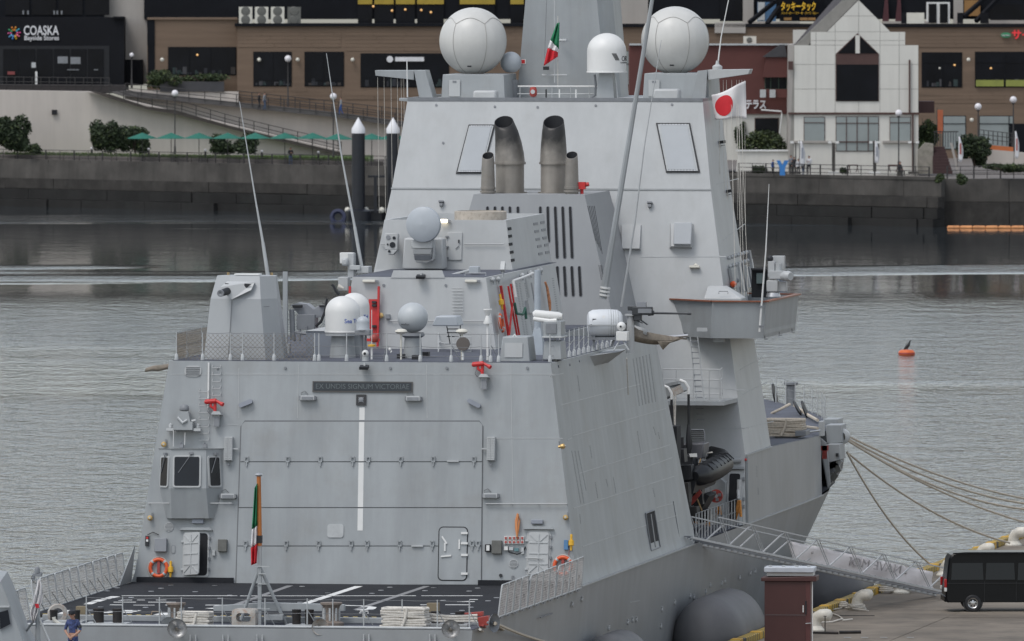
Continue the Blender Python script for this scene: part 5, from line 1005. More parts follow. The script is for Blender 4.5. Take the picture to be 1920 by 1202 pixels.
# bridge wing equipment: dark door, pelorus mast
k = MB(); p0, p1 = W(1408, 558, Y=48), W(1438, 503, Y=48); k.box(((p0.x + p1.x) / 2, 48.2, (p0.z + p1.z) / 2), (p1.x - p0.x, .1, p1.z - p0.z)); dk = k.build('bridge_door', DARK, ship); yb(1418, 512, 1434, 532, 48.0, .1, 'door_window', mat('greenish_glass', (.12, .16, .16), .1), dk); yb(1408, 503, 1438, 507, 47.9, .2, 'door_lintel', BLACK, dk)
wc = yb(1437, 526, 1458, 547, 45.6, .5, 'wing_instrument', PAINT2, bevel=.03); yb(1448, 480, 1470, 508, 46.2, .4, 'instrument_panel', PAINT2, wc); yb(1440, 490, 1452, 520, 45.7, .4, 'instrument_column', PAINT2, wc); yb(1456, 528, 1474, 546, 45.8, .4, 'instrument_case', PAINT2, wc); yb(1442, 508, 1468, 523, 45.6, .45, 'instrument_yoke', FITL, wc)
k = MB(); a = W(1466, 517, Y=45.8); c = W(1477, 518, Y=45.6); k.cyl(a, c, .2, .2, 14); k.cyl(c, c + (c - a) * .5, .22, .16, 14); k.build('searchlight_drum', FITL, wc); k = MB(); k.cyl(W(1459, 494, Y=45.9), W(1459, 508, Y=45.9), .16, n=12); k.build('instrument_drum', FITL, wc); k = MB(); k.ball(W(1444, 485, Y=45.9), .13, 8, 6); k.build('instrument_knob', BLACK, wc); k = MB(); k.lathe([(.3, 0), (.25, .15), (.15, .2)], 12, T(*W(1450, 556, Y=45.8))); k.build('instrument_foot', STEEL, wc)
for x, y in ((1317, 618), (1348, 638)): k = MB(); p = W(x, y, Y=42.4 if y < 630 else 43.2); k.box(p, (.42, .2, .14)); k.build('under_lamp', FITL, ship)
for x, y in ((1434, 629), (1461, 622), (1485, 616)): k = MB(); p = W(x, y, Y=43 + (x - 1434) * .1); k.tube([p, p - HU * .15, p - HU * .15 + Vector((.12, 0, 0))], .02, 5); k.build('drip_pipe', WIRE, wing)
for dx in (0, 1): k = MB(); p = W(1498, 547, Y=50.5); k.cyl(p, p + Vector((.25 + dx * .25, 0, .35 - dx * .2)), .012, n=4); k.build('wing_antenna', FIT, wing)
# ---- ladder beside the platform and railing
for i in range(15):
    y = 640 + i * 10.5; k = MB(); k.cyl(W(1295 + i * .9, y, Y=42.6 + i * -.02), W(1308 + i * .9, y, Y=42.6), .02, n=5); k.build('ladder_rung', FIT, ship)
for x in (1294, 1308): wire([W(x, 632, Y=42.7), W(x + 13, 790 - 35, Y=42.4)], .025, 'ladder_stile', FITL)
def prail(px, py, Y, h): 
    b_ = W(px, py, Y=Y); return stanchion(b_, h, foot=False), b_
prev = None
for x, Y in ((1243, 40.5), (1268, 40.5), (1300, 40.5), (1330, 40.5), (1350, 40.5), (1354, 42.2)):
    b_ = Vector((W(x, 752, Y=Y).x, Y, pa.z)); stanchion(b_, 1.25, foot=False, m=PAINT2)
    if prev:
        for hz_ in (1.25, .85, .3): wire([prev + HU * hz_, b_ + HU * hz_], .022, 'platform_rail', PAINT2, plat)
    prev = b_
# davit arm with falls
k = MB(); k.bar(W(1242, 742, Y=39.4), W(1283, 724, Y=37.5), .25, .35); k.bar(W(1240, 725, Y=39.4), W(1275, 717, Y=37.5), .12, .12); dv = k.build('davit', PAINT, ship); k = MB(); k.box(W(1268, 733, Y=37.2), (.5, .3, .3), RY(-25).to_3x3()); k.build('davit_head', RUST, dv)
for x, y0, y1 in ((1259, 745, 870), (1291, 735, 868)):
    k = MB(); c = W(x - 5 if x < 1270 else x - 7, y0 - 5, Y=36.8); k.tube([W(x - 16, y0 - 22, Y=37), W(x - 6, y0 - 18, Y=36.9), W(x, y0 - 8, Y=36.9), W(x + .5, y0 + 4, Y=36.9)], .06, 7); k.build('white_guide', WHITE, dv)
    wire([W(x, y0, Y=36.9), W(x + .5, 800, Y=36.9)], .05, 'boat_fall', BLACK); k = MB(); k.tube([W(x, 795, Y=36.9), W(x, 812, Y=36.9), W(x + 1, 835, Y=36.9), W(x, 850, Y=36.9)], [.05, .1, .14, .08], 7); k.build('fall_block', BLACK, ship)
wire([W(1263, 740, Y=36.9), W(1265, 800, Y=36.9)], .02, 'white_fall', ROPEW); wire([W(1267, 740, Y=36.9), W(1266, 800, Y=36.9)], .02, 'white_fall', ROPEW); wire([W(1245, 772, Y=33), W(1250, 785, Y=34), W(1261, 800, Y=36)], .025, 'white_line', ROPEW)
# ---- boat bay interior
k = MB(); k.box((3.05, 36.5, 8), (.1, 13.5, 4)); k.build('bay_inner_wall', BOXB, ship); k = MB(); k.prism([(3.0, 28.5), (7.6, 28.5), (7.6, 29.6), (3.0, 29.6)], 6.02, 10.5); k.build('bay_bulkhead', DARK, ship)  # bay walls coloured dark: shade of the cavity put into their colour
BW = Pl((0, 42.3, 6), (1, 0, 0), (0, SY(8.7), 8.7))
d3 = pbox(BW, 1362, 884, 1392, 976, .05, 'bay_door_frame', PAINT2, None, .03, r=.12); pbox(BW, 1365.5, 889, 1388.5, 974, .02, 'bay_doorway', DARK, d3, .085, r=.08)
pbox(BW, 1358, 877, 1396, 881, .16, 'rain_hood', PAINT, d3, .04); 
for y in (898, 936, 950): pbox(BW, 1393, y - 2, 1397, y + 4, .1, 'dog', FIT, d3, .05)
k = MB(); k.tube([(-.35, 0, .15), (.3, .02, .15)], .1, 8); k.build('bay_lamp', FITL, ship, BW.M(1376, 865, 0)); k = MB(); k.box((0, 0, .1), (.08, .08, .12)); k.build('red_button', RED, ship, BW.M(1399, 863, 0))
k = MB(); k.tube([W(x, y, Y=40) for x, y in ((1296, 806), (1319, 806), (1321, 812), (1321, 828))], .03, 6); gr = k.build('radiator_grille', FIT, ship)
for i in range(7): k = MB(); k.cyl(W(1296, 808 + i * 3.4, Y=40), W(1320, 808 + i * 3.4, Y=40), .015, n=4); k.build('grille_bar', BLACK, gr)
GEARB = mat('black_gear', (.02, .019, .018), .7, var=.4, scale=4)  # near-black gear colour with random tone
# inflatable boat slung in the bay
boat = thing('inflatable_boat', 'black rigid inflatable boat hanging in the side boat bay', 'boat', T(*W(1310, 880, Y=37)))
BT = mat('boat_rubber', (.010, .011, .013), .45, var=.2, scale=3, spec=.25)
k = MB(); rr = [W(x, y, Y=Y) for x, y, Y in ((1302, 893, 33.6), (1312, 892, 34.2), (1330, 884, 36), (1345, 876, 38), (1355, 870, 39.6), (1350, 858, 40.6), (1332, 850, 41))]; k.tube(rr, [.18, .40, .45, .45, .43, .38, .3], 14); k.build('side_tube', BT, boat)
k = MB(); rr2 = [p + Vector((-2.1, .2, .1)) for p in rr]; k.tube(rr2, [.18, .40, .45, .45, .43, .38, .3], 14); k.build('side_tube', BT, boat)
for i in range(7):
    t = 1.2 + i * .45; j = int(t); p = rr[j].lerp(rr[j + 1], t - j); k = MB(); k.tube([p + Vector((-.15, 0, .44)), p + Vector((.2, .15, .43)), p + Vector((.42, .3, .2))], .025, 5); k.build('grab_line', BLACK, boat)
k = MB(); c = W(1292, 910, Y=36); k.loft([[c + Vector(v) for v in ((-1.3, -2.2, -.9), (.5, -2.4, -.2), (.6, 3, -.1), (-1.3, 3, -.6), (-2.2, 2, 0), (-2.2, -2, 0))], [c + Vector(v) for v in ((-1.3, -2.2, .5), (.7, -2.4, .6), (.8, 3, .7), (-1.3, 3, .6), (-2.2, 2, .6), (-2.2, -2, .6))]]); k.build('boat_hull', BLACK, boat)
slab([(1268, 833), (1320, 831), (1318, 860), (1300, 864), (1272, 850)], 37.2, 1.5, 'console', mat('console_grey', (.10, .10, .11), .4), boat, .05); slab([(1270, 850), (1300, 855), (1302, 888), (1272, 880)], 36.4, 1.2, 'seat_unit', BLACK, boat, .05); slab([(1292, 851), (1306, 850), (1307, 857), (1294, 857)], 36.3, .1, 'console_trim', WHITE, boat, 0)
k = MB(); k.cyl(W(1281, 900, Y=34.4), W(1281, 955, Y=34.2), .42, .3, 12); k.build('outboard_engine', BLACK, boat); k = MB(); k.ball(W(1278, 922, Y=33.8), .09, 8, 6); k.build('engine_lamp', WHITE, boat)
k = MB(); k.box(W(1279, 832, Y=37), (.12, .12, .5)); k.build('console_post', BLACK, boat)
k = MB(); k.tube([W(x, y, Y=36) for x, y in ((1314, 860), (1308, 880), (1299, 890), (1303, 905), (1307, 935), (1316, 958))], .03, 5); tag(k.build('painter_line', mat('tan_line', (.42, .28, .14), .8), None), 'tan line hanging from the inflatable boat', 'rope'); k = MB(); k.tube([W(x, y, Y=38) for x, y in ((1321, 862), (1324, 850), (1336, 848))], .035, 5); k.build('bow_line', ROPEW, boat)
slab([(1278, 954), (1300, 930), (1312, 918), (1316, 924), (1302, 942), (1280, 962)], 35, .1, 'boom_red', DRED, ship, 0); slab([(1290, 962), (1320, 925), (1330, 930), (1308, 968)], 36.5, 2, 'boat_cradle', BLACK, ship); [slab([(x, y + h_), (x + w, y + h_ - 3), (x + w - 2, y), (x + 2, y + 2)], Y, .8, 'stowed_gear', m_, ship) for x, y, w, h_, Y, m_ in ((1262, 842, 22, 28, 33, BLACK), (1268, 872, 30, 30, 33.4, BLACK), (1272, 905, 20, 40, 32.6, GEARB), (1294, 915, 24, 34, 36, BLACK), (1282, 950, 26, 30, 33, GEARB), (1310, 955, 18, 26, 37, BLACK), (1262, 830, 9, 20, 32.5, GEARB))]; slab([(1330, 900), (1346, 893), (1360, 905), (1358, 960), (1332, 965)], 41.6, .5, 'bay_locker', PAINT, ship)
reel = W(1343, 930, Y=40); k = MB(); k.lathe([(.26, -.08), (.26, .08), (.08, .09), (.08, -.09), (.26, -.08)], 24, T(*reel) @ RX(90)); ro = k.build('hose_reel', DRED, ship)
for a in range(0, 360, 90): k = MB(); k.box(reel + Vector((.15 * math.cos(R(a + 20)), -.1, .15 * math.sin(R(a + 20)))), (.12, .03, .12)); k.build('reel_spoke', FIT, ro)
for x, y0, y1 in ((1385, 938, 972), (1325, 958, 990), (1301, 968, 985), (1347, 950, 968)):
    k = MB(); k.tube([W(x, y0, Y=39) + HU * .0, W(x - 3, (y0 + y1) / 2, Y=39), W(x - 4, y1, Y=39), W(x + 1, (y0 + y1) / 2, Y=39), W(x + 4, y1 - 3, Y=39), W(x + 2, y0, Y=39)], .06, 5); o = k.build('rope_hank', mat('orange_rope', (.55, .24, .06), .8, var=.3, scale=10) if 'orange_rope' not in MATS else MATS['orange_rope'], None); tag(o, {1385: 'orange rope hank hanging on the rail beside the bay doorway', 1325: 'orange rope hank hanging from the boat bay rail, nearest the stern but one', 1301: 'small orange rope bundle at the dark aft corner of the boat bay', 1347: 'short orange strap hanging below the red hose reel'}[x], 'rope', 'orange rope hanks in the boat bay')
prev = None
for i in range(16):
    Y = 30.2 + i * .82; b_ = Vector((8.1, Y, 6.02)); stanchion(b_, 1.05, foot=False, brace=Vector((-.4, .3, 0)) if i % 3 == 0 else None)
    if prev:
        for hz_ in (1.05, .55): wire([prev + HU * hz_, b_ + HU * hz_], .012)
    prev = b_
k = MB(); k.tube([Vector((8.1, 42.2, z)) for z in (6.0, 7, 7.8)], .09, 8); k.tube([Vector((8.1, 42.0, 6.8)), Vector((8.15, 41.6, 7.1)), Vector((8.1, 41.9, 7.4))], .06, 6); k.build('fairlead_post', FITL, ship)
k = MB(); k.bar((hb(43) + .01, 43.05, 6.05), (hb(43) - .03, 43.2, 8.65), .1, .12); k.build('bay_edge', PAINT, ship)
# hull side marks forward
for x, y0, y1 in ((1418, 873, 895), (1421, 915, 928), (1465, 850, 862), (1453, 853, 864)): ventrow(Pl((8.28, 55, 6), (0, 1, 0), (8.22, 55, 8.7)), x, y0, x + 1, y1, 8, .3)
for pts in ([(1456, 840), (1466, 898)],): seam(Pl((8.28, 55, 6), (0, 1, 0), (8.22, 55, 8.7)), pts)
# ---- bow: rail, rope stack, bitts, fairlead boxes
prev = None
for Y in (61, 64, 67, 70, 73, 75.5, 77.5, 79.5, 81.5, 83.5, 85.5, 87.5, 89.5):
    if Y < 72: continue
    b_ = Vector((hb(Y) - .2, Y, fz(Y))); stanchion(b_, 1.1, foot=False, brace=Vector((-.45, .2, 0)) if int(Y * 2) % 4 == 0 else None)
    if prev:
        for hz_ in (1.1, .7, .35): wire([prev + HU * hz_, b_ + HU * hz_])
    prev = b_
def winding(px, py, w, h_, d, Y, name, label, m, loops=9):
    p = W(px, py, Y=Y); M = T(*p); k = MB(); rnd = random.Random(px)
    for i in range(loops):
        z = .05 + i * h_ / loops; e = rnd.uniform(-.06, .06); k.tube([(-w / 2 + e, -d / 2, z), (-w / 6, -d / 2 - .05, z + rnd.uniform(-.04, .04)), (w / 6, -d / 2 - .03, z + rnd.uniform(-.04, .04)), (w / 2 + e, -d / 2, z), (w / 2 + .08 + e, 0, z), (w / 2, d / 2, z), (-w / 2, d / 2, z), (-w / 2 - .08 + e, 0, z)], h_ / loops * .56, 6, closed=True)
        k.tube([(-w / 2 + .1, -d / 4, z), (w / 2 - .1, -d / 4 - .02, z + .02), (w / 2 - .05, d / 4, z), (-w / 2 + .1, d / 4, z)], h_ / loops * .55, 6, closed=True)
    k.tube([(w * .1, -d / 2 - .05, h_ + .02), (w * .05, -d / 2 - .1, h_ * .5), (-.05 * w, -d / 2 - .1, .05)], h_ / loops * .6, 6); return tag(k.build(name, m, None, M), label, 'rope')
winding(1472, 818, 1.5, .72, 1.2, 63, 'rope_stack', 'flaked mooring rope stacked on the foredeck by the bow', ROPE, 8)
slab([(1452, 815), (1492, 816), (1490, 822), (1452, 824)], 62.6, 1.4, 'rope_rack', FIT, ship)
k = MB(); p = Vector((6.3, 77, fz(77))); 
bt = W(1483, 762, Z=8.6); k = MB(); k.lathe([(.2, 0), (.2, .9), (.32, .95), (.32, 1.05), (.001, 1.06)], 14, T(*bt)); k.build('bollard', FIT, ship); k = MB(); k.lathe([(.5, -.03), (.5, .03), (.001, .05)], 18, T(*(bt - Vector((.7, 0, -.5)))) @ RY(78)); k.build('rat_guard', BLACK, ship); k = MB(); k.lathe([(.4, -.03), (.4, .03), (.001, .05)], 18, T(*W(1509, 768, Z=9.0)) @ RY(70)); k.build('rat_guard', BLACK, ship); k = MB(); k.lathe([(.35, -.03), (.35, .03), (.001, .05)], 18, T(*W(1495, 765, Z=9.0)) @ RY(60)); k.build('rat_guard', BLACK, ship)
tag(MB().tube([W(1447, 775, Z=8.7), W(1462, 768, Z=8.9), W(1481, 758, Z=9.1)], .06, 6).build('mooring_rope', ROPE, None), 'thin rope led from the dark winch bollard across the foredeck', 'rope')
tag(MB().tube([W(1490, 760, Z=9.0), W(1510, 775, Z=8.8), W(1533, 788, Z=8.75)], .07, 6).build('mooring_rope', ROPE, None), 'rope led along the bow rail from the bollard', 'rope')
tag(MB().tube([W(1490, 797, Z=8.75), W(1510, 800, Z=8.75), W(1533, 803, Z=8.8)], .06, 6).build('mooring_rope', ROPE, None), 'rope led across the foredeck beside the rope stack', 'rope')
slab([(1491, 808), (1511, 808), (1511, 817), (1491, 818)], 62, 1.2, 'deck_winch', FIT, ship); wire([W(1511, 811, Y=63), W(1538, 807, Y=64)], .04, 'rail_bar', FITL); slab([(1535, 790), (1543, 790), (1543, 818), (1535, 818)], 65.5, .6, 'fairlead', FITL, ship)
for pts, Y, nm in (([(1543, 786), (1571, 786), (1572, 796), (1543, 796)], 70, 'fender_box'), ([(1548, 797), (1577, 797), (1580, 830), (1550, 832)], 68, 'fender_box'), ([(1550, 833), (1574, 833), (1576, 862), (1552, 868)], 67, 'mooring_box')):
    slab(pts, Y, 1.6, nm, PAINT, ship, .02)
k = MB(); p = W(1580, 818, Y=69); k.lathe([(.2, 0), (.34, .1), (.34, .5), (.2, .6)], 14, T(*p) @ RX(90)); k.build('roller_fairlead', FITL, ship)
slab([(1548, 868), (1577, 862), (1574, 880), (1568, 890), (1557, 908), (1553, 890)], 68.5, 1.0, 'anchor_gear', FIT, ship)
for i in range(14): k = MB(); random.seed(i + 40); p = W(random.uniform(1552, 1572), random.uniform(868, 902) - 4, Y=67.6); k.box(p, (random.uniform(.1, .35), .3, random.uniform(.1, .4)), RY(random.uniform(-40, 40)).to_3x3()); k.build('gear_piece', random.choice((FIT, FITL, BOXB)), ship)
k = MB(); k.box(W(1547, 848, Y=66.5), (.2, .3, .55)); k.box(W(1545, 840, Y=66.5), (.35, .3, .2)); k.build('orange_bag', DRED, ship); slab([(1567, 850), (1572, 850), (1572, 856), (1567, 856)], 66.9, .1, 'box_vent', BLACK, ship, 0)
slab([(1536, 819), (1549, 830), (1554, 868), (1557, 908), (1553, 914)], 66.35, .1, 'recess_cover', PAINT, ship)  # added cover plate, hides the dark shade left behind the plating edge
# ---- flight deck markings
ZD = 6.018
def dmark(pts, m=LINE, name='deck_marking'):
    k = MB(); k.poly([W(x, y, Z=ZD) for x, y in pts]); return k.build(name, m, ship)
def dline(xa, ya, xb, yb_, w, m=LINE):
    a, c = W(xa, ya, Z=ZD), W(xb, yb_, Z=ZD); d = (c - a); d.z = 0; n = Vector((-d.y, d.x, 0)).normalized() * w / 2; k = MB(); k.poly([a + n, c + n, c - n, a - n]); return k.build('deck_marking', m, ship)
dline(673, 1099, 569, 1132.5, .30); dline(544, 1098, 424, 1140, .24, LINEG); dline(800, 1099, 668, 1143, .24, LINEG)
dline(228, 1117, 445, 1117, .25); dline(450, 1117.3, 780, 1117, .25); dline(790, 1117, 905, 1117, .25)
for xa, ya, xb, yb_, w in ((217, 1118, 197, 1123, .35), (192, 1124, 178, 1128, .35), (175, 1129, 164, 1133, .3), (206, 1134, 230, 1134.2, .3), (250, 1134.6, 290, 1134.6, .25), (310, 1134.5, 345, 1134.5, .3), (385, 1134.5, 425, 1134.5, .3), (227, 1125, 248, 1125, .25), (257, 1125, 272, 1125, .25), (292, 1125, 312, 1125, .25), (213, 1129, 255, 1129, .3), (278, 1129, 330, 1129, .3), (435, 1134, 600, 1134, .3), (788, 1134, 808, 1134, .3), (835, 1134, 882, 1134, .3), (857, 1128, 890, 1128, .3), (880, 1124, 896, 1124, .3), (390, 1141, 440, 1138.5, .4), (230, 1149, 250, 1144, .6), (303, 1153, 318, 1149, .6), (120, 1151, 140, 1144, .5), (193, 1149, 215, 1146, .4)): dline(xa, ya, xb, yb_, w)
k = MB(); c = W(640, 1138, Z=ZD); pts = []
arc = [W(x, y, Z=ZD) for x, y in ((600, 1134.5), (640, 1134.8), (680, 1136), (698, 1138.5), (695, 1141.5), (672, 1144))]
rows = []
for i, p in enumerate(arc):
    t = arc[min(i + 1, 5)] - arc[max(i - 1, 0)]; n = Vector((-t.y, t.x, 0)).normalized() * .16; rows.append([p + n, p - n])
k.grid(rows); k.build('deck_marking', LINE, ship)
random.seed(5)
td = None
for i in range(55):
    x, y = random.uniform(-7.3, 7.3), random.uniform(-18, -1); x, y = round(x / 1.6) * 1.6, round(y / 1.9) * 1.9
    M = T(x, y, ZD + .002)
    if td is None: td = MB().lathe([(.11, 0), (.09, .015), (.04, .008), (.001, .008)], 8).build('tie_down', STEEL, ship, M)
    else: inst(td, M, ship)
# yellow and black edge strip, step
k = MB(); YB = mat('hazard_stripe', (.5, .36, .10), .6); nt_ = YB.node_tree; bs = nt_.nodes['Principled BSDF']
wv = node(nt_, 'ShaderNodeTexWave', bands_direction='DIAGONAL'); wv.inputs['Scale'].default_value = 1.9; tc_ = node(nt_, 'ShaderNodeNewGeometry'); nt_.links.new(tc_.outputs['Position'], wv.inputs['Vector']); crp = node(nt_, 'ShaderNodeValToRGB'); crp.color_ramp.interpolation = 'CONSTANT'; crp.color_ramp.elements[0].color = (.025, .025, .025, 1); crp.color_ramp.elements[1].color = (.52, .40, .16, 1); crp.color_ramp.elements[1].position = .5; nt_.links.new(wv.outputs['Fac'], crp.inputs[0]); nt_.links.new(crp.outputs[0], bs.inputs['Base Color'])
k.box((0, -19.03, 5.96), (15.8, .05, .10)); k.build('edge_strip', YB, ship); k = MB(); k.box((0, -19.35, 5.82), (15.9, .55, .12)); k.build('edge_step', PAINT, ship, bevel=.02)
# ---- flight deck safety net frames
def net_panel(w, h_):
    k = MB(); r = .028; k.tube([(-w / 2, 0, 0), (-w / 2, 0, h_ - .12), (-w / 2 + .04, 0, h_ - .03), (-w / 2 + .12, 0, h_), (w / 2 - .12, 0, h_), (w / 2 - .04, 0, h_ - .03), (w / 2, 0, h_ - .12), (w / 2, 0, 0)], r, 6, closed=True); return k
def net_mesh(w, h_):
    k = MB(); nx, nz = 10, 13
    for i in range(1, nx): k.bar((-w / 2 + w * i / nx, 0, .03), (-w / 2 + w * i / nx, 0, h_ - .03), .012)
    for j in range(1, nz): k.bar((-w / 2, 0, h_ * j / nz), (w / 2, 0, h_ * j / nz), .012)
    return k
NETM = mat('net_wire', (.42, .40, .39), .6, var=.1); PW, PH = 1.42, 1.12
fr0 = nm0 = sp0 = None
NPX = [-1.15 - 1.48 * i for i in range(12)] + [-19.9, -21.6]
for sgn in (-1, 1):
    for i, y in enumerate(NPX):
        if sgn > 0 and i > 11: continue
        w_ = hb(y); lean = 6 + (i * 7 % 5) * .8 if sgn < 0 else 4 + (i * 5 % 4)
        M = T(sgn * (w_ + .10), y, 5.98 if y > -19 else 5.8) @ RY(sgn * lean) @ RZ(90)
        if fr0 is None: fr0 = net_panel(PW, PH).build('net_frame', FITL, ship, M); nm0 = net_mesh(PW, PH).build('net', NETM, fr0, M)
        else: f_ = inst(fr0, M, ship); inst(nm0, M, f_)
        Ms = T(sgn * (w_ - .0), y, 6.0)
        if i < 12:
            k = MB(); k.cyl((sgn * -.0, .55, .0), (sgn * .16, -.2, .5), .014, n=4); k.build('net_stay', WIRE, ship, Ms)
            k = MB(); k.box((sgn * .06, 0, -.06), (.14, .5, .08)); k.build('net_hinge', FIT, ship, Ms)
# port foot flare of the hangar
k = MB(); k.add([(-8.2, -.05, 6.02), (-8.2, -2.3, 6.02), (-8.26, -2.3, 6.02), (-8.1, .2, 7.4), (-8.3, .1, 6.02)], [(0, 1, 3), (1, 2, 3), (2, 4, 3), (4, 0, 3)]); k.build('side_bracket', PAINT, ship); k = MB(); k.add([(8.2, -.05, 6.02), (8.2, -1.2, 6.02), (8.26, -1.2, 6.02), (8.12, .2, 7.2), (8.3, .1, 6.02)], [(0, 1, 3), (1, 2, 3), (2, 4, 3), (4, 0, 3)]); k.build('side_bracket', PAINT, ship)
# ---- stern mooring deck gear
ZM = 5.82
def mp_(px, py): return W(px, py, Z=ZM)
def oncol(px, Y): p = W(px, 1170, Y=Y); return Vector((p.x, Y, ZM))
k = MB(); k.tube([(x, -22.55, ZM + .03) for x in (-7.9, -4, 0, 4, 7.9)], .05, 8); k.build('stern_coaming', FITL, ship)
k = MB(); k.box((-.0, -20.0, ZM + .12), (15.0, .25, .2)); k.build('deck_sill', PAINT, ship, bevel=.02)
prev = None
for px in (162, 230, 299, 340, 417, 497, 576, 624, 682, 754, 820, 880):
    b_ = oncol(px, -22.4); stanchion(b_, 1.0, foot=False, brace=Vector((.3, .35, .02)) if px not in (340, 624) else None)
    if prev:
        for hz_ in (.97, .5): wire(sag(prev + HU * hz_, b_ + HU * hz_, .02))
    prev = b_
RUSTD = mat('rusty_black_bitt', (.018, .016, .016), .7, var=.4, scale=3, dirt=(.06, .03, .02), dirt_amt=.5)
def bitts(pxs, pyt, pyb, wpx, Y):
    c = None
    for i, px in enumerate(pxs):
        p = oncol(px, Y); s = ppm(p); r = wpx / 2 / s; h_ = (pyb - pyt) / s; k = MB(); k.lathe([(r * .95, 0), (r * .95, h_ - .08), (r * 1.03, h_ - .06), (r * 1.03, h_), (.001, h_ + .01)], 16, T(*p))
        if i == 0: c = k.build('mooring_bitts', RUSTD, ship)
        else: k.build('bitt', RUSTD, c)
    a, b_ = oncol(pxs[0] - wpx, Y), oncol(pxs[-1] + wpx, Y); k = MB(); k.box(((a.x + b_.x) / 2, Y, ZM + .04), (b_.x - a.x, .9, .08)); k.build('bitt_plate', FITL, c)
bitts((185, 221), 1149, 1180, 21, -21.9); bitts((556, 580), 1146, 1178, 17, -21.8); bitts((101, 143), 1146, 1170, 15, -21.0); bitts((817, 862), 1133, 1160, 18, -20.6)
def capstan(px, Y, m, s=1.0):
    p = oncol(px, Y); k = MB(); k.lathe([(.42 * s, 0), (.42 * s, .12 * s), (.25 * s, .2 * s), (.23 * s, .5 * s), (.3 * s, .68 * s), (.36 * s, .72 * s), (.36 * s, .78 * s), (.001, .8 * s)], 18, T(*p)); o = k.build('capstan', m, ship)
    for a in range(0, 360, 45): k = MB(); k.box(p + Vector((.27 * s * math.cos(R(a)), .27 * s * math.sin(R(a)), .4 * s)), (.06, .06, .42 * s), RZ(a).to_3x3()); k.build('whelp', FITL, o)
CAPS = mat('capstan_rusty', (.20, .165, .14), .6, var=.3, scale=5, dirt=(.10, .05, .03), dirt_amt=.6); capstan(621, -21.5, CAPS, 1.05); capstan(330, -21.2, CAPS, .95)
winding(367, 1181, 1.05, .62, .8, -21.9, 'rope_stack', 'coil of pale mooring rope on the stern left of the ensign staff', ROPEW, 7); winding(760, 1182, 1.45, .78, .9, -21.9, 'rope_stack', 'largest pile of pale mooring rope on the stern deck', ROPEW, 9); winding(742, 1182, .7, .7, .7, -21.3, 'rope_stack', 'pale rope pile tight behind the largest stern rope pile', ROPEW, 8)
for i, dz in enumerate((.12, .22, .32)): tag(MB().tube([oncol(790, -21.7) + HU * (.15 + dz), oncol(820, -21.6) + HU * (.1 + dz), oncol(850, -21.5) + HU * (.12 + dz * .8), oncol(895, -21.4) + HU * (.1 + dz)], .045, 6).build('mooring_rope', ROPEW, None), ('lowest', 'middle', 'uppermost')[i] + ' of the pale ropes led from the stern rope pile to starboard', 'rope')
def chock(x0, x1, y0, y1, Y):
    p = oncol((x0 + x1) / 2, Y); s = ppm(p); w, h_ = (x1 - x0) / s, (y1 - y0) / s; k = MB(); out = rrect(w, h_, .12); inn = rrect(w * .62, h_ * .5, .12); n = len(out)
    vs = [Vector((x, -.3, y + h_ / 2)) for x, y in out] + [Vector((x, -.34, y + h_ / 2 + .02)) for x, y in inn] + [Vector((x, .3, y + h_ / 2)) for x, y in out] + [Vector((x, .3, y + h_ / 2 + .02)) for x, y in inn]
    fs = [];
    for i in range(n):
        j = (i + 1) % n; fs += [(i, j, n + j, n + i), (2 * n + i, 3 * n + i, 3 * n + j, 2 * n + j), (i, 2 * n + i, 2 * n + j, j), (n + i, n + j, 3 * n + j, 3 * n + i)]
    k.add(vs, fs); return k.build('panama_chock', RUST, ship, T(*p))
chock(437, 482, 1149, 1183, -22.2)
def rat_disc(px, py, Y, r, m=STEEL, tilt=0):
    p = W(px, py, Y=Y); k = MB(); k.lathe([(.03, -.12), (r * .4, -.05), (r * .75, .02), (r, .1), (r * 1.02, .12), (r, .1)], 24, T(*p) @ RZ(tilt) @ RX(90) @ RY(10)); k.lathe([(.05, .1), (.05, -.2)], 8, T(*p) @ RZ(tilt) @ RX(90)); o = k.build('rat_guard_cone', m, None, None); return o
tag(rat_disc(332, 1178, -23.1, .33), 'metal rat guard cone on the stern line left of the ensign staff', 'rat guard', 'rat guards'); tag(rat_disc(845, 1179, -23.1, .31), 'metal rat guard cone near the right end of the stern', 'rat guard', 'rat guards'); tag(rat_disc(600, 1175, -22.5, .28, RUST), 'rusty round fairlead cone beside the capstan', 'rat guard', 'rat guards'); tag(rat_disc(922, 1168, -21.5, .32, FIT, 55), 'dark rat guard disc turned edge-on at the starboard quarter', 'rat guard', 'rat guards'); tag(rat_disc(317, 1173, -22.3, .3, FITL), 'pale rat guard disc just behind the left stern cone', 'rat guard', 'rat guards')
for x, y0 in ((362, 1190), (423, 1190), (487, 1190), (687, 1189), (811, 1189)):
    for dx in (-5, 5): k = MB(); p = W(x + dx, y0, Y=-22.68); k.cyl(p, p - HU * .4, .03, n=6); k.build('transom_step', FITL, ship)
slab([(400, 1136), (500, 1130), (645, 1134), (645, 1146), (400, 1146)], -20.6, .3, 'stern_beam', PAINT, ship); slab([(495, 1153), (530, 1153), (530, 1163), (495, 1163)], -21, .3, 'stern_box', PAINT, ship)
slab([(800, 1131), (822, 1131), (822, 1148), (800, 1148)], -19.8, .3, 'canvas_box', mat('tan_canvas', (.21, .17, .11), .8), ship); slab([(142, 1137), (160, 1137), (160, 1160), (142, 1160)], -19.8, .3, 'canvas_box', MATS['tan_canvas'], ship)
slab([(895, 1158), (915, 1155), (918, 1172), (898, 1175)], -21, .4, 'red_locker', DRED, ship); slab([(868, 1150), (905, 1147), (905, 1155), (868, 1157)], -20.3, .3, 'red_hose_box', DRED, ship)
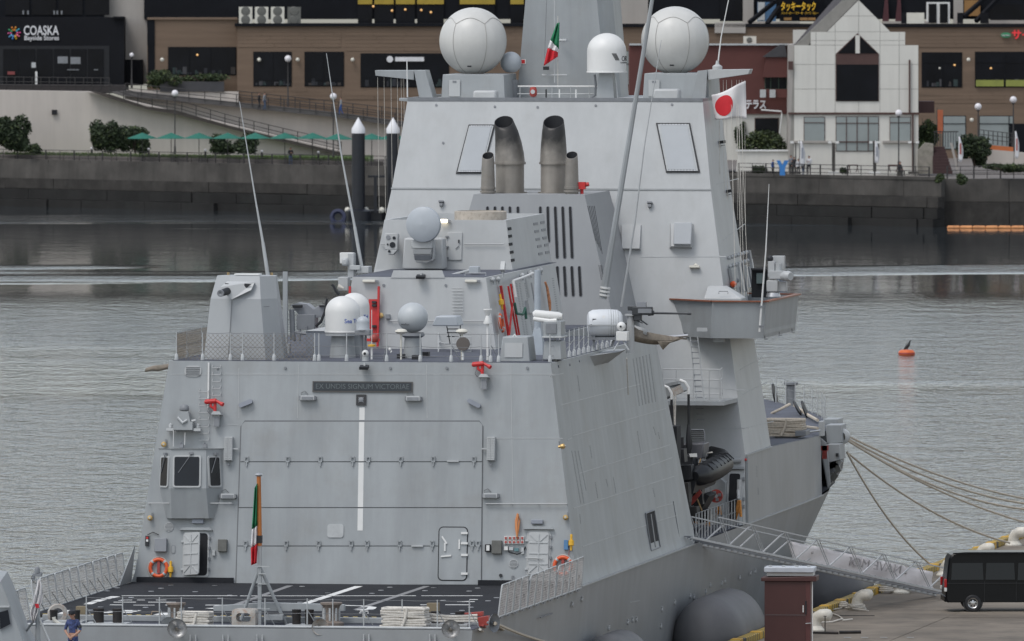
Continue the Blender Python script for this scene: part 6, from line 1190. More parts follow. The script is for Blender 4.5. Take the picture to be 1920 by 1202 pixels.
k = MB(); k.lathe([(.32, -.05), (.36, 0), (.32, .05), (.2, .05), (.2, -.05), (.32, -.05)], 20, T(*W(108, 1151, Y=-20.6)) @ RX(90) @ RY(20)); k.build('rope_wheel', RUST, ship)
tag(MB().tube([W(x, y, Y=-21.5) for x, y in ((101, 1157), (102, 1163), (110, 1170), (125, 1176))], .07, 7).build('hose', CREAM, None), 'cream hose curving down beside the sailor', 'hose')
k = MB(); 
for x in (681, 684): k.tube([W(x, y, Y=-20.6) for y in (1158, 1148)], .02, 5)
k.tube([W(x, y, Y=-20.6) for x, y in ((675, 1150), (676, 1146), (690, 1146), (690, 1151))], .025, 5); k.build('deck_frame', WHITE, ship)
k = MB(); k.tube([W(x, y, Y=-20.6) for x, y in ((284, 1153), (285, 1147), (300, 1147), (300, 1156))], .03, 5); k.build('deck_frame', mat('tan_pipe', (.3, .22, .15), .6), ship)
# ---- ensign staff with tripod and flag
es = thing('ensign_staff', 'wooden flagstaff on a grey steel tripod at the stern', 'flagstaff', T(*oncol(487, -21.0)))
eb = oncol(487, -21.0); zt = W(486, 893, Y=-21).z; zw = W(487, 1010, Y=-21).z; zc = W(487, 1062, Y=-21).z
k = MB(); k.box((eb.x, -21, (eb.z + zc) / 2 + .3), (.12, .12, zc - eb.z + .9)); k.build('steel_post', PAINT, es)
k = MB(); k.cyl((eb.x, -21, zw - .25), (eb.x - .03, -21, zt), .085, .075, 12); k.build('wooden_pole', WOOD, es); k = MB(); k.lathe([(.09, 0), (.13, .05), (.12, .09), (.001, .12)], 14, T(eb.x - .03, -21, zt)); k.build('truck', STEEL, es); k = MB(); k.box((eb.x, -21, zw - .02), (.17, .17, .26)); k.build('clamp', BLACK, es)
for dx, dy in ((-.75, .3), (.85, .4)): k = MB(); k.cyl((eb.x, -21, zc), (eb.x + dx, -21 + dy, ZM), .06, n=8); k.build('tripod_leg', PAINT, es)
for z, w in ((zc, .5), (zc - .25, .25), (ZM + .55, .55), (zc - .6, .3)): k = MB(); k.box((eb.x + .1, -21.08, z), (w, .04, .03)); k.build('step', FITL, es)
FG, FWH, FR = mat('flag_green', (.02, .20, .09), .8, var=.1), mat('flag_white', (.72, .70, .70), .8, var=.05), mat('flag_red', (.55, .02, .03), .8, var=.1)
def hangflag(name, label, bands, Y, mats, n=6):
    root = thing(name, label, 'flag', T(*W(*bands[0][0], Y=Y)))
    for (a, b_, c, d), m in zip(bands, mats):       # quad in photo measure: top-left, top-right, bottom-right, bottom-left
        k = MB(); rows = []
        for i in range(n + 1):
            t = i / n; l = (a[0] + (d[0] - a[0]) * t, a[1] + (d[1] - a[1]) * t); r = (b_[0] + (c[0] - b_[0]) * t, b_[1] + (c[1] - b_[1]) * t)
            rows.append([W(l[0] + (r[0] - l[0]) * s / 6, l[1] + (r[1] - l[1]) * s / 6, Y=Y - .10 * math.sin(s * 1.9 + t * .8)) for s in range(7)])
        k.grid(rows); o = k.build('cloth', m, root, ang=60); o.modifiers.new('t', 'SOLIDIFY').thickness = .006
    return root
hangflag('ensign', 'limp green white and red ensign hanging on the stern flagstaff', [((477, 915), (483, 905), (483, 985), (472, 993)), ((472, 993), (483, 985), (484, 1018), (470, 1028)), ((470, 1028), (484, 1018), (481, 1056), (471, 1060))], -21.1, [FG, FWH, FR])
k = MB(); 
hangflag('courtesy_flag', 'small green white and red flag hanging in front of the mast', [((1044, 44), (1049, 42), (1048, 92), (1032, 75)), ((1032, 75), (1048, 92), (1046, 98), (1027, 90)), ((1027, 90), (1046, 98), (1046, 106), (1019, 124))], 50.2, [FG, FWH, FR])
# white flag with red disc on the starboard halyard
jf = thing('halyard_flag', 'white flag with red disc flying below the starboard yardarm', 'flag', T(*W(1340, 195, Y=49)))
k = MB(); rows = []; N = 12
def fp(u, v):
    x = 1338 + 60 * u + 2 * v; y = 178 - 24 * u + (50 + 20 * u) * v + 2.5 * math.sin(u * 5 + v) - 6 * (1 - u) * v
    return W(x - 4 * (1 - u) * (1 - v), y, Y=48.6 + .16 * math.sin(u * 7 + v * 2))
for i in range(N + 1): rows.append([fp(j / N, i / N) for j in range(N + 1)])
k.grid(rows); o = k.build('cloth', FWH, jf, ang=60); o.modifiers.new('t', 'SOLIDIFY').thickness = .006
k = MB(); ring = []
for r in (0.0, .33, .66, 1.0): ring.append([fp(.33 + .27 * r * math.cos(R(a)), .50 + .37 * r * math.sin(R(a))) + Vector((0, -.02, 0)) for a in range(0, 360, 15)])
k.loft(ring, False, False); o = k.build('red_disc', FR, jf, ang=60)
# ================================================================ far shore: shopping mall, houses, promenade furniture
def spoly(pts, D, dep, name, m, parent=None, bevel=0):
    k = MB(); A = [W(x, y, D=D) for x, y in pts]; k.loft([A, [p + HF * dep for p in A]]); return k.build(name, m, parent, bevel=bevel)
def sbox(x0, y0, x1, y1, D, dep, name, m, parent=None, bevel=0): return spoly([(x0, y1), (x1, y1), (x1, y0), (x0, y0)], D, dep, name, m, parent, bevel)
def gz_(px, D, z): p = W(px, 200, D=D); return Vector((p.x, p.y, z))
def ypx(D, z): return -229 + FPX * (31.5 - z) / D          # photo row of height z at distance D
BEIGE = mat('beige_render', (.50, .455, .415), .85, var=.06, scale=.15, streak=.12)
BEIGE2 = mat('pale_wall', (.36, .335, .31), .85, var=.07, scale=.2, streak=.1)
BRN = mat('brown_cladding', (.155, .108, .076), .85, var=.14, scale=.6, stretch=(.25, .25, 3))
BLK = mat('black_cladding', (.008, .0085, .011), .7, var=.15, scale=.3, spec=.15)
DKW = mat('dark_wall', (.008, .009, .012), .8, var=.2, scale=.3, spec=.15)
SHOPG = mat('shop_glass', (.006, .007, .010), .12, var=.3, scale=.4, spec=.15)
PALEG = mat('pale_glass', (.24, .27, .27), .2, var=.12, scale=.3)
PARTY = mat('dark_brown_trim', (.05, .03, .026), .7)
IRON = mat('iron_rail', (.03, .028, .028), .6)
WARM = mat('interior_lamp', (.8, .5, .2), .5, emit=(1, .5, .18, .35))
GLOBE = mat('lamp_globe', (.70, .68, .70), .4, var=.04)
INT_ = [mat('interior_%d' % i, c, .8, var=.3, scale=2) for i, c in enumerate(((.02, .035, .035), (.035, .03, .028), (.05, .05, .055), (.018, .02, .026)))]
def door_frame(x, y0, y1, D, parent, m=FIT): sbox(x - .8, y0, x + .8, y1, D, .06, 'mullion', m, parent)
def window(x0, y0, x1, y1, D, parent, m=SHOPG, mull=(), frame=DKW, trans=None):
    w = sbox(x0, y0, x1, y1, D - .06, .3, 'window', frame, parent); sbox(x0 + 1.2, y0 + 1.2, x1 - 1.2, y1 - 1.2, D - .10, .03, 'pane', m, w)
    for x in mull: sbox(x - .7, y0 + 1, x + .7, y1 - 1, D - .16, .05, 'mullion', frame, w)
    if trans: sbox(x0 + 1, trans - .6, x1 - 1, trans + .6, D - .16, .05, 'transom', frame, w)
    r2 = random.Random(int(x0))
    if m is SHOPG and x1 - x0 > 60:
        for i in range(int((x1 - x0) / 8)): xx = r2.uniform(x0 + 4, x1 - 10); yy = y1 - r2.uniform(5, 16); sbox(xx, yy, xx + r2.uniform(3, 9), y1 - 2, D - .125, .02, 'interior_item', r2.choice(INT_), w)
    return w
# --- mall, left block with the lettering
DM = 1188
shop = thing('shop_block', 'black shop block with white lettering and a coloured star logo', 'building', T(*gz_(115, DM, 11.2)))
spoly([(-120, 175), (233, 175), (233, 33), (-120, 33)], DM, 14, 'wall', BLK, shop)
ent_ = sbox(-60, 86, 205, 162, DM - .05, .2, 'entrance', DARK, shop)
for x in (6, 37, 69, 101, 133, 165): sbox(x, 92, x + 29, 160, DM - .12, .04, 'glass_panel', SHOPG, ent_)
for x0, x1, y0, y1 in ((126, 148, 130, 158), (176, 184, 130, 158)): sbox(x0, y0, x1, y0 + 1.6, DM - .2, .05, 'door_bar', FIT, ent_)
sbox(108, 106, 127, 119, DM - .16, .03, 'poster', FIT, ent_); sbox(132, 107, 151, 120, DM - .16, .03, 'poster', FIT, ent_); sbox(14, 134, 28, 140, DM - .3, .05, 'shop_display', mat('display_pink', (.22, .05, .05), .7), ent_); sbox(59, 117, 67, 127, DM - 2, .05, 'notice_board', FITL, shop); sbox(66, 134, 70, 168, DM - 2.2, .1, 'sign_post', WHITE, shop)
MS = Matrix.Translation(W(76, 59, D=DM - .06)) @ SHORE @ RX(90)
text_obj('COASKA', 1.28, .05, mat('sign_white', (.58, .58, .6), .5, emit=(1, 1, 1, .03)), 'lettering', shop, Matrix.Translation(W(77, 58, D=DM - .08)) @ SHORE @ RX(90), bold=.02, width=3.42)
text_obj('Bayside Stores', .62, .05, MATS['sign_white'], 'lettering', shop, Matrix.Translation(W(78, 71.5, D=DM - .08)) @ SHORE @ RX(90), bold=.01, width=3.36)
for i, cc in enumerate(((.6, .25, .03), (.05, .35, .45), (.55, .05, .2), (.6, .12, .2), (.6, .35, .02), (.05, .2, .5), (.1, .3, .5), (.55, .1, .25), (.05, .35, .15), (.6, .2, .03))):
    a = R(75 - i * 36); c = W(26.5, 62, D=DM - .08); mm = mat('logo_%d' % i, cc, .5); k = MB(); k.cyl((.22 * math.cos(a), .22 * math.sin(a), 0), (.42 * math.cos(a), .42 * math.sin(a), 0), .07, .12, 8); k.ball((.56 * math.cos(a), .56 * math.sin(a), 0), .10, 8, 6); k.build('logo_figure', mm, shop, Matrix.Translation(c) @ SHORE @ RX(90))
sbox(-120, -60, 195, 33, DM + 3, 10, 'upper_wall', DKW, shop); 
for x in (10, 60, 110, 160): sbox(x, -40, x + 45, 28, DM + 2.9, .1, 'upper_pane', SHOPG, shop)
for x in (42, 51, 100, 106, 114): sbox(x, 20, x + 3, 27, DM + 2.5, .3, 'stool', FIT, shop)
sbox(195, -60, 277, 158, DM + 4, 8, 'pale_wall', BEIGE2, shop); sbox(235, 112, 268, 160, DM + 3, .9, 'lobby', BLK, shop); sbox(212, 31, 233, 34.5, DM - .4, 1, 'roof_flashing', BLK, shop)
# --- brown mall
mall = thing('mall', 'long brown clad shopping mall with dark shop windows', 'building', T(*gz_(700, DM, 5)))
spoly([(276, 175), (445, 175), (445, 37), (276, 35)], DM, 12, 'wall', BRN, mall); sbox(276, 33, 290, 84, DM - .1, .2, 'corner_panel', DKW, mall); sbox(277, 84, 290, 140, DM - .08, .1, 'side_door', DKW, mall)
spoly([(445, 340), (985, 340), (985, 48), (445, 48)], DM - 2, 14, 'wall', BRN, mall); spoly([(985, 340), (2100, 340), (2100, 50), (985, 50)], DM - 1.5, 14, 'wall', BRN, mall)
rnd = random.Random(3)
for y in range(54, 190, 7):                                  # cladding boards
    for x0, x1 in ((446, 640), (648, 985), (1180, 1490), (1722, 1920)):
        if x0 < 900 and y > 185: continue
        D_ = DM - 2 if x0 < 900 else DM - 1.5; x = x0
        blocked = [(470, 550, 93, 165), (566, 648, 93, 165), (672, 845, 96, 168), (1724, 1806, 94, 168), (1824, 1925, 94, 168), (1180, 1205, 90, 180)]
        while x < x1:
            e = min(x1, x + rnd.uniform(40, 75))
            if not any(e > b0 and x < b1 and y + 6 > c0 and y < c1 for b0, b1, c0, c1 in blocked): sbox(x, y, e - .6, y + 6.6, D_ - rnd.uniform(.03, .05), .06, 'cladding_board', BRN, mall)
            x = e
sbox(270, -60, 2100, 36, DM + 3.5, 9, 'upper_storey', DKW, mall); sbox(440, 44, 990, 49.5, DM - 2.3, 3, 'parapet', DKW, mall); sbox(985, 45, 2100, 51, DM - 1.8, 3, 'parapet', BLK, mall); sbox(276, 33, 445, 37, DM - .2, 2, 'parapet', BRN, mall)
window(315, 88, 443, 141, DM - .0, mall, mull=(355, 395)); window(475, 97, 547, 162, DM - 2, mall, mull=(512,), trans=150); window(571, 97, 645, 162, DM - 2, mall, mull=(606,), trans=150); window(676, 100, 842, 164, DM - 2, mall, mull=(730, 790))
window(1728, 98, 1804, 164, DM - 1.5, mall, mull=(1766,), trans=117); rw = window(1828, 97, 1980, 164, DM - 1.5, mall, mull=(1884,), trans=117); sbox(1830, 150, 1882, 162, DM - 1.75, .1, 'green_panel', mat('lime_panel', (.22, .24, .05), .6), rw); sbox(1886, 150, 1940, 162, DM - 1.75, .1, 'green_panel', MATS['lime_panel'], rw)
window(1350, 0 - 20, 1393, 40, DM + 3.4, mall); window(1768, 217, 1811, 280, DM - 1.5, mall, PALEG, trans=232); window(1836, 217, 1900, 285, DM - 1.5, mall, PALEG, mull=(1892,), trans=232); sbox(1893, 232, 1925, 290, DM - 1.7, .2, 'shop_door', DKW, mall); window(1172, 95, 1200, 160, DM - 1.5, mall, PALEG, trans=120)
for x in (486, 558, 661, 304, 1541, 1816, 1822): 
    y = 112 if x < 1800 else (112 if x == 1816 else 225)
    if x == 1541: continue
    k = MB(); k.ball(W(x, y, D=DM - 2.3), .2, 10, 8); k.build('wall_lamp', CREAM, mall)
for i, (x, y) in enumerate(((545 - 0, 0),)): pass
for x, y in ((1858, 128), (1790, 122), (370, 103), (1762, 128)): k = MB(); k.ball(W(x, y, D=DM - 2.2), .11, 8, 6); k.build('pendant_lamp', WARM if x != 1762 else CREAM, mall)
for x, y in ((700, 12), (735, 20), (760, 18), (790, 19), (808, 23)): k = MB(); k.ball(W(x, y, D=DM + 3.2), .12, 8, 6); k.build('pendant_lamp', WARM, mall)
for x0, x1 in ((671, 700), (702, 740), (742, 780), (782, 834), (862, 930), (957, 984)): sbox(x0, -4, x1 - 2, 8, DM + 3.2, .15, 'yellow_valance', mat('yellow_valance', (.34, .24, .03), .7) if 'yellow_valance' not in MATS else MATS['yellow_valance'], mall); sbox(x0, 9, x1 - 2, 44, DM + 3.3, .1, 'upper_pane', SHOPG, mall)
# air-conditioners on the ledge
for i, x in enumerate((448, 478, 508, 539)):
    D_ = DM - 1; m = CREAM if i < 3 else BOXB; lb = ('first white double-fan air conditioner from the left on the mall ledge', 'second white double-fan air conditioner on the mall ledge', 'third white double-fan air conditioner on the mall ledge', 'grey-brown double-fan air conditioner at the right end of the ledge row')[i]
    ac = thing('air_conditioner', lb, 'air conditioner', Matrix.Translation(W(x + 12, 46, D=D_)) @ SHORE, 'air conditioners on the mall ledge'); sbox(x, 13, x + 25, 45, D_, .5, 'casing', m, ac)
    for y in (21, 37): k = MB(); k.lathe([(.45, 0), (.4, .04), (.15, .05), (.001, .06)], 16, Matrix.Translation(W(x + 12.5, y, D=D_ - .01)) @ SHORE @ RX(90)); k.build('fan', BOXB, ac)
# right upper storey: pillars, braces, signs
for x0, x1 in ((1393, 1413), (1788, 1806)): sbox(x0, -60, x1, 45, DM + 3, 1, 'pillar', BEIGE2, mall)
sbox(1160, -20, 1215, 48, DM + 3, .6, 'pale_panel', BEIGE2, mall); sbox(1395, 41, 1500, 47, DM + 2.8, .5, 'ledge', BEIGE2, mall); sbox(1655, 40, 1740, 46, DM + 2.8, .5, 'ledge', BEIGE2, mall); sbox(1340, 42, 1398, 62, DM - 1.8, .4, 'ledge_block', BEIGE2, mall)
for a, b_ in (((1405, 42), (1452, 4)), ((1438, 45), (1460, 14)), ((1452, 4), (1468, -20)), ((1806, 32), (1850, -6)), ((1830, 40), (1872, -4))): k = MB(); k.bar(W(*a, D=DM - 1), W(*b_, D=DM + 2), .35, .35); k.build('roof_brace', BLK, mall)
sbox(1420, 4, 1455, 40, DM + 3.2, .1, 'blue_window', mat('blue_poster', (.06, .14, .26), .6), mall); sbox(1421, 4, 1434, 38, DM + 3.1, .06, 'poster', FITL, mall)
YL = mat('yellow_sign', (.60, .36, .02), .5, emit=(1, .6, .05, .15)); MF = lambda x, y, D: Matrix.Translation(W(x, y, D=D)) @ SHORE @ RX(90)
sbox(1462, 0, 1545, 40, DM + 3.1, .1, 'sign_window', SHOPG, mall); text_obj('タッキータック', .95, .04, YL, 'lettering', mall, MF(1497, 13, DM + 2.9), bold=.02, width=3.4); text_obj('ハンバーガー・ステーキ・スープ・カレー', .30, .03, YL, 'lettering', mall, MF(1500, 25, DM + 2.9), width=3.6)
for x in (1470, 1500, 1515): sbox(x, 33, x + 14, 38, DM + 2.8, .1, 'tabletop', mat('table_wood', (.3, .16, .05), .6) if 'table_wood' not in MATS else MATS['table_wood'], mall)
wd = sbox(1737, 4, 1781, 44, DM + 2.9, .1, 'white_door', WHITE, mall); sbox(1741, 7, 1756, 43, DM + 2.8, .05, 'pane', SHOPG, wd); sbox(1762, 7, 1777, 43, DM + 2.8, .05, 'pane', SHOPG, wd)
for x0, x1 in ((1700, 1733), (1795, 1806), (1838, 1854), (1690, 1700)): sbox(x0, 24, x1, 44, DM - 1.2, .4, 'terrace_unit', CREAM if x0 == 1700 else BLK, mall)
sbox(1808, 0, 1838, 30, DM + 3, .2, 'wood_panel', mat('orange_wood', (.28, .15, .05), .7), mall); sbox(1856, 8, 1925, 38, DM + 3.1, .2, 'upper_pane', SHOPG, mall); sbox(1850, 38, 1925, 45, DM + 2.8, .4, 'ledge', BEIGE2, mall)
for x in (1660, 1684): spoly([(x - 6, 45), (x + 7, 45), (x + 4, -20), (x + 1, -20)], DM + 3, .1, 'curtain', mat('wine_curtain', (.07, .025, .03), .9) if 'wine_curtain' not in MATS else MATS['wine_curtain'], mall)
k = MB(); k.lathe([(.5, 0), (.5, .1), (.001, .12)], 20, MF(1886, 66, DM - 1.75) @ Matrix.Scale(.55, 4, (0, 1, 0))); sg_ = k.build('sign_oval', mat('sign_green', (.03, .22, .10), .5), mall); text_obj('サイゼ', 1.0, .06, mat('sign_red', (.55, .02, .03), .5, emit=(1, .05, .05, .2)), 'lettering', mall, MF(1925, 66, DM - 1.8), bold=.03, width=2.9); text_obj('Saizeriya', .26, .03, WHITE, 'lettering', mall, MF(1886, 66, DM - 1.9), width=.75)
text_obj('DOLPHIN CAFE', .62, .05, MATS['sign_white'], 'lettering', mall, MF(762, 111, DM - 2.3), bold=.01, width=3.0) if False else None
k = MB(); k.lathe([(.32, 0), (.32, .08), (.001, .09)], 16, MF(731, 111, DM - 2.3)); k.build('round_sign', MATS['sign_white'], mall); sbox(741, 107, 795, 115, DM - 2.3, .1, 'sign_strip', MATS['sign_white'], mall)
# --- terrace, ramps and walls on the left
terr = thing('retaining_wall', 'long beige retaining wall below the shops with ramp and steps', 'wall', T(*gz_(300, 1178, 5)))
spoly([(-120, 300), (640, 300), (640, 283), (205, 180), (165, 172), (-120, 168)], 1178, 3, 'front_wall', BEIGE, terr); spoly([(233, 300), (770, 300), (770, 238), (640, 220), (445, 200), (235, 178)], 1182.5, 2, 'ramp_wall', BEIGE, terr); spoly([(230, 200), (447, 200), (447, 172), (237, 168)], 1185.4, 1, 'upper_wall', BEIGE, terr)
spoly([(-120, 170), (235, 174), (235, 160), (-120, 158)], 1183, 3, 'terrace_kerb', mat('terrace_brown', (.035, .03, .03), .8), terr)
spoly([(205, 173), (235, 170), (445, 192), (640, 212), (770, 230), (770, 240), (640, 221), (445, 201), (235, 180)], 1181, 1.4, 'ramp_slab', mat('ramp_grey', (.10, .095, .095), .85), terr)
spoly([(165, 170), (205, 177), (275, 200), (330, 207), (430, 236), (520, 258), (640, 286), (640, 291), (520, 264), (430, 241), (330, 214), (275, 205), (200, 182)], 1176.8, 1.1, 'stair_edge', mat('stair_brown', (.06, .05, .045), .8), terr)
sbox(97, 206, 107, 215, 1177.7, .2, 'drain_opening', DARK, terr)
def fence_line(pts, D0, h_px, n, name, label, rails=(1.0, .6, .3), grp=None):
    root = thing(name, label, 'railing', T(*W(*pts[0], D=D0)), grp); L_ = []
    tot = sum(math.dist(a, b_) for a, b_ in zip(pts, pts[1:]))
    for i in range(n + 1):
        d = tot * i / n
        for a, b_ in zip(pts, pts[1:]):
            l = math.dist(a, b_)
            if d <= l + 1e-6: t = d / l; L_.append(W(a[0] + (b_[0] - a[0]) * t, a[1] + (b_[1] - a[1]) * t, D=D0)); break
            d -= l
    hm = h_px / 19.5
    for p in L_: k = MB(); k.cyl(p, p + HU * hm, .045, n=5); k.build('post', IRON, root)
    for r in rails: k = MB(); k.tube([p + HU * hm * r for p in L_], .032, 4); k.build('rail', IRON, root)
    return root
fence_line([(205, 178), (275, 201), (330, 208), (430, 237), (520, 259), (640, 287)], 1176.6, 21, 16, 'stair_railing', 'iron railing down the outdoor steps'); fence_line([(235, 178), (445, 199), (640, 220), (770, 238)], 1180.8, 22, 18, 'ramp_railing', 'iron railing along the front edge of the upper ramp'); fence_line([(445, 194), (770, 230)], 1185.5, 24, 12, 'ramp_railing', 'iron railing on the mall side of the upper ramp', (1.0, .5)); fence_line([(-20, 166), (205, 168)], 1183, 22, 14, 'terrace_railing', 'dark railing on the terrace before the black shop block')
# --- lawn strip, low wall and quay fence
GR = mat('lawn', (.05, .085, .02), .9, var=.4, scale=.5); lw = MB(); lp = [on_shore(-200, dq(-200) + 3, ZP + .5), on_shore(700, dq(700) + 3, ZP + .5), on_shore(700, 1178, ZP + .5), on_shore(-200, 1195, ZP + .5)]
lw.poly(lp); g_ = lw.build('lawn', GR, None); struct(g_)
k = MB(); random.seed(12)
for i in range(9000):
    px = random.uniform(-60, 690); t = random.random(); p = on_shore(px, dq(px) + 3 + t * 4, ZP + .48); a = random.uniform(0, math.pi); h_ = random.uniform(.15, .5); w = .05
    dx = Vector((math.cos(a), math.sin(a), 0)) * w; k.add([p - dx, p + dx, p + HU * h_ + dx * random.uniform(-2, 2)], [(0, 1, 2)])
gb_ = k.build('grass_tufts', mat('grass', (.06, .10, .02), .9, var=.4, scale=2), None); stuff(gb_)
lwall = thing('low_wall', 'low dark stone wall along the promenade below the lawn', 'wall', T(*on_shore(300, dq(300) + 2.5, ZP)))
x = -60
while x < 700:
    p, q = on_shore(x, dq(x) + 2.4, 0), on_shore(x + 29, dq(x + 29) + 2.4, 0); k = MB(); k.prism([(v.x, v.y) for v in (p, q, q + HF * .4, p + HF * .4)], ZP, ZP + .62); k.build('stone_block', mat('low_wall_stone', (.10, .09, .085), .9, var=.25, scale=.8) if 'low_wall_stone' not in MATS else MATS['low_wall_stone'], lwall); x += 30
def quay_fence(x0, x1, step, name, label):
    root = thing(name, label, 'fence', T(*on_shore(x0, dq(x0) + .8, ZP))); x = x0; L_ = []; i = 0
    while x <= x1:
        p = on_shore(x, dq(x) + .8, ZP + .02); L_.append(p); k = MB(); k.cyl(p, p + HU * 1.15, .07 if i % 2 == 0 else .035, n=6); k.build('post', IRON, root); x += step; i += 1
    for z in (1.12, .75, .4): k = MB(); k.tube([p + HU * z for p in L_], .03, 4); k.build('rail', IRON, root)
quay_fence(-20, 760, 26.5, 'quay_fence', 'black post and rail fence along the left quay edge'); quay_fence(1385, 1765, 25.5, 'quay_fence', 'black post and rail fence along the quay before the white house'); quay_fence(1776, 1960, 25, 'quay_fence', 'black post and rail fence on the right of the brown steps')
# --- lamp posts
def lamp(px, pyg, pyb, D, label, r=.33):
    root = thing('lamp_post', label, 'street lamp', T(*W(px, pyb, D=D)), 'globe street lamps'); a, b_ = W(px, pyb, D=D), W(px, pyg, D=D); k = MB(); k.tube([a, a + HU * .8, a + HU * .85, b_], [.11, .1, .065, .055], 8); k.build('pole', IRON, root); k = MB(); k.ball(b_ + HU * .0, r, 14, 10); k.build('globe', GLOBE, root); k = MB(); k.lathe([(.12, -.05), (.14, .05), (.1, .1)], 10, T(*(b_ - HU * (r + .05)))); k.build('collar', IRON, root)
lamp(328, 175, 290, 1170, 'globe lamp before the beige wall, left of the parasols row'); lamp(625, 181, 296, 1160, 'globe lamp beside the dark mooring piles'); lamp(540, 110, 200, 1184.5, 'globe lamp on the upper ramp before the brown mall'); lamp(247, 103, 165, 1186, 'small globe lamp between the black and brown shop blocks', .22); lamp(1685, 212, 320, 1111, 'globe lamp before the right corner of the white house', .31); lamp(1834, 200, 285, 1150, 'globe lamp right of the white house, shorter of two'); lamp(1900, 187, 285, 1155, 'rightmost globe lamp before the brown mall')
for i, x in enumerate((67, 172, 279, 385, 491, 597)):
    root = thing('bollard_light', ['first', 'second', 'third', 'fourth', 'fifth', 'sixth'][i] + ' small bollard light from the left on the lawn edge', 'bollard light', T(*on_shore(x, dq(x) + 4, ZP + .5)), 'bollard lights on the lawn'); p = on_shore(x, dq(x) + 4, ZP + .5); k = MB(); k.cyl(p, p + HU * .7, .1, n=8); k.build('post', IRON, root); k = MB(); k.ball(p + HU * .82, .13, 8, 6); k.build('lamp', GLOBE, root)
# --- parasols
PG = mat('parasol_green', (.012, .125, .09), .8, var=.12)
def parasol(px, py, D, label):
    c = W(px, py, D=D); zb = ZP; root = thing('parasol', label, 'parasol', T(c.x, c.y, zb), 'green parasols on the promenade'); k = MB(); n = 8
    k.lathe([(.001, .55), (.35, .42), (1.45, .02), (1.47, -.02), (1.42, 0), (.3, .36), (.001, .48)], n, T(*c)); k.build('canopy', PG, root, ang=10); k = MB(); k.cyl((c.x, c.y, zb), (c.x, c.y, c.z + .45), .035, n=6); k.build('pole', IRON, root); k = MB(); k.cyl((c.x, c.y, zb), (c.x, c.y, zb + .1), .35, n=12); k.build('base', CONC, root)
for i, px in enumerate((267, 321, 373, 427, 479, 534, 586, 634, 697, 737)): parasol(px, 259.5 + (i > 6) * 1.5, dq(px) + 1.6, ['leftmost green parasol before the dark bush', 'second green parasol from the left', 'third green parasol from the left', 'fourth green parasol from the left', 'fifth green parasol from the left', 'sixth green parasol from the left', 'seventh green parasol from the left', 'green parasol just left of the mooring piles', 'green parasol between the two mooring piles', 'green parasol behind the right mooring pile'][i])
# --- shrubs
LEAF = [mat('leaf_dark', (.018, .030, .012), .8, var=.45, scale=2.0), mat('leaf_mid', (.030, .048, .016), .8, var=.45, scale=2.0), mat('leaf_light', (.055, .075, .022), .8, var=.4, scale=2.0)]
def shrub(x0, x1, yt, yb_, D, label, cat='shrub', name='shrub', n=2600, tone=(.68, .95), leaf=.16, seed=1, lobes=7):
    rnd = random.Random(seed + int(x0)); c = W((x0 + x1) / 2, yb_, D=D); s = ppm(c); w, h_ = (x1 - x0) / s, (yb_ - yt) / s
    root = thing(name, label, cat, T(*c)); k = MB()
    for i in range(5):
        a = rnd.uniform(0, 6.28); e = Vector((math.cos(a) * w * .25, math.sin(a) * w * .2, h_ * rnd.uniform(.5, .8))); k.tube([(0, 0, 0), e * .5 + Vector((0, 0, .05)), e], [.07, .05, .02], 5)
    k.build('trunk', mat('bark', (.06, .045, .035), .9) if 'bark' not in MATS else MATS['bark'], root, T(*c))
    L_ = [(rnd.uniform(-.36, .36) * w, rnd.uniform(-.25, .25) * w, rnd.uniform(.18, .66) * h_, rnd.uniform(.24, .38)) for _ in range(lobes)]
    k = MB()
    for i in range(n):
        lx, ly, lz, lr = rnd.choice(L_); v = Vector((rnd.gauss(0, 1), rnd.gauss(0, 1), rnd.gauss(0, 1))).normalized() * rnd.uniform(.55, 1.05)
        p = Vector((lx + v.x * lr * w * .8, ly + v.y * lr * w * .6, lz + v.z * lr * h_ * 1.0))
        if p.z < 0: p.z = rnd.uniform(0, .2) * h_
        a = Vector((rnd.gauss(0, 1), rnd.gauss(0, 1), rnd.gauss(0, 1))).normalized(); b_ = a.orthogonal().normalized(); l = leaf * rnd.uniform(.6, 1.5); t = rnd.random(); k.cur = 0 if t < tone[0] else (1 if t < tone[1] else 2)
        k.add([p - a * l, p + b_ * l * .45, p + a * l, p - b_ * l * .45], [(0, 1, 2, 3)])
    me = bpy.data.meshes.new('crown'); me.from_pydata(k.v, [], k.f)
    for m in LEAF: me.materials.append(m)
    me.polygons.foreach_set('material_index', k.m); obj('crown', me, root, T(*c)); return root
shrub(-14, 57, 214, 283, 1173, 'dark bush at the far left before the beige wall', n=4200, leaf=.2); shrub(172, 233, 221, 286, 1171, 'left half of the dark bush pair under the parasols', n=3600); shrub(222, 285, 229, 287, 1171, 'right half of the dark bush pair under the parasols', n=3600); shrub(388, 440, 248, 288, 1168, 'low bush behind the fourth parasol', n=1900); shrub(428, 486, 247, 288, 1167, 'low bush behind the fifth parasol', n=1900); shrub(48, 80, 268, 287, 1170, 'small bush beside the far left bush', n=700)
shrub(276, 345, 126, 166, 1185.6, 'leafy planter shrub before the brown mall, left part', n=1500, tone=(.3, .75)); shrub(330, 425, 136, 158, 1185.8, 'clipped planter hedge under the mall window', n=1500, tone=(.35, .8)); plt = sbox(300, 153, 420, 172, 1185.2, .8, 'planter', mat('planter_grey', (.045, .045, .05), .7), None); tag(plt, 'long dark planter box before the brown mall window', 'planter')
